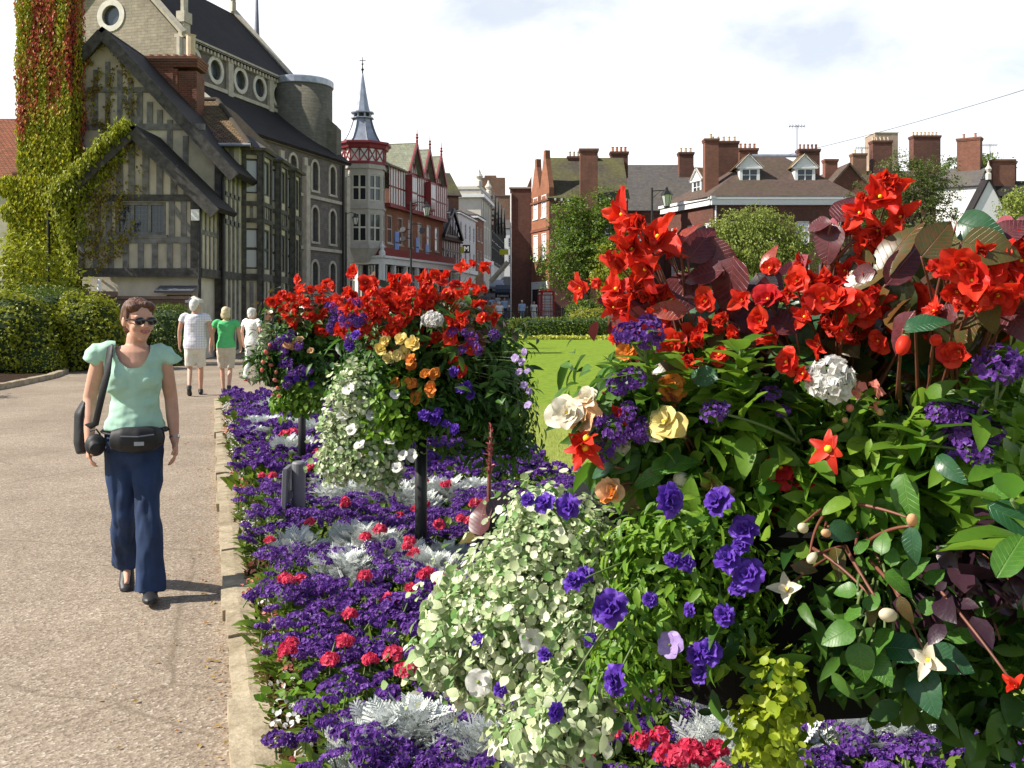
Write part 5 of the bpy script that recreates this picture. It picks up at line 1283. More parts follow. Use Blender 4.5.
bush((PX(592,58),58,.15), (1.3,1.0,.72), 3600, .11, M['leaf_gold'], 'golden yellow rounded shrub near the railings', name='golden_shrub')
bush((PX(610,55),55,.12), (1.0,.8,.55), 2600, .09, M['leaf_grey'], 'pale grey green clipped shrub in front of the golden one', name='grey_shrub', noise_a=.06)
bush((PX(585,62),62,.15), (1.2,.8,1.0), 2200, .13, M['leaf_tree'], 'dark green shrub behind the golden shrub')
hx0, hx1 = PX(513,51), PX(660,51)
bush(((hx0+hx1)/2,51.5,.1), ((hx1-hx0)/2,.6,.48), 9000, .10, M['leaf_hedge'], 'long low clipped hedge along the top of the lawn', name='low_hedge', boxy=.9, cat='hedge', noise_a=.03)
for i, (px, Y, r, mt, lb) in enumerate(((975,36,(1.5,1.0,.9),'leaf_hedge','dark rounded shrub at the right of the lawn'), (1012,33,(1.2,1.0,1.0),'leaf_tree','green shrub at the right edge beyond the lawn'), (1000,42,(2.4,1,1.4),'leaf_olive','tall olive shrub behind the right hand shrubs'), (940,46,(1.8,1,1.1),'leaf_wist','pale green shrub behind the begonia leaves'), (900,50,(1.8,1,1.2),'leaf_laurel','yellow green shrub far behind the begonia stems'), (850,52,(2,1,1.0),'leaf_hedge','dark shrub below the pale tree'), (780,52,(2.2,1,1.1),'leaf_wist','pale shrub under the hanging pale tree'), (700,50,(2.0,1,.9),'leaf_grey','grey green shrub behind the maroon leaves'))):
    bush((PX(px,Y),Y,.08), r, 2600, .10, M[mt], lb)
# yellow edging flowers at the foot of the hedge
P = np.stack([rng.uniform(PX(470,48), PX(680,48), 2600), rng.uniform(47.6, 48.6, 2600), .1+rng.random(2600)*.16], 1); mb = MB()
leaf_cloud(mb, P-np.array([0,48,0]), rnd_dirs(2600), .10, ROUND, 0, 1.2)
M['yellow_flower'] = mat_leaf('yellow_edging_flower', (.42,.46,.05), (.60,.58,.10), .3)
o = mb.build('yellow_edging', M['yellow_flower'], None); o.location = (0,48,0); tag(o, 'band of yellow flowers edging the foot of the low hedge', 'flowers', kind='stuff')
# grass blades on the nearer lawn
n = 90000; gy = 3.2 + 13*rng.random(n)**1.5; gx = rng.uniform(-1.2, 9.5, n)*(gy/16)**.5 + .4
ok = gx > bed_r(gy)+.02; gx, gy = gx[ok], gy[ok]; n = len(gx); mb = MB()
bt = np.array([(-.5,0,0),(.5,0,0),(0,1,.25)]), [(np.array([(0,1,2)]), 0)]
a = rng.uniform(0, 2*np.pi, n); D = np.stack([np.cos(a)*.5, np.sin(a)*.5, np.ones(n)], 1); Nn = np.stack([-np.sin(a), np.cos(a), np.zeros(n)], 1)
Rm = frames(D, np.cross(D, Nn), 1.0) * np.array([.0045, .035, .02])[None, None, :] * (1+.3*rng.normal(size=n)).clip(.5, 2)[:, None, None]
mb.inst(bt[0], bt[1], Rm, np.stack([gx, gy, np.zeros(n)], 1)); M['blade'] = mat_leaf('grass_blade', (.26,.31,.04), (.50,.52,.12), .4)
tag(mb.build('grass', M['blade']), 'short mown grass blades of the lawn', 'grass', kind='stuff')
# ================================================================== walls, railings, posts, lamps
def garden_wall():
    root = empty('garden_wall', (-12, 27.9, 0), 0, 'old red brick garden wall with stone coping behind the hedges', 'wall')
    inv = Matrix.Translation((12, -27.9, 0))
    f = Fr((-18.5, 26.6), (PX(114,28), 28), 0); g = Fr((PX(114,28)+.02, 28.03), (PX(187,28.4), 28.4), 0)
    a, b = MB(), MB()
    f.box(a, 0, f.L, 0, PZ(297,27.5), -.3, 0); g.box(a, 0, g.L, 0, PZ(299,28.2), -.3, 0); f.box(b, -.1, f.L+.04, PZ(297,27.5), PZ(291,27.5), -.36, .06); g.box(b, .05, g.L+.05, PZ(299,28.2), PZ(296,28.2), -.35, .05)
    for mb, nm, mt in ((a, 'brickwork', M['wall_old']), (b, 'coping', mat_plain('wall_coping', (.20,.12,.095), .85, .25, 5, .01))):
        o = mb.build(nm, mt, root, uv=True); o.matrix_parent_inverse = inv
garden_wall()
def gate_post(px, Y, h, label):
    root = empty('gate_post', (PX(px,Y), Y, 0), 0, label, 'gate post'); m = MB(); m.box(-.16,.16,-.16,.16,0,h); m.build('shaft', M['dressed'], root)
    c = MB(); c.box(-.21,.21,-.21,.21,h,h+.08); c.add([(-.2,-.2,h+.08),(.2,-.2,h+.08),(.2,.2,h+.08),(-.2,.2,h+.08),(0,0,h+.2)], [(0,1,4),(1,2,4),(2,3,4),(3,0,4)]); c.build('cap', M['dressed_pale'], root)
gate_post(194, 28.6, 1.75, 'weathered stone gate post at the end of the garden wall')
def marker_post():
    r = empty('marker_post', (PX(99,28.4), 28.4, 0), 0, 'slim black post with white top standing against the garden wall', 'post')
    MB().lathe((0,0,0), [(.05,0),(.05,2.0)], 10).build('shaft', M['black_paint'], r); MB().lathe((0,0,2.0), [(.05,0),(.05,.38),(.02,.41)], 10).build('white_band', M['white_paint'], r)
marker_post()

# iron railings at the top of the park
def railing(x0, x1, Y, label):
    root = empty('railing', ((x0+x1)/2, Y, float(ground_z(0,Y))+.22), 0, label, 'railing', 'iron railings of the park'); cx = (x0+x1)/2; h = 1.05
    m = MB(); m.box(x0-cx, x1-cx, -.02, .02, .12, .16); m.box(x0-cx, x1-cx, -.02, .02, h-.1, h-.06); m.build('rail', M['iron'], root)
    b = MB(); x = x0-cx+.07
    while x < x1-cx: b.box(x-.011, x+.011, -.011, .011, .0, h); x += .15
    b.build('bars', M['iron'], root)
    for x in (x0-cx, x1-cx): MB().lathe((x,0,0), [(.045,0),(.045,h+.08),(.07,h+.12),(.05,h+.2),(.01,h+.24)], 8).build('post', M['iron'], root)
xs = np.linspace(-3.4, 9.6, 7)
lbs = ['railing panel nearest the street at the park entrance', 'second railing panel from the street', 'railing panel below the shoppers in the street', 'railing panel in front of the man in a blue shirt', 'railing panel in front of the telephone box', 'railing panel before the golden shrub']
for i in range(6): railing(xs[i], xs[i+1]-.1, 60, lbs[i])
# white low wall behind the railings
o = MB(); o.box(-.5*5, 5, -.1, .1, 0, .55); tag(o.build('low_wall', M['render_white'], origin=None), 'low white wall seen through the park railings', 'wall'); bpy.data.objects['low_wall'].location = (5.9, 61.5, .45)

# telephone box
def phone_box():
    x, Y = PX(546,74), 74; z = float(ground_z(0,74))+.05
    M['phone_red'] = mat_plain('post_office_red', (.42,.012,.014), .4, .08, 4)
    root = empty('telephone_box', (x, Y, z), R(12), 'red telephone box with glazed sides in front of the brick hall', 'telephone box')
    B = MB(); s = .46
    for sx in (-s, s):
        for sy in (-s, s): B.box(sx-.06, sx+.06, sy-.06, sy+.06, .1, 2.1)
    B.box(-.52,.52,-.52,.52,0,.12); B.box(-.5,.5,-.5,.5,2.05,2.3); B.box(-.54,.54,-.54,.54,2.3,2.36); B.build('body', M['phone_red'], root)
    Rf = MB().ball((0,0,2.34), (.5,.5,.2), 16, 8); Rf.build('domed_roof', M['phone_red'], root, smooth=True)
    for rz in (0, 90, 180, 270):
        D = MB(); c, s_ = math.cos(R(rz)), math.sin(R(rz))
        for k in range(1, 8): D.box(-.4,.4,-.49,-.46,.35+k*.2,.38+k*.2)
        for xx in (-.41,-.22,.2,.39): D.box(xx,xx+.03,-.488,-.462,.12,2.05)
        D.box(-.4,.4,-.487,-.463,.12,.36); o = D.build('door' if rz == 0 else 'side_panel', M['phone_red'], root); o.rotation_euler.z = R(rz)
        G = MB(); G.box(-.4,.4,-.472,-.468,.36,2.04); G.build('pane', M['glass_pale'], o)
        S = MB(); S.box(-.34,.34,-.51,-.502,2.12,2.25); so_ = S.build('sign_panel', M['render_white'], o)
        if rz == 0:
            t = text_mesh('TELEPHONE', .1, M['black_paint']); t.parent = so_; t.location = (0,-.513,2.185); t.rotation_euler = (R(90),0,0)
phone_box()

def lantern(root, x, y, z, s=1.0):
    g = MB().lathe((x,y,z), [(.10*s,0),(.19*s,.42*s)], 6); o = g.build('lantern_glass', M['lamp_glass'], root)
    f = MB(); 
    for i in range(6):
        a = i*R(60); f.tube([(x+.105*s*math.cos(a), y+.105*s*math.sin(a), z), (x+.195*s*math.cos(a), y+.195*s*math.sin(a), z+.42*s)], .012, 4)
    f.lathe((x,y,z-.04*s), [(.12*s,0),(.12*s,.04*s)], 6); f.lathe((x,y,z+.42*s), [(.24*s,0),(.23*s,.03*s),(.12*s,.15*s),(.06*s,.18*s),(.06*s,.24*s),(.02*s,.3*s)], 6); f.build('lantern_frame', M['iron'], o)
M['lamp_glass'] = m_glass('lamp_glass', (.45,.47,.45), .15)
def lamp_post():
    Y = 46; x = PX(411, Y); H = PZ(203, Y)
    root = empty('lamp_post', (x, Y, .08), 0, 'tall black lamp post with one hanging lantern and floodlights beside the flowers', 'lamp post')
    MB().lathe((0,0,0), [(.12,0),(.12,.5),(.07,.6),(.065,2.6),(.05,2.7),(.045,H)], 12).build('post', M['iron'], root)
    a = MB(); a.tube([(0,0,H-.12),(.3,0,H-.03),(.72,0,H-.08)], .022, 6); a.tube([(0,0,H-.5),(.35,0,H-.15)], .014, 5); a.tube([(-.02,0,H-1.3),(-.3,0,H-1.3)], .02, 6); a.tube([(0,0,H-1.05),(.5,0,H-1.05),(.5,0,H-1.2)], .02, 6); a.tube([(0,0,H-1.7),(-.3,0,H-1.7)], .02, 6); a.build('bracket', M['iron'], root)
    lantern(root, .72, 0, H-.66, .9)
    for (dx, dz, t) in ((.5, -1.38, 20), (-.34, -1.35, -25), (-.34, -1.78, -10)):
        f = MB(); f.lathe((0,0,0), [(.06,-.1),(.11,-.06),(.15,.1),(.13,.11)], 12); o = f.build('floodlight', M['iron'], root); o.location = (dx, 0, H+dz); o.rotation_euler = (R(60), R(t), 0)
lamp_post()
def thin_lamp():
    Y = 58; x = PX(346, Y); root = empty('lamp_post', (x, Y, .1), 0, 'slender black lamp post with a small lantern in front of the turret shop', 'lamp post'); H = PZ(214, Y)
    MB().lathe((0,0,0), [(.1,0),(.1,.5),(.06,.6),(.045,H)], 10).build('post', M['iron'], root); b = MB().tube([(0,0,H-.1),(.3,0,H),(.55,0,H-.1)], .02, 5); b.build('bracket', M['iron'], root); lantern(root, .55, 0, H-.7, .9)
thin_lamp()
def park_lamp():
    Y = 46; x = PX(652, Y); root = empty('lamp_post', (x, Y, .1), 0, 'black lamp post with glass lantern on a side arm, rising behind the red begonias', 'lamp post'); H = PZ(190, Y)
    MB().lathe((0,0,0), [(.11,0),(.11,.6),(.06,.7),(.05,H)], 10).build('post', M['iron'], root); b = MB().tube([(0,0,H-.15),(.35,0,H-.12),(.65,0,H-.12)], .022, 5); b.tube([(0,0,H-.5),(.4,0,H-.14)], .014, 5); b.build('bracket', M['iron'], root); lantern(root, .68, 0, H-.85, 1.25)
park_lamp()
# little interpretation sign on a post in the bed
def bed_sign():
    Y = 6.5; x = PX(298, Y); root = empty('plant_sign', (x, Y, .05), 0, 'small grey post with a tilted name panel standing among purple flowers', 'sign'); h = PZ(461, Y)-.05
    M['post_grey'] = mat_plain('grey_plastic_post', (.17,.175,.19), .45, .1, 5)
    o = MB().lathe((0,0,0), [(.045,0),(.045,h-.01),(.036,h)], 18).build('post', M['post_grey'], root, smooth=False); o.rotation_euler = (R(2), R(1), 0)
    p = MB(); p.box(-.012,.012,-.10,.10,0,.34); b = p.build('panel', M['post_grey'], root); b.location = (-.07, -.04, h-.37); b.rotation_euler = (0, R(2), R(2))
    q = MB(); q.box(-.0165,-.0125,-.09,.09,.015,.325); q.build('panel_face', mat_plain('sign_face', (.55,.55,.53), .4, .1, 6), b)
    q = MB(); q.box(-.05,.01,-.03,.03,.16,.2); bb = q.build('bracket', M['post_grey'], root); bb.location = (-.03,-.03,h-.39)
bed_sign()
# things far up the street
def ladder_board():
    Y = 74; root = empty('plank_stack', (0,0,0), 0, 'long pale board leaning beside the blank brick wall', 'board'); m = MB()
    a, b = P3(490.5, 282, Y), P3(508, 262, Y); m.tube([a, b], (.18), 4); m.build('board', mat_plain('pale_board', (.36,.31,.22), .8, .2, 3), root)
ladder_board()
def car(x, y, z, rz, mat, label):
    r = empty('parked_car', (x, y, z), rz, label, 'car', 'cars parked up the street'); b = MB()
    b.prism([(-2.0,-.8,.35),(2.0,-.8,.35),(2.05,-.8,.7),(1.1,-.8,.92),(.5,-.8,1.38),(-1.2,-.8,1.4),(-1.9,-.8,.95),(-2.05,-.8,.6)], (0,1.6,0)); b.build('body', mat, r)
    g = MB(); g.prism([(.95,-.7,.95),(.45,-.7,1.33),(-1.1,-.7,1.34),(-1.6,-.7,.97)], (0,1.4,0)); g.V = [g.arrays()*np.array([1,1.16,1.0])]; g.build('window', M['glass'], r)
    for wx in (-1.3, 1.3):
        for wy in (-.72, .72):
            w_ = MB().tube([(0,-.1,0),(0,.1,0)], .31, 14); o = w_.build('wheel', M['black_paint'], r); o.location = (wx, wy, .31)
M['car_silver'] = mat_plain('silver_car_paint', (.45,.46,.48), .3, .03, 3, metal=.6); M['car_dark'] = mat_plain('dark_car_paint', (.03,.035,.05), .25, .03, 3)
car(PX(497,118), 118, float(ground_z(0,118)), R(88), M['car_silver'], 'silver car parked up the street'); car(PX(504,108), 108, float(ground_z(0,108)), R(86), M['car_dark'], 'dark blue car parked up the street')
def shop_sign(px, py, Y, w, h, mat, label, txt=None):
    p = P3(px, py, Y); r = empty('shop_sign', p, 0, label, 'sign'); m = MB(); m.box(-w/2, w/2, -.05, .05, -h/2, h/2); o = m.build('panel', mat, r); b = MB(); b.box(-w/2-.4, -w/2, -.02, .02, h/2-.1, h/2-.06); b.build('bracket', M['iron'], r)
    if txt: t = text_mesh(txt, h*.8, M['white_paint'], .01, bold=.02); t.parent = o; t.location = (0,-.06,0); t.rotation_euler = (R(90),0,0)
M['sign_yellow'] = mat_plain('yellow_sign', (.62,.60,.03), .5, .05, 3); 
shop_sign(461.5, 250, 92, .5, .6, M['sign_yellow'], 'small yellow hanging shop sign'); shop_sign(466.5, 249, 95, .7, .8, M['black_paint'], 'black hanging shop sign with a pale letter M', 'M'); shop_sign(504, 252, 112, 1.0, .6, M['sign_yellow'], 'yellow projecting sign farther up the street')
# ================================================================== flowers
def petal_grid(L, W, cup=.2, ruf=0.0, nu=6, nv=5, notch=0.0, tipw=.8, ph=0.0, point=0.0):
    V = []
    for i in range(nv+1):
        t = i/nv; w = W/2*(math.sin(math.pi*min(1, .12+.75*t*tipw+.06))**.7); w *= (1-point*t*t)
        for j in range(nu+1):
            u = j/nu*2-1; x = w*u; y = L*t*(1-notch*(1-abs(u))*t) - L*.16*(u*u)*t; z = cup*L*(u*u*.5 + t*t*.5) + ruf*L*.55*math.sin(u*4.0+ph)*t*t - .22*L*t*t*t
            V.append((x, y, z))
    n = nu+1; return np.array(V), np.array([(a*n+b, a*n+b+1, (a+1)*n+b+1, (a+1)*n+b) for a in range(nv) for b in range(nu)])
def bloom_mesh(name, rings, mats, center=None, seed=0, jit=.12):
    """rings: (count, L, W, tilt degrees from flat, z, cup, ruffle[, point])"""
    r = np.random.default_rng(seed); mb = MB()
    for ri, rg in enumerate(rings):
        cnt, L, W, tilt, z0, cup, ruf = rg[:7]; pt_ = rg[7] if len(rg) > 7 else 0.0
        off = r.random()*6.28
        for i in range(cnt):
            pv, pf = petal_grid(L*(1+jit*r.normal()*.6), W*(1+jit*r.normal()*.6), cup, ruf, ph=r.random()*6, point=pt_)
            a = off + 2*np.pi*i/cnt + jit*r.normal()*.6; t = R(tilt + 40*jit*r.normal())
            Mx = np.array(Matrix.Rotation(a, 3, 'Z') @ Matrix.Rotation(t, 3, 'X'))
            mb.add(pv @ Mx.T + [0, 0, z0], pf)
    if center: mb.ball((0, 0, center[1]), center[0], 7, 5, 1)
    return mb.mesh(name, mats, True)
def m_petal(name, c1, c2, trans=.35, rough=.5, c3=None):
    t = NT(name); g = t.n('ShaderNodeNewGeometry'); ri = g.outputs['Random Per Island']; oi = t.n('ShaderNodeObjectInfo')
    c = t.ramp(t.math('MULTIPLY', t.math('ADD', ri, oi.outputs['Random']), .5), [(.1, c1), (.9, c2)] if c3 is None else [(.1, c1), (.5, c2), (.9, c3)])
    v = t.noise(60, 3, t.objc()); c = t.mix(.4, c, t.ramp(v, [(.35, (.55,.5,.5)), (.6, (1,1,1))]), 'MULTIPLY')
    t.col(c); t.rough(rough); t.spec(.3); t.bs.inputs['Sheen Weight'].default_value = .1
    tr = t.n('ShaderNodeBsdfTranslucent'); t.l(c, tr.inputs[0]); mx = t.n('ShaderNodeMixShader'); mx.inputs[0].default_value = trans
    t.l(t.bs.outputs[0], mx.inputs[1]); t.l(tr.outputs[0], mx.inputs[2]); t.l(mx.outputs[0], t.out.inputs[0]); return t.m
PM = {'red': m_petal('petal_scarlet', (.50,.008,.006), (.86,.055,.018), .42, c3=(.74,.02,.010)), 'orange': m_petal('petal_orange', (.80,.22,.03), (.85,.34,.05)),
      'yellow': m_petal('petal_yellow', (.85,.62,.14), (.86,.74,.30)), 'peach': m_petal('petal_peach', (.82,.42,.20), (.85,.58,.33)),
      'purple': m_petal('petal_violet', (.085,.020,.36), (.17,.06,.55)), 'white': m_petal('petal_white', (.80,.79,.74), (.85,.84,.82)),
      'pink': m_petal('petal_pink_red', (.72,.030,.10), (.82,.09,.17)), 'cream': m_petal('petal_cream', (.84,.74,.52), (.86,.82,.68)), 'lilac': m_petal('petal_lilac', (.42,.28,.62), (.55,.42,.72)),
      'helio': m_petal('petal_heliotrope', (.075,.016,.20), (.21,.07,.41), .3), 'salmon': m_petal('petal_salmon', (.80,.20,.16), (.84,.34,.26)), 'darkred': m_petal('petal_dark_red', (.48,.010,.012), (.66,.02,.03))}
M['pollen'] = mat_plain('yellow_stamens', (.85,.55,.03), .6, .1, 40); M['pistil'] = mat_plain('green_calyx', (.22,.28,.06), .6, .1, 40)
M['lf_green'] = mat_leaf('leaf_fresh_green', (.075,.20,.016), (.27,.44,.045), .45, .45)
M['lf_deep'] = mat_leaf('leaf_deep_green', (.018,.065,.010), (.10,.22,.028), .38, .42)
M['lf_bright'] = mat_leaf('leaf_bright_green', (.10,.25,.015), (.28,.46,.04), .4)
M['lf_lime'] = mat_leaf('leaf_lime', (.30,.42,.025), (.55,.62,.06), .5)
M['lf_var'] = mat_leaf('leaf_cream_variegated', (.14,.29,.07), (.56,.63,.36), .3, .55, c3=(.82,.83,.66))
M['lf_silver'] = mat_leaf('leaf_silver', (.56,.60,.57), (.78,.80,.78), .15, .75, .2)
M['lf_mar'] = mat_leaf('leaf_maroon', (.075,.016,.022), (.20,.040,.045), .28, .28, .55, c3=(.10,.045,.028))
M['lf_bronze'] = mat_leaf('leaf_bronze_green', (.030,.050,.018), (.13,.085,.022), .28, .28, .55, c3=(.16,.045,.02))
M['lf_pk'] = mat_leaf('leaf_rose_maroon', (.30,.05,.07), (.45,.12,.12), .3, .3)
M['lf_plum'] = mat_leaf('leaf_plum_black', (.028,.012,.022), (.075,.030,.048), .15, .35)
def veined(name, base, vein, edge=None, trans=.3, rough=.33):
    """big leaf with side veins drawn from its own coordinates (object space of the leaf)"""
    t = NT(name); oc = t.objc(); sp = t.n('ShaderNodeSeparateXYZ'); t.l(oc, sp.inputs[0])
    ax = t.math('ABSOLUTE', sp.outputs[0]); y = sp.outputs[1]
    w = t.math('SINE', t.math('MULTIPLY', t.math('SUBTRACT', y, t.math('MULTIPLY', ax, .75)), 62)); 
    vn = t.ramp(w, [(.0, (0,0,0)), (.90, (0,0,0)), (.985, (1,1,1))]); mid = t.ramp(ax, [(.004, (1,1,1)), (.016, (0,0,0))])
    f = t.math('MAXIMUM', vn, mid); nz = t.noise(7, 4, oc)
    c = t.mix(t.math('MULTIPLY', f, .45), t.ramp(nz, [(.3, base), (.7, edge or tuple(v*1.7 for v in base))]), vein)
    t.col(c); t.rough(rough); t.spec(.5); tr = t.n('ShaderNodeBsdfTranslucent'); t.l(c, tr.inputs[0]); mx = t.n('ShaderNodeMixShader'); mx.inputs[0].default_value = trans
    t.l(t.bs.outputs[0], mx.inputs[1]); t.l(tr.outputs[0], mx.inputs[2]); t.l(mx.outputs[0], t.out.inputs[0])
    t.bump(t.math('MULTIPLY', f, -1), .008, .35); return t.m
VL = {'D': veined('big_leaf_maroon', (.065,.018,.024), (.25,.05,.05), (.14,.030,.032)), 'K': veined('big_leaf_blackish', (.018,.022,.028), (.10,.04,.05), (.05,.03,.03)),
      'G': veined('big_leaf_bronze', (.035,.075,.020), (.22,.07,.03), (.14,.055,.018)), 'B': veined('big_leaf_green', (.055,.17,.022), (.20,.34,.07), (.10,.24,.03), .35, .4),
      'R': veined('big_leaf_red', (.28,.035,.03), (.5,.12,.07), (.42,.09,.05), .4), 'P': veined('big_leaf_rose', (.38,.09,.11), (.55,.2,.2), (.30,.05,.07), .35),
      'O': veined('big_leaf_olive', (.075,.10,.022), (.22,.10,.05), (.13,.075,.02)), 'T': veined('big_leaf_teal', (.022,.085,.035), (.07,.16,.06), (.03,.11,.04), .3, .3)}

BL = {}     # bloom mesh library, real sizes in metres
for k in ('red', 'orange', 'yellow', 'peach', 'darkred', 'cream', 'salmon'):
    BL['beg_'+k] = [bloom_mesh('begonia_bloom', [(4,.036,.046,4+10*i,0,.28,.20), (4,.030,.036,24+8*i,.003,.35,.22), (3,.019,.022,50,.006,.4,.2)], [PM[k], M['pollen']], (.0042,.008), 10+i, .28) for i in range(4)]
BL['pend_red'] = [bloom_mesh('begonia_bloom', [(4,.044,.032,10+16*i,0,.3,.20,.3), (4,.034,.026,38+10*i,.003,.4,.2,.3)], [PM['red'], M['pollen']], (.004,.010), 30+i, .34) for i in range(5)]
BL['star_red'] = [bloom_mesh('dahlia_bloom', [(6,.030,.017,8,0,.1,.03,.4)], [PM['red'], M['pollen']], (.006,.003), 3, .2)]
BL['star_white'] = [bloom_mesh('begonia_bloom', [(4,.034,.022,25,0,.2,.06,.5), (2,.02,.014,60,.002,.2,0)], [PM['cream'], M['pollen']], (.004,.004), 4+i) for i in range(2)]
BL['pet_purple'] = [bloom_mesh('petunia_bloom', [(6,.026,.026,12,0,.2,.28), (6,.020,.022,35,.004,.3,.3), (5,.013,.018,60,.007,.3,.3)], [PM['purple']], None, 40+i) for i in range(3)]
BL['pet_lilac'] = [bloom_mesh('petunia_bloom', [(5,.028,.032,14,0,.2,.14)], [PM['lilac'], M['pistil']], (.003,.003), 50)]
BL['pet_white'] = [bloom_mesh('petunia_bloom', [(5,.027,.033,16,0,.2,.12)], [PM['white'], M['pistil']], (.004,.003), 51+i) for i in range(2)]
def umbel(name, mat, R_, flat, nf, fs, seed, petals=5, cal=True):
    r = np.random.default_rng(seed); mb = MB()
    d = r.normal(size=(nf, 3)); d[:, 2] = np.abs(d[:, 2])*(1.2 if flat else .9) + (.15 if flat else -.15); d /= np.linalg.norm(d, axis=1)[:, None]
    P = d*np.array([R_, R_, R_*(.42 if flat else .85)])*(.85+.22*r.random(nf))[:, None]
    t = [(0,0,-.25)]+[(math.cos(2*np.pi*i/(petals*2))*(1 if i % 2 == 0 else .74), math.sin(2*np.pi*i/(petals*2))*(1 if i % 2 == 0 else .74), 0.0) for i in range(petals*2)]
    tf = np.array([(0, 1+i, 1+(i+1) % (petals*2)) for i in range(petals*2)])
    N = d + .35*r.normal(size=(nf,3)); D = np.cross(N, r.normal(size=(nf,3)))
    mb.inst(np.array(t), [(tf, 0)], frames(D, N, fs*(1+.2*r.normal(size=nf))), P)
    if cal: mb.tube([(0,0,-R_*1.3),(0,0,-R_*.1)], .003, 5, 1); 
    return mb.mesh(name, [mat, M['stem_green']], False)
BL['helio'] = [umbel('flower_head', PM['helio'], (.026+.006*i), True, 80, .0066, 60+i) for i in range(4)]
BL['helio_far'] = [umbel('flower_head', PM['helio'], .04, True, 34, .014, 66+i, 4, False) for i in range(2)]
BL['geranium'] = [umbel('flower_head', PM['pink'], .032, False, 60, .0115, 70+i) for i in range(3)]
BL['ger_white'] = [umbel('flower_head', PM['white'], .028, False, 130, .0075, 74)]
BL['ger_far'] = [umbel('flower_head', PM['pink'], .045, False, 14, .022, 75, 4, False)]
BL['ger_salmon'] = [umbel('flower_head', PM['salmon'], .022, False, 14, .009, 76)]
def bud_mesh(name, mat, s): 
    mb = MB().ball((0,0,0), (s*.8, s*.8, s*1.25), 9, 6, 0); mb.ball((0,0,-s*1.1), (s*.45,s*.45,s*.5), 7, 5, 1); return mb.mesh(name, [mat, M['stem_green']], True)
BL['bud_red'] = [bud_mesh('bud', PM['red'], .011)]; BL['bud_cream'] = [bud_mesh('bud', PM['cream'], .011)]; BL['bud_peach'] = [bud_mesh('bud', PM['peach'], .010)]; BL['bud_pink'] = [bud_mesh('bud', PM['salmon'], .013)]
_bi = [0]
def put_bloom(kind, loc, facing, parent, size=1.0, name=None, roll=None):
    """one flower as a part of its plant; facing = direction the flower looks"""
    v = BL[kind]; _bi[0] += 1; me = v[_bi[0] % len(v)]
    o = bpy.data.objects.new(name or me.name.split('.')[0], me); COL.objects.link(o); o.parent = parent
    q = Vector(facing).to_track_quat('Z', 'Y'); o.rotation_mode = 'QUATERNION'
    from mathutils import Quaternion
    o.rotation_quaternion = q @ Quaternion((0,0,1), random.uniform(0, 6.28) if roll is None else roll)
    o.location = Vector(loc) - (Vector(parent.location) if parent else Vector()); o.scale = (size,)*3
    return o
TOCAM = lambda p: unit(np.array([0, 0, EYE]) - np.array(p))

# ---------- leaf and stem scatter helpers working in world space, stored relative to the plant
def hair_stems(mb, root, tips, r0=.004, r1=.002, n=5, sag=.05, mi=0):
    root = np.array(root)
    for t in tips:
        t = np.array(t); mid = (root+t)/2 + np.array([0,0,sag*np.linalg.norm(t-root)*2]); ts = np.linspace(0,1,7)[:,None]
        mb.tube((1-ts)**2*root + 2*ts*(1-ts)*mid + ts**2*t, np.linspace(r0, r1, 7), n, mi)
def mass(mb, ells, n, size, tpl, mi=0, per=9, clump=.05, shell=.55, up=.6, droop=.3, jitter=.7, svar=.3):
    P, O = crown_points(ells, n, clump, shell, per, 1.0); leaf_cloud(mb, P, O, size, tpl, mi, up, jitter, droop, svar); return P
def plant(name, loc, label, cat='plant', group=None): return empty(name, loc, 0, label, cat, group)
def rel(mb, root): mb.V = [mb.arrays() - np.array(root.location)]; return mb
SMALLV = leaf_t(.8, 4, .14, .3, wide=.48); LB4 = leaf_t(.5, 5, .16, .35, wavy=.012); LLAN = leaf_t(.36, 4, .15, .4); LOV = leaf_t(.62, 4, .12, .3, wide=.45); LOBE = lobed_t(); BIG = leaf_t(.74, 9, .14, .32, wavy=.022, wide=.36)
BIGL = leaf_t(.50, 9, .14, .35, wavy=.02, wide=.4)
bigmesh = {}
def big_leaf(kind, px, py, Y, ln, ang, root, stem=None, face=None, wide=True, tilt=0):
    """a large leaf of its own: base centre given by its middle on the picture, real size ln metres, ang = direction of its tip"""
    key = (kind, wide)
    if key not in bigmesh:
        t = BIG if wide else BIGL; mb = MB(); mb.add(t[0], t[1][0][0]); bigmesh[key] = mb.mesh('leaf', VL[kind], True)
    c = P3(px, py, Y); N = unit(TOCAM(c)*.75 + np.array([-.35, 0, .45]) + rng.normal(size=3)*.25 if face is None else np.array(face, float))
    d = np.array([math.cos(R(ang)), -.15*math.sin(R(tilt)), math.sin(R(ang))]); d = unit(d - N*np.dot(d, N)); X = np.cross(d, N)
    b = c - d*ln*.5
    o = bpy.data.objects.new('leaf', bigmesh[key]); COL.objects.link(o); o.parent = root
    Mx = Matrix(((X[0]*ln, d[0]*ln, N[0]*ln, b[0]-root.location[0]), (X[1]*ln, d[1]*ln, N[1]*ln, b[1]-root.location[1]), (X[2]*ln, d[2]*ln, N[2]*ln, b[2]-root.location[2]), (0,0,0,1)))
    o.matrix_local = Mx
    if stem is not None: STEMS.append((b, d*ln*.35))
    return b
STEMS = []
def curve_stem(mb, a, b, r0=.006, r1=.003, lift=.06, mi=0, n=6):
    a = np.array(a, float); b = np.array(b, float); L = np.linalg.norm(b-a); m = (a+b)/2 + np.array([0,0,lift*2*L]) + rng.normal(size=3)*.05*L; ts = np.linspace(0,1,9)[:,None]
    mb.tube((1-ts)**2*a + 2*ts*(1-ts)*m + ts**2*b, np.linspace(r0, r1, 9), n, mi)

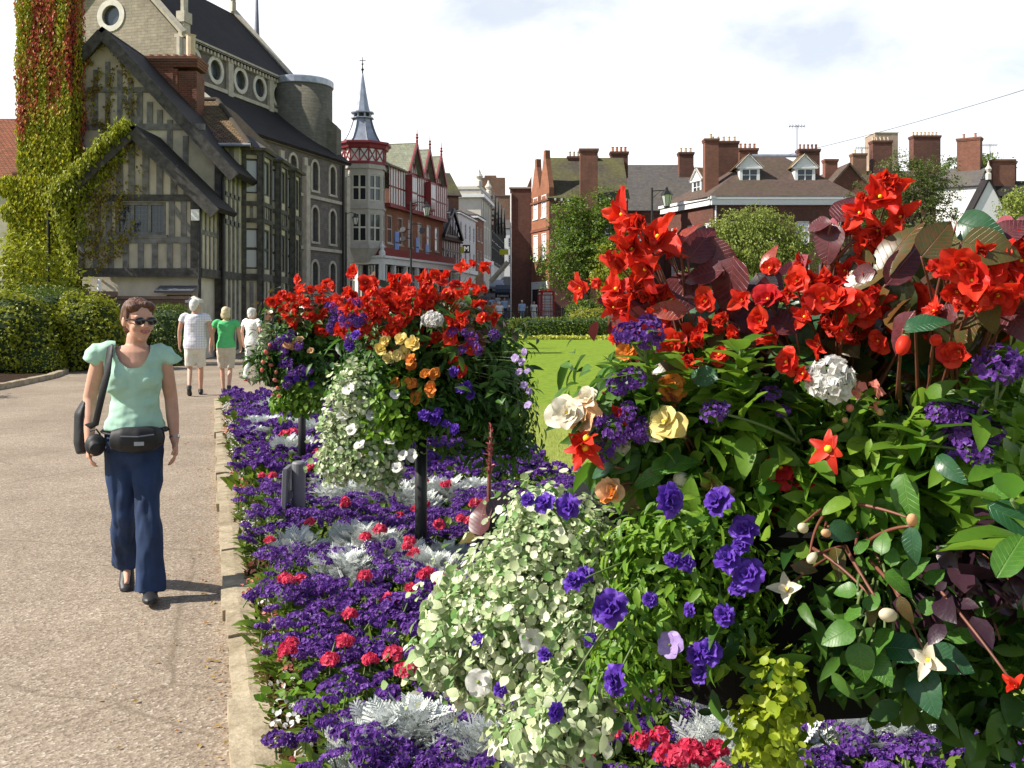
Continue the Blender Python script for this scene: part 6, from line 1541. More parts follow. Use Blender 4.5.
# ---------- planters: black tub on a post
POST = [(PX(775,1.95), 1.95), (PX(421,5.6), 5.6), (PX(302,8.8), 8.8)]
PLN = ['black tub and post of the nearest flower tower, at the right', 'black post and tub of the second flower tower in the bed', 'post and tub of the farthest flower tower, behind the second one']
for i, (x, y) in enumerate(POST):
    root = empty('flower_tower', (x, y, .05), 0, PLN[i], 'planter', 'flower towers in the bed')
    MB().lathe((0,0,0), [(.034,0),(.034,.90)], 14).build('post', M['black_paint'], root, smooth=True)
    MB().lathe((0,0,.87), [(.30,0),(.33,.02),(.37,.30),(.39,.32),(.36,.33),(.34,.27),(.05,.26)], 28).build('tub', mat_plain('black_tub', (.006,.006,.006), .7, .2, 5, spec=.15), root)
    MB().lathe((0,0,1.13), [(.335,0),(.30,.03),(.16,.20),(.13,.36),(.05,.42)], 20).build('compost', M['soil'], root, smooth=True)

# ================= nearest tower
X1, Y1 = POST[0]; CORE = np.array([X1, Y1, 1.25])
def top(a, r=.2, z=1.3): return np.array([X1 + r*math.cos(a), Y1 + r*math.sin(a), z])
# dense green body
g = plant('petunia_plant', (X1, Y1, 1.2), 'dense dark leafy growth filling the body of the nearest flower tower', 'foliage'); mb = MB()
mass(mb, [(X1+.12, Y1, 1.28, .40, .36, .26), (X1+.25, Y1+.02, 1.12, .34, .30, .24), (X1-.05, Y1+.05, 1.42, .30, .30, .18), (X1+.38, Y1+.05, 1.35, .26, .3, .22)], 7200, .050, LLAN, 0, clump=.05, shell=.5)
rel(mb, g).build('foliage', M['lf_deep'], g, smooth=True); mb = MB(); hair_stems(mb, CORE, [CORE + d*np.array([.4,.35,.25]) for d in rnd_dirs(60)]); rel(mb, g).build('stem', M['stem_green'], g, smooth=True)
g = plant('petunia_plant', (X1+.01, Y1, 1.2), 'brighter green leaves and shoots over the face of the nearest flower tower', 'foliage'); mb = MB()
for (cx, cy, Yq, rx, rz, n_) in ((705,400,1.66,.08,.07,170),(770,440,1.62,.10,.06,220),(860,470,1.58,.13,.06,230),(700,520,1.6,.09,.05,200),(905,520,1.56,.10,.06,170),(800,500,1.6,.12,.06,150),(640,460,1.66,.06,.06,120),(985,460,1.5,.09,.09,180),(1000,390,1.55,.06,.08,120)):
    mass(mb, [(PX(cx,Yq), Yq+.04, PZ(cy,Yq), rx, .06, rz)], n_, .048, LB4, 0, per=6, clump=.035, shell=.35, up=.8, droop=.1)
rel(mb, g).build('foliage', M['lf_green'], g, smooth=True)
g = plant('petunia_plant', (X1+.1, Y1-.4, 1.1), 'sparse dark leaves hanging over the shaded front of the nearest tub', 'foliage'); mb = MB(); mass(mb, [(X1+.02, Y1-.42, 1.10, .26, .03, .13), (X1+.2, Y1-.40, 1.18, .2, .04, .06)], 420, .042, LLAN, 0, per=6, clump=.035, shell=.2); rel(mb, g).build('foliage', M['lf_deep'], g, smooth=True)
# red begonias: (label, [blooms], [leaves])
def begonia(label, anchor, blooms, leaves, fill=(), fillm='lf_mar', nfill=0):
    g = plant('begonia_plant', anchor, label, 'begonia', 'begonias of the nearest tower'); mb = MB(); a = np.array(anchor); STEMS.clear()
    forks = []
    for (kind, px, py, Y, s) in blooms:
        p = P3(px, py, Y); s *= .80 if kind in ('beg_red', 'pend_red') else 1; o = put_bloom(kind, p, unit(TOCAM(p) + np.array([-.35, 0, .15]) + rng.normal(size=3)*.42), g, s); forks.append(p)
        if kind in ('beg_red', 'pend_red') and s > .6:
            for _ in range(1):
                q = p + rng.normal(size=3)*np.array([.030,.02,.028]); put_bloom('pend_red', q, unit(TOCAM(q) + np.array([-.35, 0, .1]) + rng.normal(size=3)*.6), g, s*random.uniform(.5, .85))
    for L in leaves: big_leaf(*L[:6], g, stem=True, wide=L[6] if len(L) > 6 else True)
    for p in forks: curve_stem(mb, a + (p-a)*.35 + rng.normal(size=3)*.02, p + np.array([0,.012,0]), .003, .0016, .05)
    for b, d in STEMS: curve_stem(mb, a + (b-a)*.45 + rng.normal(size=3)*.015, b, .0035, .002, .02)
    rel(mb, g).build('stem', M['stem_red'], g, smooth=True)
    if nfill:
        mb = MB(); mass(mb, list(fill), nfill, .075, LOV, 0, per=5, clump=.04, shell=.2, up=.4, droop=.5, svar=.45); rel(mb, g).build('foliage', M[fillm], g, smooth=True)
    return g
Y = 1.72
lb = [('pend_red',625,214,Y,1.15),('pend_red',641,228,Y-.03,1.2),('pend_red',659,240,Y,1.35),('pend_red',633,249,Y,1.2),('pend_red',622,268,Y-.02,1.15),('pend_red',648,268,Y-.03,1.2),('pend_red',636,288,Y,1.1),('pend_red',618,292,Y+.02,1.1),('pend_red',631,308,Y,1.0),('beg_red',656,318,Y,1.0),('pend_red',644,330,Y+.02,1.0),('pend_red',668,332,Y,.9),('pend_red',672,250,Y+.02,1.1),('pend_red',655,290,Y+.03,1.05),
      ('beg_red',672,345,Y-.02,.9),('beg_red',690,340,Y,.9),('pend_red',622,338,Y,.8),('beg_orange',630,352,Y,.7),('beg_red',700,325,Y+.03,.8)]
ll = [('R',687,231,Y,.060,80,False),('D',701,243,Y+.01,.080,55),('K',695,247,Y+.03,.078,70),('D',722,252,Y,.070,-40,False),('D',702,272,Y-.01,.075,165),('K',714,262,Y+.03,.075,95),('D',728,287,Y-.03,.105,-100),('R',667,310,Y-.03,.070,178,False),('O',664,300,Y,.06,110,False),
      ('R',768,258,Y,.055,78,False),('K',765,290,Y-.02,.07,-60),('D',771,286,Y-.03,.085,60,False),('P',790,266,Y,.055,10,False),('D',752,318,Y,.09,-30),('T',700,308,Y+.02,.09,-120),('G',740,338,Y,.085,200),('O',715,330,Y,.07,-70),('D',683,290,Y+.04,.08,-70),('K',655,345,Y+.05,.08,200),('D',770,335,Y+.02,.09,-20),('R',790,340,Y+.03,.06,-150,False)]
begonia('scarlet begonia with maroon leaves leaning out at the upper left of the nearest tower', tuple(P3(715, 420, Y1-.05)), lb, ll, [(PX(700,1.9), 1.92, PZ(335,1.9), .17, .12, .09)], 'lf_mar', 90)
Y = 1.66
b2 = [('pend_red',886,183,Y,1.05),('pend_red',880,200,Y-.01,1.15),('pend_red',893,192,Y,.9),('bud_red',862,201,Y,1.3),('bud_red',853,228,Y,1.3),('bud_red',861,236,Y,1.3),('pend_red',880,229,Y,1.0),('pend_red',874,240,Y,1.05),('pend_red',888,238,Y+.01,.9),('bud_red',868,249,Y,1.4),('pend_red',846,233,Y,.6)]
l2 = [('D',846,206,Y,.065,75),('D',816,224,Y,.055,160,False),('D',828,243,Y-.01,.070,-100),('G',893,248,Y-.05,.118,50,False),('D',905,262,Y-.06,.095,50,False),('P',830,222,Y+.01,.045,130,False),('G',852,272,Y,.085,200),('D',861,274,Y-.03,.045,180),('P',797,268,Y+.01,.06,-160,False),('T',872,284,Y+.03,.09,30)]
g2 = begonia('tall scarlet begonia stem rising highest above the nearest tower', tuple(P3(815, 420, Y1)), b2, l2)
mb = MB(); mb.tube([P3(812,400,1.85), P3(820,330,1.74), P3(826,280,1.68), P3(838,245,Y), P3(845,215,Y)], [.010,.009,.007,.005,.003], 8); mb.tube([P3(838,245,Y), P3(862,215,Y), P3(876,198,Y)], [.004,.003,.002], 6); mb.tube([P3(830,265,Y), P3(852,242,Y), P3(872,238,Y)], [.004,.003,.002], 6); rel(mb, g2).build('main_stem', M['stem_red'], g2, smooth=True)
Y = 1.45
b3 = [('beg_red',945,270,Y,0.9),('beg_red',962,262,Y-.03,0.98),('beg_red',972,282,Y-.03,1.05),('beg_red',988,270,Y,0.86),('beg_red',958,290,Y,0.78),('beg_red',997,292,Y-.01,0.98),('beg_red',1014,282,Y,0.94),('beg_red',1004,300,Y,0.78),('pend_red',974,306,Y-.01,0.62),('beg_red',1022,262,Y,0.94),('pend_red',990,258,Y+.02,0.78),('beg_red',1018,234,Y+.05,0.78),('pend_red',1030,248,Y,0.94),('beg_red',1036,290,Y,0.94),
      ('beg_red',951,353,Y,0.7),('beg_red',960,350,Y-.01,0.62),('bud_red',903,345,Y,1.2),('bud_red',936,340,Y,1.0)]
l3 = [('G',937,238,Y,.068,50),('T',978,228,Y,.070,-25),('O',990,247,Y-.02,.078,-20),('D',1010,230,Y,.060,20),('D',1030,222,Y,.07,60),('P',1000,225,Y+.03,.05,150),('O',988,315,Y,.055,-80),('D',942,316,Y,.050,160),('O',955,240,Y+.05,.06,100),('T',925,322,Y-.02,.062,-5,False),('D',1016,320,Y+.03,.07,-60),('G',1015,262,Y+.05,.08,40),('G',965,325,Y+.04,.075,-110),('D',900,330,Y+.06,.07,210)]
begonia('scarlet begonia cluster with bronze leaves at the upper right of the nearest tower', tuple(P3(925, 420, 1.7)), b3, l3, [(PX(960,1.62), 1.65, PZ(300,1.62), .13, .12, .06)], 'lf_bronze', 60)
Y = 1.66
b4x = [('pend_red' if i % 3 else 'beg_red', x, y, 1.60+.12*rng.random(), random.uniform(.6, .85)) for i, (x, y) in enumerate(((706,300),(722,318),(742,300),(760,322),(735,335),(700,345),(720,355),(768,345),(785,300),(812,282),(806,318),(832,325),(852,290),(878,300),(893,318),(905,308),(940,312),(930,330),(880,340),(858,340),(820,345),(915,345),(965,330),(985,325),(770,268),(846,270),(900,290),(1000,330),(690,362),(672,366)))]
begonia('loose scarlet begonia blooms threaded through the maroon leaves of the nearest tower', tuple(P3(830, 420, Y1-.05)), b4x, [])
Y = 1.66
b4 = [('beg_red',797,281,Y,.8),('beg_red',822,298,Y-.04,1.05),('beg_red',838,302,Y-.04,1.05),('beg_red',860,303,Y-.05,1.0),('beg_red',868,310,Y-.03,.95),('beg_red',917,296,Y-.04,.9),('beg_red',922,310,Y-.04,.8),('beg_red',788,362,Y-.1,.8),('pend_red',828,285,Y,.9),('beg_darkred',781,470,Y-.05,.95),('beg_darkred',797,478,Y-.04,.8),('beg_darkred',775,512,Y-.02,.8),('beg_darkred',770,300,Y,.8),('beg_red',846,318,Y,.8),('beg_red',758,515,Y,.6),('bud_red',905,280,Y,1.1),('bud_red',808,300,Y,1.1)]
l4 = [('G',852,262,Y,.09,150),('B',853,312,Y-.05,.045,80,False),('T',920,330,Y,.09,0,False),('O',880,325,Y+.04,.09,-160),('T',800,320,Y+.05,.10,-90),('O',840,335,Y+.05,.09,-40),('O',895,300,Y+.03,.08,60),('D',780,318,Y+.02,.08,120),('T',905,350,Y+.06,.10,-60),('T',850,350,Y+.08,.10,-120),('B',800,350,Y+.02,.06,40),('O',885,287,Y+.02,.085,20),('G',930,345,Y+.03,.08,-40)]
begonia('scarlet begonia massed in the middle of the nearest tower crown', tuple(P3(845, 430, Y1-.1)), b4, l4, [(PX(860,1.85), 1.85, PZ(325,1.85), .24, .15, .07)], 'lf_bronze', 130)
# yellow, cream, orange begonias on the left flank
Y = 1.62
begonia('yellow and orange begonia on the left flank of the nearest tower', tuple(P3(700, 480, Y1-.15)),
        [('beg_cream',567,414,Y,.85),('beg_peach',585,418,Y,.9),('beg_cream',592,399,Y,.6),('pend_red',583,445,Y-.02,.75),('star_red',588,440,Y-.03,1.1),('star_red',586,449,Y-.025,1.15),('beg_yellow',665,424,Y-.03,.95),('beg_cream',656,430,Y-.02,.6),('bud_peach',680,432,Y,1.3),('beg_cream',626,442,Y,.65),('beg_yellow',712,484,Y,.75),('bud_cream',683,482,Y,1.7),('beg_peach',610,487,Y-.02,.65),('beg_orange',613,497,Y-.02,.65),('bud_peach',726,492,Y,1.2),('beg_orange',670,388,Y+.03,.7),('beg_salmon',672,395,Y+.03,.6),('bud_cream',803,528,Y,1.0),('bud_peach',826,530,Y,1.0),('bud_peach',680,592,Y,1.5),('bud_cream',696,590,Y,.9)],
        [('B',675,462,Y-.01,.085,20,False),('B',648,478,Y,.06,200,False),('T',690,500,Y+.03,.07,-80),('T',600,470,Y,.055,170,False),('B',593,400,Y+.02,.04,200,False),('T',655,500,Y+.03,.08,-100),('G',662,372,Y+.04,.06,-10),('O',628,500,Y+.01,.055,-70,False)])
begonia('white and peach hanging begonia low on the right side of the nearest tower', tuple(P3(840, 520, 1.6)),
        [('star_white',930,660,1.42,1.0),('star_white',788,590,1.5,.85),('bud_cream',888,615,1.42,1.15),('bud_cream',803,528,1.5,.9),('bud_peach',826,533,1.5,.8),('bud_cream',812,558,1.5,.8),('bud_peach',912,520,1.45,1.0),('pend_red',1017,686,1.3,.45)],
        [('T',912,545,1.44,.055,-80,False),('O',872,612,1.44,.040,-100,False),('T',843,532,1.5,.045,-20),('G',805,568,1.5,.04,-10,False),('B',862,545,1.5,.035,60,False),('G',905,610,1.42,.04,-60,False),('O',838,560,1.52,.05,-90,False)])
# single small things high on the tower
def posy(name, label, cat, anchor, items, stemmat='stem_green', leaves=(), fill=None):
    g = plant(name, anchor, label, cat); mb = MB(); a = np.array(anchor); STEMS.clear()
    for it in items:
        kind, px, py, Y, s = it[:5]; p = P3(px, py, Y); up = it[5] if len(it) > 5 else .4
        put_bloom(kind, p, unit(TOCAM(p) + np.array([-.3, 0, up]) + rng.normal(size=3)*.3), g, s); curve_stem(mb, a + (p-a)*.55 + rng.normal(size=3)*.01 + np.array([0,.03,-.01]), p+np.array([0,.01,-.004]), .002, .0014, .04)
    for L in leaves: big_leaf(*L[:6], g, stem=True, wide=L[6] if len(L) > 6 else True)
    for b, d in STEMS: curve_stem(mb, a + (b-a)*.2, b, .003, .002, .02)
    rel(mb, g).build('stem', M[stemmat], g, smooth=True)
    if fill: mb = MB(); mass(mb, fill[0], fill[1], fill[2], fill[3], 0, per=fill[5] if len(fill) > 5 else 7, clump=fill[6] if len(fill) > 6 else .035, shell=.35); rel(mb, g).build('foliage', M[fill[4]], g, smooth=True)
    return g
posy('geranium_plant', 'white geranium head standing out in the middle of the nearest tower', 'geranium', tuple(P3(840,440,1.7)), [('ger_white',830,380,1.55,1.25),('ger_salmon',867,394,1.55,1.0),('bud_pink',850,408,1.56,.6),('bud_peach',880,412,1.56,.7),('bud_peach',845,420,1.56,.6)], fill=([(PX(850,1.66),1.66,PZ(425,1.66),.085,.06,.045)], 260, .032, LLAN, 'lf_green'))
posy('dahlia_plant', 'single open scarlet flower with yellow centre on the right of the tower', 'dahlia', tuple(P3(835,490,1.7)), [('star_red',829,449,1.5,1.05,.1)], fill=([(PX(880,1.66),1.66,PZ(480,1.66),.11,.07,.08)], 420, .036, LLAN, 'lf_green'))
def helio_shoot(label, base, tip, heads, n=26, ln=.075, Yh=1.6, mt='lf_green'):
    g = plant('heliotrope_plant', base, label, 'heliotrope'); a = np.array(base); b = P3(*tip); mb = MB(); curve_stem(mb, a, b, .006, .003, .02)
    for h in heads:
        p = P3(h[0], h[1], h[2]); curve_stem(mb, b - np.array([0,0,.03]), p, .003, .002, .02)
        put_bloom('helio', p, unit(TOCAM(p)*.6 + np.array([-.2,0,.8])), g, h[3])
    rel(mb, g).build('stem', M['stem_green'], g, smooth=True)
    t = np.linspace(.25, 1.0, n); P = a + (b-a)*t[:, None]; ang = np.arange(n)*2.4; D = np.stack([np.cos(ang), np.sin(ang), .25 + .7*(t-.3)], 1); N = np.stack([-np.cos(ang)*.4, -np.sin(ang)*.4, np.ones(n)], 1)
    lf = MB(); lf.inst(*LB4, frames(D, N, ln*(1.1-.55*t)*(1+.12*rng.normal(size=n))), P); rel(lf, g).build('foliage', M[mt], g, smooth=True)
helio_shoot('upright leafy heliotrope shoot below the upper maroon leaves', tuple(P3(735,470,1.75)), (742,348,1.56), [], 30, .11)
helio_shoot('heliotrope shoot with a small purple head at the left edge of the tower crown', tuple(P3(665,450,1.72)), (645,342,1.58), [(627,333,1.56,.75),(645,330,1.56,.8),(650,340,1.57,.6)], 24, .10)
helio_shoot('heliotrope with purple clusters at the right side of the tower', tuple(P3(915,520,1.6)), (925,425,1.5), [(950,420,1.5,.9),(968,432,1.49,1.0),(985,436,1.5,.8),(970,452,1.48,.9),(962,410,1.5,.8),(978,415,1.5,.7),(940,412,1.5,.6)], 22, .115)
helio_shoot('purple heliotrope head against the lawn at the far right', tuple(P3(960,470,1.55)), (995,385,1.45), [(998,365,1.44,.85),(1016,367,1.45,.75),(1008,372,1.45,.7)], 16, .09, mt='lf_deep')
helio_shoot('leafy shoot with broad ribbed leaves at the right edge', tuple(P3(1060,590,1.4)), (1012,500,1.25), [], 12, .13)
helio_shoot('dark leafy shoot in the middle of the nearest tower', tuple(P3(800,520,1.7)), (800,425,1.6), [(770,395,1.6,.5),(715,412,1.56,.55),(783,412,1.6,.5)], 26, .09, mt='lf_deep')
posy('heliotrope_plant', 'loose small purple heliotrope sprays beside the cream begonia', 'heliotrope', tuple(P3(660,480,1.72)), [('helio',x,y,1.6,s) for x,y,s in ((618,385,.6),(632,380,.65),(612,428,.6),(620,440,.5),(636,432,.55),(643,437,.45),(603,452,.5),(600,420,.5),(640,425,.5),(628,412,.5))], fill=([(PX(622,1.68),1.68,PZ(420,1.68),.07,.05,.07)], 200, .045, LLAN, 'lf_deep'))
# purple petunias in trailing green foliage at the lower left
pet = [(668,500,1.05),(720,502,1.0),(745,530,.9),(727,560,.85),(748,575,1.05),(738,590,.6),(725,615,.7),(610,608,1.15),(617,680,.95),(670,645,0),(708,652,.9),(697,655,.7),(575,583,.75),(672,560,.5),(685,563,.6),(555,712,.6),(650,600,.5),(690,610,.45),(741,545,.6),(700,675,.6)]
items = [('pet_purple' if s else 'pet_lilac', x, y, 1.50, s or .8) for x, y, s in pet]
posy('petunia_plant', 'trailing green petunia with ruffled violet blooms at the lower left of the nearest tower', 'petunia', tuple(P3(720,520,1.65)), items,
     fill=([(PX(690,1.58),1.60,PZ(560,1.58),.14,.08,.085),(PX(660,1.58),1.58,PZ(620,1.58),.09,.06,.09),(PX(725,1.58),1.60,PZ(620,1.58),.08,.06,.08),(PX(625,1.6),1.6,PZ(670,1.6),.05,.05,.05)], 4200, .023, LLAN, 'lf_green', 8, .022))
posy('petunia_plant', 'white edged violet petunia just above the pale variegated foliage', 'petunia', tuple(P3(600,540,1.65)), [('pet_purple',585,575,1.6,.6),('pet_purple',500,690,1.7,.5),('pet_purple',478,640,1.75,.55),('pet_purple',545,655,1.62,.5),('pet_purple',590,640,1.6,.5),('pet_purple',545,504,1.58,.75),('pet_purple',568,507,1.58,.8),('pet_white',548,500,1.59,.5),('pet_purple',528,500,1.58,.5)])
# variegated pale trailing mass
g = plant('variegated_trailing_plant', tuple(P3(600,560,1.8)), 'pale cream and green small leaved trailing plant spilling from the nearest tower', 'foliage plant')
mb = MB(); mass(mb, [(PX(560,1.75),1.76,PZ(535,1.75),.09,.09,.045),(PX(590,1.74),1.76,PZ(570,1.75),.07,.09,.07),(PX(530,1.8),1.80,PZ(570,1.8),.10,.10,.06),(PX(505,1.8),1.80,PZ(605,1.8),.07,.08,.06),(PX(570,1.7),1.74,PZ(615,1.7),.06,.08,.07),(PX(610,1.7),1.72,PZ(620,1.7),.035,.05,.06),(PX(545,1.75),1.78,PZ(520,1.75),.05,.06,.03)], 11000, .0105, ROUND, 0, per=14, clump=.036, shell=.25, svar=.5)
mass(mb, [(PX(495,1.85),1.88,PZ(605,1.85),.09,.1,.06),(PX(462,1.85),1.9,PZ(640,1.85),.07,.08,.05),(PX(480,1.85),1.9,PZ(680,1.85),.06,.08,.045),(PX(525,1.8),1.84,PZ(655,1.8),.07,.09,.06),(PX(560,1.8),1.82,PZ(675,1.8),.05,.07,.05),(PX(440,1.85),1.9,PZ(665,1.85),.035,.05,.03),(PX(450,1.85),1.9,PZ(600,1.85),.035,.05,.025)], 6200, .0165, SMALLV, 0, per=9, clump=.040, shell=.15, svar=.5)
mass(mb, [(PX(575,1.7),1.72,PZ(705,1.7),.07,.08,.08),(PX(540,1.72),1.75,PZ(740,1.72),.07,.07,.05)], 3000, .017, SMALLV, 0, per=8, clump=.028, shell=.4, svar=.5)
rel(mb, g).build('foliage', M['lf_var'], g, smooth=True)
mb = MB(); hair_stems(mb, P3(640,540,1.85), [P3(x, y, 1.82) for x, y in ((450,640),(470,600),(500,560),(520,680),(560,730),(440,680),(490,650),(540,540),(580,700),(480,580))], .004, .002); rel(mb, g).build('stem', M['stem_green'], g, smooth=True)
put_bloom('pet_white', P3(478,682,1.75), unit(TOCAM(P3(478,682,1.75))), g, .9); put_bloom('pet_white', P3(530,640,1.68), unit(TOCAM(P3(530,640,1.68))+[.3,0,0]), g, .8)
# lime trailing creeper under the tub, round green leaves, plum leaves
g = plant('creeping_jenny', tuple(P3(775,600,1.7)), 'lime yellow trailing creeper hanging below the nearest tub', 'foliage plant'); mb = MB()
mass(mb, [(PX(780,1.5),1.50,PZ(675,1.5),.028,.03,.035),(PX(768,1.5),1.52,PZ(730,1.5),.045,.04,.06),(PX(795,1.5),1.52,PZ(700,1.5),.022,.03,.04)], 560, .014, ROUND, 0, per=8, clump=.02); mass(mb, [(PX(750,1.62),1.64,PZ(625,1.62),.06,.04,.03)], 140, .014, ROUND, 0, per=6, clump=.02)
rel(mb, g).build('foliage', M['lf_lime'], g, smooth=True); mb = MB(); hair_stems(mb, P3(780,590,1.7), [P3(x,y,1.63) for x,y in ((785,690),(765,760),(800,720),(775,740),(750,640))], .003, .0015); rel(mb, g).build('stem', M['stem_green'], g)
g = plant('trailing_plant', tuple(P3(760,640,1.7)), 'dark green strands hanging beneath the nearest tub around its post', 'foliage plant'); mb = MB()
mass(mb, [(PX(770,1.7),1.72,PZ(690,1.7),.05,.06,.08),(PX(775,1.75),1.78,PZ(750,1.75),.05,.05,.07),(PX(720,1.7),1.74,PZ(655,1.7),.06,.05,.04)], 1100, .022, LOV, 0, per=7, clump=.03); rel(mb, g).build('foliage', M['lf_green'], g, smooth=True)
mb = MB(); hair_stems(mb, P3(765,600,1.75), [P3(x,y,1.72) for x,y in ((730,700),(760,760),(790,740),(700,670))], .003, .0015); rel(mb, g).build('stem', M['stem_green'], g)
STEMS.clear(); g = plant('nasturtium_plant', tuple(P3(880,560,1.6)), 'smooth rounded mid green leaves low on the right of the nearest tower', 'foliage plant')
for i, (px, py, s, a) in enumerate(((882,542,.036,100),(900,582,.048,-60),(914,566,.046,30),(892,556,.030,90),(838,634,.052,200),(861,662,.055,-80),(931,604,.040,20),(965,628,.062,5),(908,648,.066,-20),(850,612,.040,140),(880,640,.05,-120),(925,690,.07,-60),(880,668,.05,-60),(950,660,.06,-30),(990,600,.055,40),(845,590,.035,160),(935,575,.035,60),(872,600,.035,90))):
    big_leaf('B' if i not in (8, 11, 13) else 'T', px, py, 1.44, s, a, g, stem=True, face=unit(TOCAM(P3(px,py,1.44))*.6+np.array([-.4,0,.5])+rng.normal(size=3)*.2))
mb = MB()
for b, d in STEMS: curve_stem(mb, np.array(g.location) + (b-np.array(g.location))*.2, b, .003, .002, .02)
rel(mb, g).build('stem', M['stem_green'], g, smooth=True)
mb = MB(); mass(mb, [(PX(900,1.62),1.62,PZ(640,1.62),.13,.08,.09),(PX(1000,1.6),1.6,PZ(690,1.6),.07,.08,.08),(PX(1000,1.55),1.58,PZ(600,1.55),.10,.08,.12),(PX(1010,1.55),1.6,PZ(740,1.55),.04,.06,.06)], 800, .042, LOV, 0, per=6, clump=.045); rel(mb, g).build('foliage', M['lf_deep'], g, smooth=True)
STEMS.clear(); g = plant('sweet_potato_vine', tuple(P3(960,540,1.55)), 'plum black leaves at the lower right of the nearest tower', 'foliage plant'); mb = MB()
mass(mb, [(PX(975,1.45),1.47,PZ(590,1.45),.08,.05,.075),(PX(1000,1.45),1.47,PZ(560,1.45),.06,.05,.07)], 110, .040, LOV, 0, per=4, clump=.03); rel(mb, g).build('foliage', M['lf_plum'], g, smooth=True)
mb = MB(); hair_stems(mb, g.location, [P3(x,y,1.46) for x,y in ((985,620),(1010,580),(960,600),(1000,640))], .003, .002); rel(mb, g).build('stem', M['stem_red'], g)
for (px, py, s, a, k, Y_) in ((1003,490,.062,10,'B',1.3),(1012,552,.075,60,'B',1.22),(1020,520,.08,-40,'T',1.25),(948,468,.058,-35,'T',1.45),(905,500,.09,-70,'B',1.5),(700,375,.07,160,'T',1.6)):
    big_leaf(k, px, py, Y_, s, a, g2, wide=False)

# ================= the two farther towers
def far_tower(i, reds, others, lod, lab):
    x, y = POST[i]; pw = 'second' if i == 1 else 'farthest'
    g = plant('petunia_plant', (x, y, 1.2), 'dark green leafy body of the %s flower tower' % pw, 'foliage'); mb = MB()
    mass(mb, [(x+.02, y, 1.40, .42, .42, .26), (x+.28, y, 1.2, .36, .4, .32), (x-.12, y, 1.22, .38, .4, .26), (x+.40, y+.05, 1.0, .20, .3, .26)] if lod else [(x+.05, y, 1.38, .35, .42, .26), (x+.12, y, 1.2, .33, .4, .3), (x-.03, y, 1.22, .26, .4, .26)], 6400, .062, LLAN if lod else LEAFQ, 0, per=9, clump=.06, shell=.5)
    mass(mb, [(x+.05, y-.37, 1.08, .36, .07, .15), (x-.1, y-.40, 1.2, .3, .06, .1)], 1300, .055, LLAN, 0, per=9, clump=.04, shell=.2)
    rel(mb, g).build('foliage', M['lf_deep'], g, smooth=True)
    mb = MB(); hair_stems(mb, (x, y, 1.2), [np.array([x, y, 1.25]) + d*np.array([.45,.4,.35]) for d in rnd_dirs(30)]); rel(mb, g).build('stem', M['stem_green'], g)
    g = plant('begonia_plant', (x, y, 1.3), 'scarlet begonias crowning the %s flower tower' % pw, 'begonia'); mb = MB(); tips = []
    for (px, py, s) in reds:
        dy = -.46 + .3*random.random(); p = P3(px, py, y+dy); tips.append(p)
        for k in range(2):
            q = p + rng.normal(size=3)*np.array([.045,.03,.05])*k; put_bloom('pend_red' if random.random() < .5 else 'beg_red', q, unit(TOCAM(q)+np.array([-.4,0,.3])+rng.normal(size=3)*.4), g, s)
    hair_stems(mb, (x, y, 1.35), tips, .005, .002); rel(mb, g).build('stem', M['stem_red'], g)
    mb = MB(); mass(mb, [(x-.02, y+.05, 1.60, .38, .30, .15), (x+.12, y, 1.50, .35, .3, .15)], 420, .085, LOV, 0, per=5, clump=.05, shell=.4); rel(mb, g).build('foliage', M['lf_bronze'], g, smooth=True)
    for (name, lb, cat, kind, pts, s, fill) in others:
        g = plant(name, (x, y, 1.2), lb, cat); mb = MB(); tips = []
        for (px, py) in pts:
            p = P3(px, py, y-.52+.08*random.random()); tips.append(p); put_bloom(kind, p, unit(TOCAM(p)+np.array([-.4,0,.4])+rng.normal(size=3)*.35), g, s*random.uniform(.85, 1.15))
        hair_stems(mb, (x, y-.1, 1.25), tips, .0018, .0012); rel(mb, g).build('stem', M['stem_green'], g)
        if fill: mb = MB(); mass(mb, [tuple(P3(px, py, y+dy)) + (rx, .13, rz) for (px, py, dy, rx, rz) in fill[0]], fill[1], fill[2], fill[3], 0, per=8, clump=.045, shell=.4); rel(mb, g).build('foliage', M[fill[4]], g, smooth=True)
rnd = random.Random(5)
def spray(cx, cy, rx, ry, n): return [(cx+rnd.gauss(0, rx), cy+rnd.gauss(0, ry)) for _ in range(n)]
reds2 = [(x, y, 1.15) for x, y in ((365,283),(372,292),(385,295),(392,288),(400,296),(410,292),(425,296),(432,290),(437,300),(447,294),(380,305),(366,303),(398,308),(372,314),(388,316),(410,312),(362,331),(364,325),(430,308),(452,304),(440,283),(448,277),(420,303),(405,320),(451,322),(446,332),(443,340),(405,345),(456,360),(436,338),(461,318),(447,318),(430,281),(395,280),(373,284),(483,318),(476,306),(340,298),(346,312),(352,294),(358,302),(349,322),(357,318),(470,348),(452,346),(420,334),(380,330),(372,346),(466,330),(390,332),(340,330))]
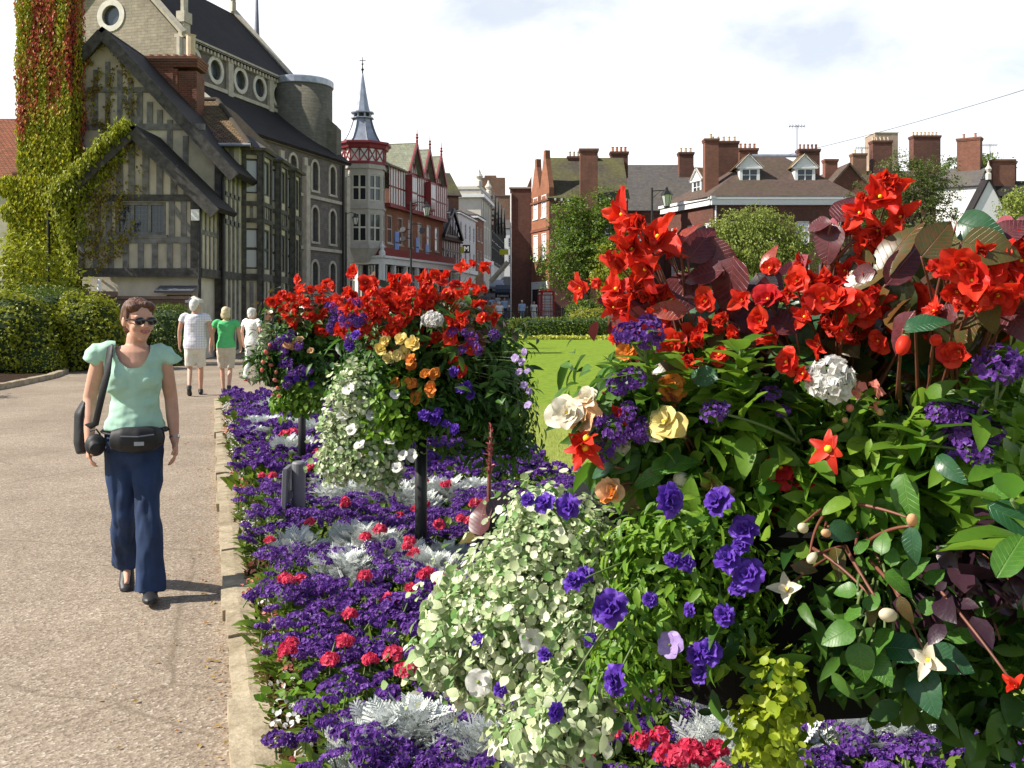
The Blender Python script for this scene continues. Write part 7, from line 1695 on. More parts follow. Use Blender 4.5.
far_tower(1, reds2, [
    ('begonia_plant', 'tall thin red begonia shoot standing above the second flower tower', 'begonia', 'pend_red', [(475,264),(482,271),(484,267),(461,293),(468,295),(478,293),(485,292),(464,268),(470,285)], .95, None),
    ('geranium_plant', 'white geranium head near the top of the second flower tower', 'geranium', 'ger_white', [(432,319),(429,320),(436,320)], 1.3, None),
    ('begonia_plant', 'pale yellow begonias on the front of the second flower tower', 'begonia', 'beg_yellow', [(385,341),(401,340),(414,343),(382,350),(398,356),(405,353),(390,358)], 1.05, None),
    ('begonia_plant', 'orange begonias low on the front of the second flower tower', 'begonia', 'beg_orange', [(426,374),(435,373),(432,388),(418,398),(412,368),(410,383),(395,383),(412,360)], 1.0, None),
    ('petunia_plant', 'violet petunias around the second flower tower', 'petunia', 'pet_purple', [(454,372),(461,389),(467,386),(471,395),(424,415),(430,417),(438,412),(446,424),(455,429),(436,420),(356,335),(350,345),(360,322)], 1.15, None),
    ('petunia_plant', 'white petunias in bright green foliage on the left of the second tower', 'petunia', 'pet_white', [(372,390),(395,394),(363,406),(378,426),(352,430),(390,441),(412,455),(403,456),(397,468),(350,400),(343,415),(360,445),(385,405),(372,415),(349,389)], 1.25,
        ([(385,400,-.38,.16,.14),(400,425,-.36,.13,.10),(378,435,-.35,.12,.12)], 2600, .036, LOV, 'lf_bright')),
    ('variegated_trailing_plant', 'pale cream foliage spilling down the left side of the second tower', 'foliage plant', 'pet_white', [(340,450),(365,470)], .9,
        ([(358,392,-.38,.12,.14),(350,430,-.34,.15,.16),(370,455,-.36,.14,.12),(340,460,-.25,.10,.10),(385,475,-.3,.08,.06)], 8500, .022, ROUND, 'lf_var')),
    ('lobelia_plant', 'small pale lilac flowers at the shaded right edge of the second tower', 'lobelia', 'pet_lilac', [(515,358),(522,362),(527,371),(524,385),(529,391),(519,372),(528,405),(524,352)], .75,
        ([(500,365,0,.14,.20),(510,410,0,.13,.22),(495,390,.0,.16,.25),(520,440,0,.08,.12)], 2400, .035, LLAN, 'lf_deep')),
    ('heliotrope_plant', 'purple heliotrope sprays in the left of the second tower crown', 'heliotrope', 'helio', spray(352,322,8,8,12)+spray(470,335,12,6,7), .8, None)], True, '')
reds3 = [(x, y, 1.3) for x, y in [(283,296),(288,305),(292,298),(297,306),(303,300),(283,311),(295,314),(308,308),(316,301),(323,298),(329,302),(335,308),(325,312),(312,316),(303,318),(290,322),(297,329),(318,322),(328,324),(304,335),(330,334),(340,300),(345,308),(310,345),(322,290),(333,286),(278,300),(286,318),(315,334),(309,290),(300,294),(322,330)]]
far_tower(2, reds3, [
    ('heliotrope_plant', 'purple heliotrope in the crown of the farthest flower tower', 'heliotrope', 'helio', spray(335,322,8,7,12)+spray(278,340,6,6,6)+spray(295,365,6,10,9), 1.3, None),
    ('fuchsia_plant', 'pink flowers trailing down the left of the farthest flower tower', 'fuchsia', 'bud_pink', [(270,345),(266,352),(263,362),(271,365),(276,372),(275,380),(278,388),(279,396),(262,370),(269,358)], 1.6, None),
    ('begonia_plant', 'small peach begonias on the front of the farthest flower tower', 'begonia', 'beg_peach', [(300,340),(294,346),(312,350),(288,345)], 1.0, None),
    ('petunia_plant', 'violet petunias hanging below the farthest flower tower', 'petunia', 'pet_purple', spray(295,375,8,12,10), 1.2, ([(290,375,-.3,.14,.16),(310,390,-.3,.14,.14)], 1200, .05, LOV, 'lf_green')),
    ('helichrysum_plant', 'spiky pale grey green foliage jutting left from the farthest tower', 'foliage plant', 'bud_cream', [(262,330)], 1.0,
        ([(264,345,-.3,.06,.16),(254,374,-.3,.09,.04),(266,360,-.3,.06,.14)], 520, .055, LLAN, 'leaf_grey')),
    ('creeping_jenny', 'lime foliage at the foot of the farthest flower tower', 'foliage plant', 'bud_cream', [(310,400)], .6, ([(285,400,-.3,.10,.08),(305,405,-.3,.15,.08)], 900, .045, LOV, 'lf_bright'))], False, '')
# ================================================================== bedding plants, each one its own
def bed_plant_meshes():
    lib = {}
    def tuft(n, ln, tpl, r, h, mat, lean=.6, name='foliage', mat2=None):
        mb = MB(); a = rng.uniform(0, 2*np.pi, n); q = rng.random(n)**.6; P = np.stack([np.cos(a)*r*q, np.sin(a)*r*q, h*(.25+.75*rng.random(n))*(1-.35*q)], 1)
        D = np.stack([np.cos(a)*lean, np.sin(a)*lean, .35+.5*rng.random(n)], 1) + rnd_dirs(n)*.35; N = np.array([0,0,1.]) + rnd_dirs(n)*.5
        mb.inst(*tpl, frames(D, N, ln*(1+.25*rng.normal(size=n)).clip(.5,1.6)), P); return mb.mesh(name, [mat], True)
    lib['helio_f'] = [tuft(120, .065, leaf_t(.42, 3, .15, .4), .17, .22, M['lf_bed']) for _ in range(4)]
    lib['helio_ff'] = [tuft(60, .085, LEAFQ, .18, .22, M['lf_bed']) for _ in range(2)]
    lib['ger_f'] = [tuft(44, .036, lobed_t(5, .18), .09, .19, M['lf_green']) for _ in range(2)]
    # silver lacy plant
    def lace(n, ln, nl):
        V = [(-.02,0,0),(.02,0,0),(.03,.5,.02),(-.03,.5,.02),(.015,1,-.1),(-.015,1,-.1)]; fs = [(0,1,2,3),(3,2,4,5)]
        for i in range(nl):
            t = .18+.75*i/nl; z = .02-.12*max(0,t-.5)
            for s in (-1, 1):
                w = .30*math.sin(math.pi*(.25+.65*t)); b = len(V); V += [(0,t-.03,z),(0,t+.03,z),(s*w,t+.16,z+.03),(s*w*.8,t+.21,z+.03)]; fs.append((b, b+2, b+3, b+1) if s > 0 else (b, b+1, b+3, b+2))
                b = len(V); V += [(s*w*.5,t+.07,z+.015),(s*w*.95,t+.02,z+.02),(s*w*.9,t+.06,z+.02)]; fs.append((b,b+1,b+2))
        V = np.array(V); q = [f for f in fs if len(f) == 4]; tr = [f for f in fs if len(f) == 3]
        mb = MB(); a = rng.uniform(0, 2*np.pi, n); k = rng.random(n)
        P = np.stack([np.cos(a)*.13*k, np.sin(a)*.13*k, .10+.16*rng.random(n)*(1-.4*k)], 1); D = np.stack([np.cos(a)*.75, np.sin(a)*.75, .25+.75*rng.random(n)], 1)+rnd_dirs(n)*.3; N = np.array([0,0,1.])+rnd_dirs(n)*.45
        mb.inst(V, [(np.array(q),0),(np.array(tr),0)], frames(D, N, ln*(1+.25*rng.normal(size=n))), P); return mb.mesh('foliage', [M['lf_silver']], False)
    lib['silver'] = [lace(230, .068, 7) for _ in range(3)]
    def tiny(mat, n, s, r, h): 
        mb = MB(); P = np.stack([rng.normal(size=n)*r*.38, rng.normal(size=n)*r*.38, h*(.5+.6*rng.random(n))], 1); N = np.array([0,0,1.])+rnd_dirs(n)*.6
        mb.inst(*round_t(6,.1), frames(rnd_dirs(n), N, s), P); return mb.mesh('flowers', [mat], True)
    lib['wax_f'] = [tuft(60, .03, round_t(6,.1), .075, .08, M['lf_bronzegreen'])]
    lib['wax_w'] = [tiny(PM['white'], 26, .020, .10, .13)]; lib['wax_p'] = [tiny(PM['salmon'], 20, .020, .10, .13)]
    return lib
M['lf_bed'] = mat_leaf('bedding_leaf', (.075,.15,.015), (.20,.29,.028), .4)
M['lf_bronzegreen'] = mat_leaf('wax_begonia_leaf', (.10,.15,.02), (.24,.13,.05), .3)
LIB = bed_plant_meshes()
def mk(name, me, parent, loc=(0,0,0), rz=0, s=1, tilt=(0,0)):
    o = bpy.data.objects.new(name, me); COL.objects.link(o); o.parent = parent; o.location = loc; o.rotation_euler = (tilt[0], tilt[1], rz); o.scale = (s,s,s); return o
# silver patches read from the photograph (picture x, y, how many plants)
silver = [(455,742,3),(500,755,1),(395,560,3),(350,568,2),(375,548,2),(340,492,2),(365,496,1),(460,492,2),(475,486,1),(310,447,3),(290,450,2),(270,423,3),(255,421,1),(258,405,3),(840,715,3),(862,735,2),(735,712,1),(590,560,1),(300,433,3),(430,570,1),(415,735,1),(280,412,3),(330,440,3),(330,478,3),(395,500,2),(445,495,2),(355,545,2),(300,545,1),(245,430,2),(360,420,2),(880,745,2),(800,735,2),(740,750,1)]
gers = [(330,650),(345,640),(287,640),(370,655),(402,660),(440,575),(428,568),(452,570),(380,530),(612,728),(700,752),(722,762),(690,748),(410,540),(365,575),(305,468),(320,463),(345,455),(350,437),(318,452),(425,500),(445,480),(480,500),(390,590),(275,395),(283,393),(262,470),(300,405),(330,425),(500,510),(440,520),(470,520),(345,500),(400,510),(300,570),(350,610),(270,540),(310,520),(285,430),(415,545),(560,740),(640,740),(660,735)]
placed = []; rs = random.Random(11)
def free(x, y, r):
    return all((x-a)**2+(y-b)**2 > (r+c)**2*.36 for a, b, c in placed)
def bedpos(px, py, z=.3):
    Yb = (EYE-z)*F/(py-HY); return PX(px, Yb), Yb
SIL = []; GER = []
for px, py, k in silver:
    x, y = bedpos(px, py, .27)
    for i in range(k):
        xx, yy = x+rs.gauss(0,.17)*(1 if k > 1 else 0), y+rs.gauss(0,.17)*(1 if k > 1 else 0); SIL.append((xx, yy)); placed.append((xx, yy, .16))
for px, py in gers: x, y = bedpos(px, py, .38); GER.append((x, y)); placed.append((x, y, .015))
for (x, y) in [p[:2] for p in POST]: placed.append((x, y, .02))
placed.append((PX(298,6.5), 6.5, .03))
def where(x, y):
    """plain words for a place in the bed"""
    side = 'kerb side' if x < kerb_x(y) + (bed_r(y)-kerb_x(y))*.34 else ('lawn side' if x > kerb_x(y) + (bed_r(y)-kerb_x(y))*.67 else 'middle')
    dist = ['front', 'before the second tower', 'around the second tower', 'behind the second tower', 'far end'][min(4, int((y-2.4)/2.4))]
    return side, dist
rank = {}
def uniq(base):
    rank[base] = rank.get(base, 0) + 1; return rank[base]
count = {'h': 0}
HE = []
tries = 0
while tries < 14000 and len(HE) < 298:
    tries += 1
    y = 2.15 + 13.6*rs.random()**1.45; l = kerb_x(y)+.25; r = bed_r(y)-.12
    if y > 13.5: r = l + (r-l)*max(.3, 1-(y-13.5)/4)
    if r <= l: continue
    x = rs.uniform(l, r); rr = .150 + .0075*y
    if free(x, y, rr): HE.append((x, y)); placed.append((x, y, rr*.92))
HE.sort(key=lambda p: p[1])
for i, (x, y) in enumerate(HE):
    near = y < 7.5; side, dist = where(x, y)
    o = empty('heliotrope', (x, y, .06), rs.uniform(0, 6.28), 'purple heliotrope at the %s of the bed, %s' % (side, dist), 'heliotrope', 'purple heliotropes, %s, %s' % (side, dist))
    s = rs.uniform(.9, 1.2); sh = rs.uniform(.9, 1.15)
    f = mk('foliage', LIB['helio_f'][i % 4] if near else LIB['helio_ff'][i % 2], o, (0,0,0), 0, s)
    nh = rs.randint(13, 17) if near else rs.randint(7, 9)
    for k in range(nh):
        a = k*2.4 + rs.random(); q = .185*math.sqrt((k+.5)/nh); hz = (.235+.045*rs.random()-q*.35)*sh*s
        me = BL['helio'][rs.randrange(4)] if near else BL['helio_far'][k % 2]
        mk('flower_head', me, o, (q*math.cos(a)*s, q*math.sin(a)*s, hz), rs.uniform(0,6), rs.uniform(.8, 1.35) * (1.1 if near else 1.15), (rs.gauss(0,.3), rs.gauss(-.15,.3)))
for i, (x, y) in enumerate(SIL):
    side, dist = where(x, y); o = empty('dusty_miller', (x, y, .05), rs.uniform(0, 6.28), 'silver leaved plant at the %s of the bed, %s' % (side, dist), 'dusty miller', 'silver plants, %s, %s' % (side, dist)); mk('foliage', LIB['silver'][i % 3], o, (0,0,0), 0, rs.uniform(.95, 1.2))
for i, (x, y) in enumerate(GER):
    side, dist = where(x, y); o = empty('geranium', (x, y, .06), rs.uniform(0, 6.28), 'pink red geranium at the %s of the bed, %s' % (side, dist), 'geranium', 'pink geraniums, %s, %s' % (side, dist)); mk('foliage', LIB['ger_f'][i % 2], o, (0,0,0), 0, 1.0)
    for k in range(rs.randint(1, 3)): a = rs.uniform(0, 6.28); q = .08*k; mk('flower_head', BL['geranium'][(i+k) % 3] if y < 8 else BL['ger_far'][0], o, (q*math.cos(a), q*math.sin(a), .27+.05*rs.random()), 0, rs.uniform(.85, 1.1))
y = 2.6; i = 0
while y < 15.8:
    x = kerb_x(y) + .20 + rs.gauss(0, .02); wp = 'w' if rs.random() < .65 else 'p'
    o = empty('wax_begonia', (x, y, .04), rs.uniform(0, 6.28), '%s flowered edging begonia along the kerb, %s' % ('white' if wp == 'w' else 'salmon', where(x, y)[1]), 'begonia', '%s edging begonias, %s' % ('white' if wp == 'w' else 'salmon', where(x, y)[1]))
    mk('foliage', LIB['wax_f'][0], o, (0,0,0), 0, 1.0); mk('flowers', LIB['wax_' + wp][0], o, (0,0,0), 0, 1.0); y += .15 + .05*rs.random(); i += 1
# low green filling between the plants
n = 9000; yy = 2.2 + 13.6*rng.random(n)**1.2; k = rng.random(n); xx = kerb_x(yy)+.26 + (bed_r(yy)-kerb_x(yy)-.3)*k; ok = (yy < 14) | (k < .6)
P = np.stack([xx, yy, .05+.13*rng.random(n)], 1)[ok]; mb = MB(); leaf_cloud(mb, P, np.tile((0,0,1.),(len(P),1)), .06, LEAFQ, 0, .6, .8, .1)
tag(mb.build('ground_cover', M['lf_bed']), 'low green leaves covering the soil between the bedding plants', 'ground cover', kind='stuff')
# fallen leaves and petals beside the kerb
n = 260; yy = 2.6+13*rng.random(n)**1.4; P = np.stack([kerb_x(yy)-.03-.5*rng.random(n)**3, yy, np.full(n, .016)], 1); mb = MB(); mb.inst(*LEAFQ, frames(rnd_dirs(n)*np.array([1,1,.05]), np.tile((0,0,1.),(n,1))+rnd_dirs(n)*.1, .022*(1+.4*rng.normal(size=n)).clip(.4,2)), P)
M['litter'] = mat_leaf('fallen_leaf', (.30,.16,.05), (.50,.33,.08), .2, c3=(.45,.12,.05)); tag(mb.build('fallen_leaves', M['litter']), 'small fallen leaves and petals lying along the kerb', 'leaf litter', kind='stuff')
# maroon spike plant with broad dark leaves between the towers
g = plant('canna_plant', (PX(489,5.0), 5.0, .05), 'maroon flower spike with broad dark leaves between the first and second towers', 'canna'); mb = MB()
p = [P3(489,560,5.0), P3(489,490,5.0), P3(490,455,5.0), P3(491,428,5.0)]; p[0][2] = .05; mb.tube(p, [.012,.011,.008,.004], 8); rel(mb, g).build('stem', M['stem_red'], g, smooth=True)
mb = MB(); nn = 60; tt = rng.random(nn); q = P3(489,475,5.0) + (P3(491,426,5.0)-P3(489,475,5.0))*tt[:,None]; mb.inst(*LLAN, frames(rnd_dirs(nn)*.7+np.array([0,0,.9]), rnd_dirs(nn), .04*(1-.4*tt)), q); rel(mb, g).build('buds', M['lf_pk'], g, smooth=True)
for px, py, s, a, k in ((505,505,.22,65,'K'),(480,515,.20,110,'D'),(515,520,.2,40,'O'),(497,525,.2,90,'T'),(470,535,.16,150,'O'),(540,498,.2,30,'T')): big_leaf(k, px, py, 4.9, s, a, g, wide=True)
# ================================================================== people
M['skin'] = mat_plain('skin', (.58,.32,.225), .6, .12, 14, .001); M['skin_tan'] = mat_plain('tanned_skin', (.52,.28,.19), .5, .08, 9)
M['lips'] = mat_plain('lips', (.50,.15,.13), .4, .05, 9)
def cloth(name, c, rough=.85, var=.08, scale=14, bump=.004): return mat_plain(name, c, rough, var, scale, bump)
M['mint'] = cloth('mint_cotton', (.40,.62,.49)); M['jeans'] = cloth('navy_jeans', (.016,.036,.095), .85, .45, 5, .008); M['black_nylon'] = cloth('black_nylon', (.016,.016,.018), .6, .3)
def m_hair(name, lo, hi):
    t = NT(name); mp = t.n('ShaderNodeMapping'); mp.inputs['Scale'].default_value = (150, 150, 14); t.l(t.objc(), mp.inputs[0]); n = t.noise(1, 3, mp.outputs[0])
    t.col(t.ramp(n, [(.3, lo), (.7, hi)])); t.rough(.5); t.bump(n, .006, 1); return t.m
M['hair_brown'] = m_hair('brown_hair', (.035,.014,.008), (.17,.065,.03)); M['hair_white'] = m_hair('white_hair', (.50,.47,.42), (.80,.78,.74)); M['hair_blond'] = m_hair('blond_hair', (.45,.33,.17), (.78,.67,.46))
M['shoe'] = cloth('black_shoe', (.020,.020,.022), .5, .2); M['green_polo'] = cloth('green_polo', (.10,.50,.18)); M['stone_shorts'] = cloth('stone_shorts', (.55,.48,.39)); M['pale_shorts'] = cloth('pale_shorts', (.68,.64,.56)); M['white_cloth'] = cloth('white_cloth', (.76,.75,.74)); M['lightblue'] = cloth('light_blue_cloth', (.35,.50,.72)); M['redcloth'] = cloth('red_cloth', (.62,.04,.03)); M['orangecloth'] = cloth('orange_cloth', (.75,.20,.05)); M['greycloth'] = cloth('grey_cloth', (.2,.21,.23)); M['lens'] = m_glass('sunglass_lens', (.008,.008,.01), .06)
def m_check():
    t = NT('checked_shirt'); o = t.objc(); sp = t.n('ShaderNodeSeparateXYZ'); t.l(o, sp.inputs[0])
    a = t.math('GREATER_THAN', t.math('SINE', t.math('MULTIPLY', sp.outputs[0], 150)), .72); b = t.math('GREATER_THAN', t.math('SINE', t.math('MULTIPLY', sp.outputs[2], 150)), .72)
    t.col(t.mix(t.math('MULTIPLY', t.math('MAXIMUM', a, b), .6), (.76,.75,.77), (.45,.42,.58))); t.rough(.9); return t.m
def m_floral():
    t = NT('speckled_blouse'); v = t.n('ShaderNodeTexVoronoi'); v.inputs['Scale'].default_value = 28; t.l(t.objc(), v.inputs['Vector'])
    t.col(t.ramp(v.outputs[0], [(.18, (.25,.22,.22)), (.30, (.78,.76,.72))])); t.rough(.9); return t.m
M['check'] = m_check(); M['floral'] = m_floral()
def V3(*a): return np.array(a, float)
def hand(mb, wrist, d, wdir, curl=.35, s=1.0, thumb=1):
    """palm with four bent fingers of unequal length and a thumb from the side of the palm"""
    d = unit(d); wd = unit(np.array(wdir) - d*np.dot(wdir, d)); n = np.cross(d, wd)      # n = side the fingers curl towards
    w = np.array(wrist)
    mb.tube([w - d*.01, w + d*.03*s, w + d*.085*s], [(.016*s,.023*s), (.017*s,.036*s), (.014*s,.040*s)], 12, up=n)
    for i, (off, L) in enumerate(((-.029, .066), (-.010, .076), (.010, .071), (.028, .055))):
        b = w + d*(.080 - abs(i-1.3)*.004)*s + wd*off*s; p = [b - d*.02*s, b]; ang = 0; q = b
        for k, f in enumerate((.45, .32, .23)):
            ang += curl*(.8 + .25*k); q = q + (d*math.cos(ang) + n*math.sin(ang))*L*f*s; p.append(q)
        mb.tube(p, [.0088*s,.0088*s,.0084*s,.0078*s,.0062*s], 8)
    b = w + d*.025*s - wd*.028*s*thumb; mb.tube([b, b + (d*.7 - wd*.75*thumb)*.032*s, b + (d*.95 - wd*.45*thumb + n*.35)*.062*s], [.013*s,.0105*s,.008*s], 8)

def human(name, loc, rz, label, H=1.65, P=None, vox=.012, skin='skin', top=None, bottom=None, shoes='shoe', hair=('hair_brown','short'), head=(0,0), group=None, glasses=False, fingers=True, female=True, rec=None):
    """P: joints in metres for a 1.65 m body, local x to the left of the body's own front view, front = -y"""
    J = dict(sl=(-.195,.0,1.365), sr=(.195,.0,1.365), el=(-.245,.03,1.11), er=(.245,.03,1.11), wl=(-.25,-.03,.87), wr=(.25,-.03,.87),
             hl=(-.085,0,.84), hr=(.085,0,.84), kl=(-.09,-.03,.46), kr=(.09,.0,.46), al=(-.09,.03,.08), ar=(.09,.03,.08), neck=(0,.01,1.37), head=(0,-.015,1.53), fl=0.0, fr=0.0, cx=0.0)
    if P: J.update(P)
    k = H/1.65; root = empty(name, loc, rz, label, 'person', group); root.scale = (k,k,k)
    g = {a: (np.array(b, float) if isinstance(b, tuple) else b) for a, b in J.items()}; cx = g['cx']; f = g.get('slim', 1.0) if female else 1.08
    tor = [(.74,.075,.085),(.80,.150,.105),(.88,.168,.118),(.96,.154,.106),(1.04,.124 if female else .150,.095),(1.12,.132 if female else .158,.101),(1.22,.156,.112),(1.30,.165,.105),(1.36,.150,.085),(1.395,.085,.06)]
    def torso(mb, grow=0.0, z0=0, z1=9):
        s = [(z, rx*f, ry) for z, rx, ry in tor if z0 <= z <= z1]
        mb.tube([V3(cx*(.5+.5*(z-.8)), .0, z) for z, rx, ry in s], [(ry+grow, rx+grow) for z, rx, ry in s], 24, up=(0,1,0))
        if female and z1 > 1.3:
            for sx in (-1, 1): mb.ball((cx+sx*.060, -.062, 1.215), (.080,.052,.075), 14, 9)
    B = MB(); torso(B, -.010)
    for a in 'lr':
        s_, e_, w_ = g['s'+a], g['e'+a], g['w'+a]
        B.tube([s_*[.78,1,1]+V3(0,0,-.012), s_+V3(0,0,-.012), s_*.5+e_*.5, e_, e_*.55+w_*.45, w_, w_+(w_-e_)*.06], [.040,.044,.042,.037,.036,.024,.022], 12)
        h_, k_, a_ = g['h'+a], g['k'+a], g['a'+a]
        B.tube([h_, h_*.5+k_*.5, k_, k_*.62+a_*.38, a_], [.068,.054,.043,.044,.032], 12)
        wd = V3(0,-1,0) if fingers != 'back' else V3(0,1,0)
        if fingers: hand(B, w_, unit(w_-e_)+V3(0,0,-.3), V3(0,1,0) , .42, 1.0, 1 if a == 'l' else 1) if a == 'l' else hand(B, w_, unit(w_-e_)+V3(0,0,-.3), V3(0,-1,0), .42, 1.0, -1)
        else: B.ball(w_+V3(0,0,-.06), (.025,.035,.07), 8, 6)
        t = R(g['f'+a]); B.tube([a_+V3(0,.02,-.02), a_+V3(0,-.05*math.cos(t)-.0, -.045-.03*math.sin(t)), a_+V3(0,-.15*math.cos(t), -.055-.12*math.sin(t))], [.030,.024,.014], 10)
    nk, hd = g['neck'], g['head']; B.tube([nk-V3(0,-.01,.06), nk, nk*.45+hd*.55], [.075,.056,.052], 14)
    yaw, pitch = head; Hm = np.array(Matrix.Rotation(R(yaw), 3, 'Z') @ Matrix.Rotation(R(-pitch), 3, 'X'))
    def hb(mb, c, r, n=16, m=11): mb.ball(hd + Hm @ np.array(c), r, n, m, rot=Hm)
    hb(B, (0,.012,.025), (.074,.092,.095)); hb(B, (0,-.028,-.035), (.058,.062,.072)); hb(B, (0,-.062,-.088), (.026,.024,.022)); hb(B, (0,-.045,-.068), (.042,.038,.036))
    for sx in (-1, 1):
        hb(B, (sx*.038,-.055,-.025), (.024,.026,.026)); hb(B, (sx*.076,.015,-.005), (.010,.020,.030), 10, 7)
        hb(B, (sx*.032,-.072,.032), (.024,.014,.010))
    nb = [hd + Hm @ V3(*q) for q in ((0,-.078,.022), (0,-.097,.0), (0,-.108,-.018), (0,-.086,-.026))]; B.tube(nb, [.008,.0095,.0125,.009], 10); 
    for sx in (-1, 1): hb(B, (sx*.011,-.090,-.020), (.008,.010,.007), 8, 6)
    hb(B, (0,-.083,-.047), (.021,.011,.006), 10, 6); hb(B, (0,-.080,-.058), (.019,.011,.007), 10, 6)
    remesh(B, 'body', M[skin], vox, root, 3 if vox < .01 else 1)
    # hair
    Hh = MB(); st = hair[1]
    hb(Hh, (0,.026,.044), (.081,.092,.088)); hb(Hh, (0,.055,.01), (.074,.066,.080))
    if st in ('pony', 'bob'):
        for sx in (-1, 1): hb(Hh, (sx*.046,-.022,.080), (.038,.048,.030)); hb(Hh, (sx*.068,.008,.035), (.014,.036,.042))
        hb(Hh, (.02,-.042,.094), (.046,.030,.020))
    if st == 'pony': hb(Hh, (0,.125,.02), (.030,.030,.036)); hb(Hh, (0,.14,-.03), (.024,.026,.060))
    if st == 'bob':
        for sx in (-1, 1): hb(Hh, (sx*.060,.03,-.035), (.030,.055,.070))
        hb(Hh, (0,.075,-.04), (.060,.035,.070))
    if st == 'short': hb(Hh, (0,.07,-.03), (.062,.040,.055))
    def hairfn(co, nr): return co + (nr if vox < .01 else nr*.12)*(np.array([mnoise.noise(Vector((v[0]*60, v[1]*60, v[2]*14))) for v in co])*.006)[:, None]
    remesh(Hh, 'hair', M[hair[0]], max(vox*.65, .006), root, 2, fn=hairfn)
    if vox < .02:
        L = MB(); 
        for i in range(6):
            for zz, rr in ((-.047, .0048), (-.057, .0055)):
                x0, x1 = -.027+.009*i, -.018+.009*i; c = lambda x: hd + Hm @ V3(x, -.0945+.14*abs(x)+6*x*x, zz + (9*x*x if zz > -.05 else 13*x*x)); L.tube([c(x0), c(x1)], rr*(1-abs(x0+x1)*9), 7)
        L.build('lips', M['lips'], root, smooth=True); TT = MB(); hb(TT, (0,-.0895,-.0505), (.018,.005,.0035), 10, 6); TT.build('teeth', M['white_paint'], root, smooth=True)
    if glasses:
        G = MB()
        for sx in (-1, 1):
            hb(G, (sx*.034,-.094,.008), (.031,.010,.021), 16, 9); 
            G.tube([hd+Hm@V3(sx*.060,-.088,.014), hd+Hm@V3(sx*.076,-.05,.014), hd+Hm@V3(sx*.078,.01,.010)], .004, 6)
        G.tube([hd+Hm@V3(-.012,-.100,.013), hd+Hm@V3(.012,-.100,.013)], .004, 6); G.build('sunglasses', M['lens'], root, smooth=True)
    # clothes
    def wr(amp, fz=9, fx=9, seed=0):
        return lambda co, nr: co + nr*(np.array([mnoise.noise(Vector((v[0]*fx, v[1]*fx, v[2]*fz+seed))) + .5*mnoise.noise(Vector((v[0]*fx*2.3+4, v[1]*fx*2.3, v[2]*fz*2+seed))) for v in co])*amp)[:, None]
    if top:
        mt, sl_, hem = top[:3]; T = MB(); torso(T, .012, 0.0, 9) if False else None
        s = [(z, rx*f, ry) for z, rx, ry in tor if z >= hem-.001]; s = [(hem, *[np.interp(hem, [q[0] for q in tor], [q[i] for q in tor])*(f if i == 1 else 1) for i in (1, 2)])] + [q for q in s if q[0] > hem+.02]
        T.tube([V3(cx*(.5+.5*(z-.8)), 0, z) for z, rx, ry in s], [(ry+.014+(.012 if z < 1.1 else 0), rx+.012+(.007 if z < 1.1 else 0)) for z, rx, ry in s], 28, up=(0,1,0))
        if female:
            for sx in (-1, 1): T.ball((cx+sx*.058, -.068, 1.21), (.085,.060,.092), 16, 10)
            T.ball((cx, -.062, 1.20), (.10,.058,.10), 16, 10)
        for a in 'lr':
            s_, e_ = g['s'+a], g['e'+a]; q = s_ + (e_-s_)*sl_
            T.tube([s_*[.55,1,1]+V3(0,0,.012), s_*[.8,1,1]+V3(0,0,.004), s_+V3(0,0,-.012), q], [.040,.054,.057,.054+.006*(sl_ > .3)], 16)
            if sl_ < .3: T.tube([s_*[.8,1,1]+V3(0,0,.006), s_+V3(np.sign(s_[0])*.022,0,-.006), s_+V3(np.sign(s_[0])*.045,0,-.035), s_+V3(np.sign(s_[0])*.058,0,-.062)], [.042,.052,.052,.049], 16)
        cutf = None
        if len(top) > 3:
            def cutf(co):
                x = (co[:,0]-cx)/.088; z = (co[:,2]-1.40)/.125; front = co[:,1] < .03
                a1 = (x*x+z*z < 1) & front; a2 = ((co[:,0]-cx)**2 + co[:,1]**2 < .082**2) & (co[:,2] > 1.36); return ~(a1 | a2)
        remesh(T, top[4] if len(top) > 4 else 'shirt', M[mt], max(vox*.9, .006), root, 7 if vox < .01 else 3, fn=wr(.013 if vox < .01 else .007, 15, 8), cut=cutf)
    if bottom:
        mt, hem = bottom[:2]; flare = bottom[2] if len(bottom) > 2 else 0; T = MB()
        s = [(.715,.06,.07),(.755,.12,.10),(.80,.158,.112),(.88,.178,.126),(.965,.164,.114)]
        T.tube([V3(cx*.5, 0, z) for z, _, _ in s], [(ry, rx*f) for z, rx, ry in s], 24, up=(0,1,0))
        for a in 'lr':
            h_, k_, a_ = g['h'+a], g['k'+a], g['a'+a]; h2 = h_ + V3(0,0,-.02)
            pts = [h2, h2*.55+k_*.45, k_, k_*.5+a_*.5, a_]; rad = [.086,.076,.061+flare*.1,.064+flare*.5,.071+flare]
            zs = [p[2] for p in pts]
            if hem > .15:
                t = min(1, (h2[2]-hem)/(h2[2]-k_[2])); e = h2 + (k_-h2)*t; pts = [h2, h2*.5+e*.5, e]; rad = [.092,.084,.080]
            else: pts[-1] = a_ + (a_-k_)/np.linalg.norm(a_-k_)*(.02)
            T.tube(pts, rad, 16)
        nm = 'shorts' if hem > .15 else 'trousers'
        remesh(T, nm, M[mt], max(vox, .008), root, 4, fn=wr(.016 if vox < .02 else .004, 5, 13, 3))
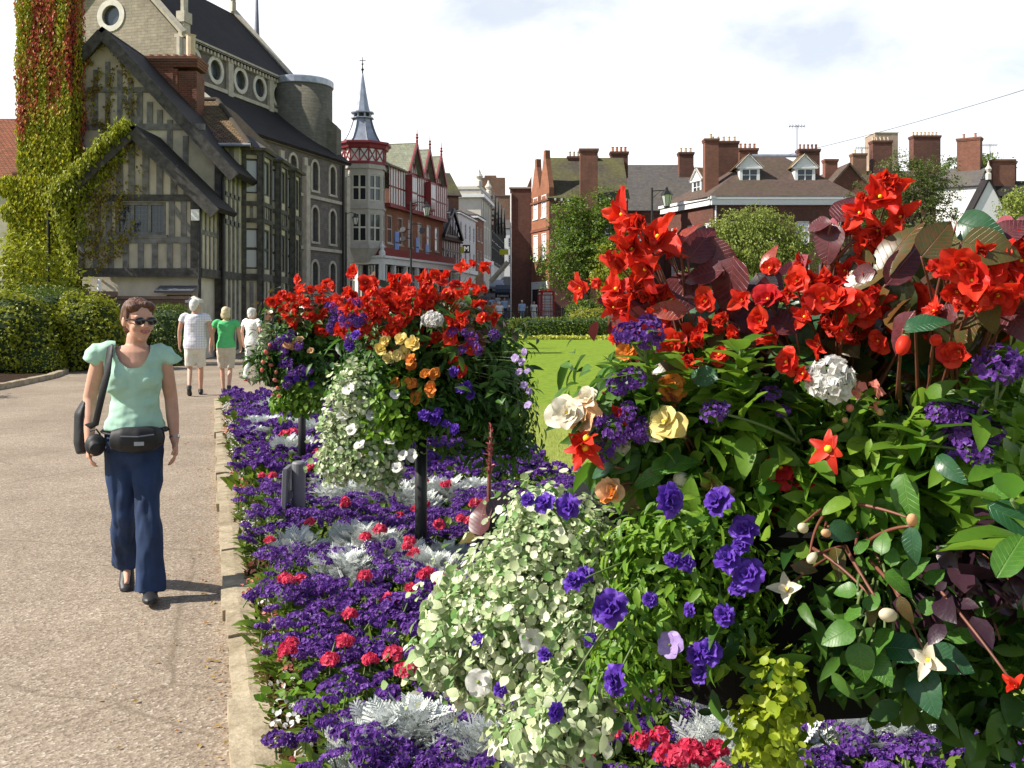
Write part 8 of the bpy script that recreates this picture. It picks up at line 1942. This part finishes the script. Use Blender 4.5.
    for a in 'lr':
        a_ = g['a'+a]; t = R(g['f'+a]); S = MB(); dn = V3(0,-math.cos(t),-math.sin(t)); up_ = V3(0,-math.sin(t),math.cos(t)); hl = a_ + V3(0,.03,-.045)
        S.tube([hl-dn*.035, hl, hl+dn*.08, hl+dn*.15, hl+dn*.195, hl+dn*.215], [(.026,.026),(.040,.036),(.036,.040),(.028,.044),(.022,.036),(.010,.018)], 14, up=up_)
        if shoes == 'shoe': S.tube([a_+V3(0,.015,.02), a_+V3(0,.0,-.03)], [.042,.044], 12)
        remesh(S, 'shoe', M[shoes], max(vox*.8, .006), root, 1)
    return root

# the woman in mint walking towards us
WL = (-2.07, 5.54, 0); WR = R(20)
wj = dict(slim=.90, cx=-.028, sl=(-.190,.0,1.368), sr=(.128,.0,1.350), el=(-.250,.05,1.105), er=(.172,.04,1.095), wl=(-.248,-.05,.872), wr=(.190,-.02,.862),
          neck=(-.015,.01,1.37), head=(.0,-.02,1.528), hl=(-.088,.0,.84), hr=(.052,.0,.84), kl=(-.082,.02,.47), kr=(.055,-.13,.46), al=(-.062,.24,.165), ar=(.062,-.14,.085), fl=32.0, fr=-4.0)
woman = human('person', WL, WR, 'woman in mint top, dark sunglasses and flared blue jeans walking towards us', 1.65, wj, .0062, 'skin', ('mint', .14, .935, 'scoop', 'blouse'), ('jeans', .05, .012), hair=('hair_brown','pony'), head=(25, -5), glasses=True)
Wt = MB().tube([V3(.189,-.010,.885), V3(.190,-.016,.872)], .029, 14); Wt.build('watch', mat_plain('steel_watch', (.5,.5,.5), .3, .1, 5, metal=.8), woman)
def onwoman(name, label, cat):
    return empty(name, WL, WR, label, cat)
o = onwoman('waist_bag', 'black zipped bag worn round the waist of the woman in mint', 'bag')
b = MB(); b.tube([V3(-.135,-.135,.895), V3(-.08,-.155,.893), V3(.0,-.165,.89), V3(.08,-.150,.895), V3(.115,-.125,.90)], [(.035,.05),(.045,.068),(.05,.072),(.045,.066),(.03,.05)], 18, up=(0,1,0)); remesh(b, 'pouch', M['black_nylon'], .008, o, 3)
b = MB(); th = np.linspace(0, 2*np.pi, 33); b.tube([V3(-.015+.166*math.cos(t), .125*math.sin(t), .925+.012*math.sin(t)) for t in th], [(.006,.016)]*33, 8, up=(0,0,1)); b.V = [b.arrays()]; b.build('belt', M['black_nylon'], o, smooth=True)
b = MB(); b.tube([V3(-.09,-.195,.915), V3(.0,-.216,.912), V3(.08,-.196,.918)], .004, 6); b.build('zip', M['lead_dark'], o); b = MB(); b.box(-.02,.03,-.222,-.214,.865,.885); b.build('badge', M['lead'], o)
o = onwoman('shoulder_bag', 'black shoulder bag hanging behind the right arm of the woman in mint', 'bag')
b = MB(); b.tube([V3(-.285,.06,.80), V3(-.29,.07,.86), V3(-.29,.08,1.02), V3(-.27,.08,1.09)], [(.09,.035),(.105,.045),(.10,.042),(.07,.02)], 16, up=(0,1,0)); remesh(b, 'pouch', M['black_nylon'], .009, o, 3)
b = MB(); b.tube([V3(-.25,.10,1.05), V3(-.19,.10,1.25), V3(-.145,.03,1.418), V3(-.142,-.065,1.390), V3(-.155,-.135,1.25), V3(-.185,-.130,1.12), V3(-.215,-.10,.98), V3(-.27,-.02,.95)], [(.005,.019)]*8, 8, up=(.35,1,.2)); b.build('strap', M['black_nylon'], o, smooth=True)
o = onwoman('camera_pouch', 'small black camera case in the right hand of the woman in mint', 'camera case')
b = MB(); b.ball((-.215,-.105,.865), (.055,.045,.062), 16, 10); b.tube([V3(-.215,-.13,.86), V3(-.212,-.175,.855)], .03, 12); remesh(b, 'case', M['black_nylon'], .008, o, 2)
b = MB(); b.tube([V3(-.19,-.11,.92), V3(-.21,-.12,.95), V3(-.24,-.09,.94)], .005, 6); b.build('loop', M['black_nylon'], o)

# couple and a third walker seen from behind
def back_pose(**k): return k
yM = 18.2
human('person', (PX(195,yM), yM, 0), R(180+14), 'white haired man in checked shirt and pale shorts seen from behind, holding a hand', 1.76,
      dict(kl=(-.09,-.12,.47), al=(-.085,-.14,.09), kr=(.085,-.02,.47), ar=(.08,.20,.175), fr=35.0, el=(-.26,.06,1.12), wl=(-.30,-.03,.88), er=(.25,-.02,1.12), wr=(.26,-.10,.88)), .016, 'skin_tan', ('check', .42, .80), ('pale_shorts', .50), hair=('hair_white','short'), head=(-25,0), female=False)
human('person', (PX(226,yM+.3), yM+.3, 0), R(180+14), 'blond woman in green polo shirt and beige shorts seen from behind', 1.62,
      dict(kl=(-.075,-.03,.47), al=(-.06,.16,.165), fl=30.0, kr=(.07,-.10,.47), ar=(.05,-.12,.09), el=(-.24,.02,1.12), wl=(-.27,-.10,.90), er=(.25,-.02,1.12), wr=(.29,-.06,.88)), .016, 'skin', ('green_polo', .40, .88), ('stone_shorts', .50), hair=('hair_blond','bob'), head=(-15,0))
human('person', (PX(252,21.8), 21.8, 0), R(180-20), 'white haired woman in pale patterned blouse and white trousers walking away beside the flowers', 1.60,
      dict(kl=(-.08,-.10,.46), al=(-.08,-.10,.08), kr=(.08,.03,.46), ar=(.08,.12,.09)), .018, 'skin', ('floral', .55, .80), ('white_cloth', .10), shoes='redcloth', hair=('hair_white','bob'), head=(-30,0))
# people by the railings and up the street
far = [(478.5,66,1.62,'white_cloth','greycloth','hair_brown','person in white shirt at the left of the far group',160,'standing'),(490,64,1.68,'redcloth','greycloth','hair_brown','person in a bright red top beyond the railings',185,'walking'),(494.5,72,1.70,'orangecloth','greycloth','hair_brown','person in an orange top half hidden in the far group',20,'walking'),
       (499.5,66,1.70,'white_cloth','jeans','hair_white','person in white with dark trousers right of the red top',170,'walking'),(492,82,1.72,'lightblue','greycloth','hair_brown','person in light blue walking up the street',180,'walking'),(498,86,1.66,'white_cloth','stone_shorts','hair_blond','fair haired person in white farther up the street',185,'walking'),
       (504.5,80,1.78,'lightblue','jeans','hair_brown','tall person in pale blue shirt beside the blank brick wall',10,'walking'),(522,72,1.74,'lightblue','greycloth','hair_white','man in light blue shirt standing in front of the blank brick wall',0,'standing'),(534,73,1.66,'floral','white_cloth','hair_brown','person in patterned pale dress beside the telephone box',10,'standing'),(485,88,1.7,'greycloth','jeans','hair_brown','person in grey far up the street near the shops',175,'walking')]
for (px, Y_, H, tp, bt_, hr, lb, rz, act) in far:
    st = .12 if act == 'walking' else .0
    human('person', (PX(px,Y_), Y_, float(ground_z(0,Y_))+.02), R(rz), lb, H, dict(al=(-.09,-st,.08), ar=(.09,st,.09), kl=(-.09,-st,.46)), .035, 'skin', (tp, .5, .85), (bt_, .10), hair=(hr,'short'), fingers=False, group='people in the street', female=px in (498,534))
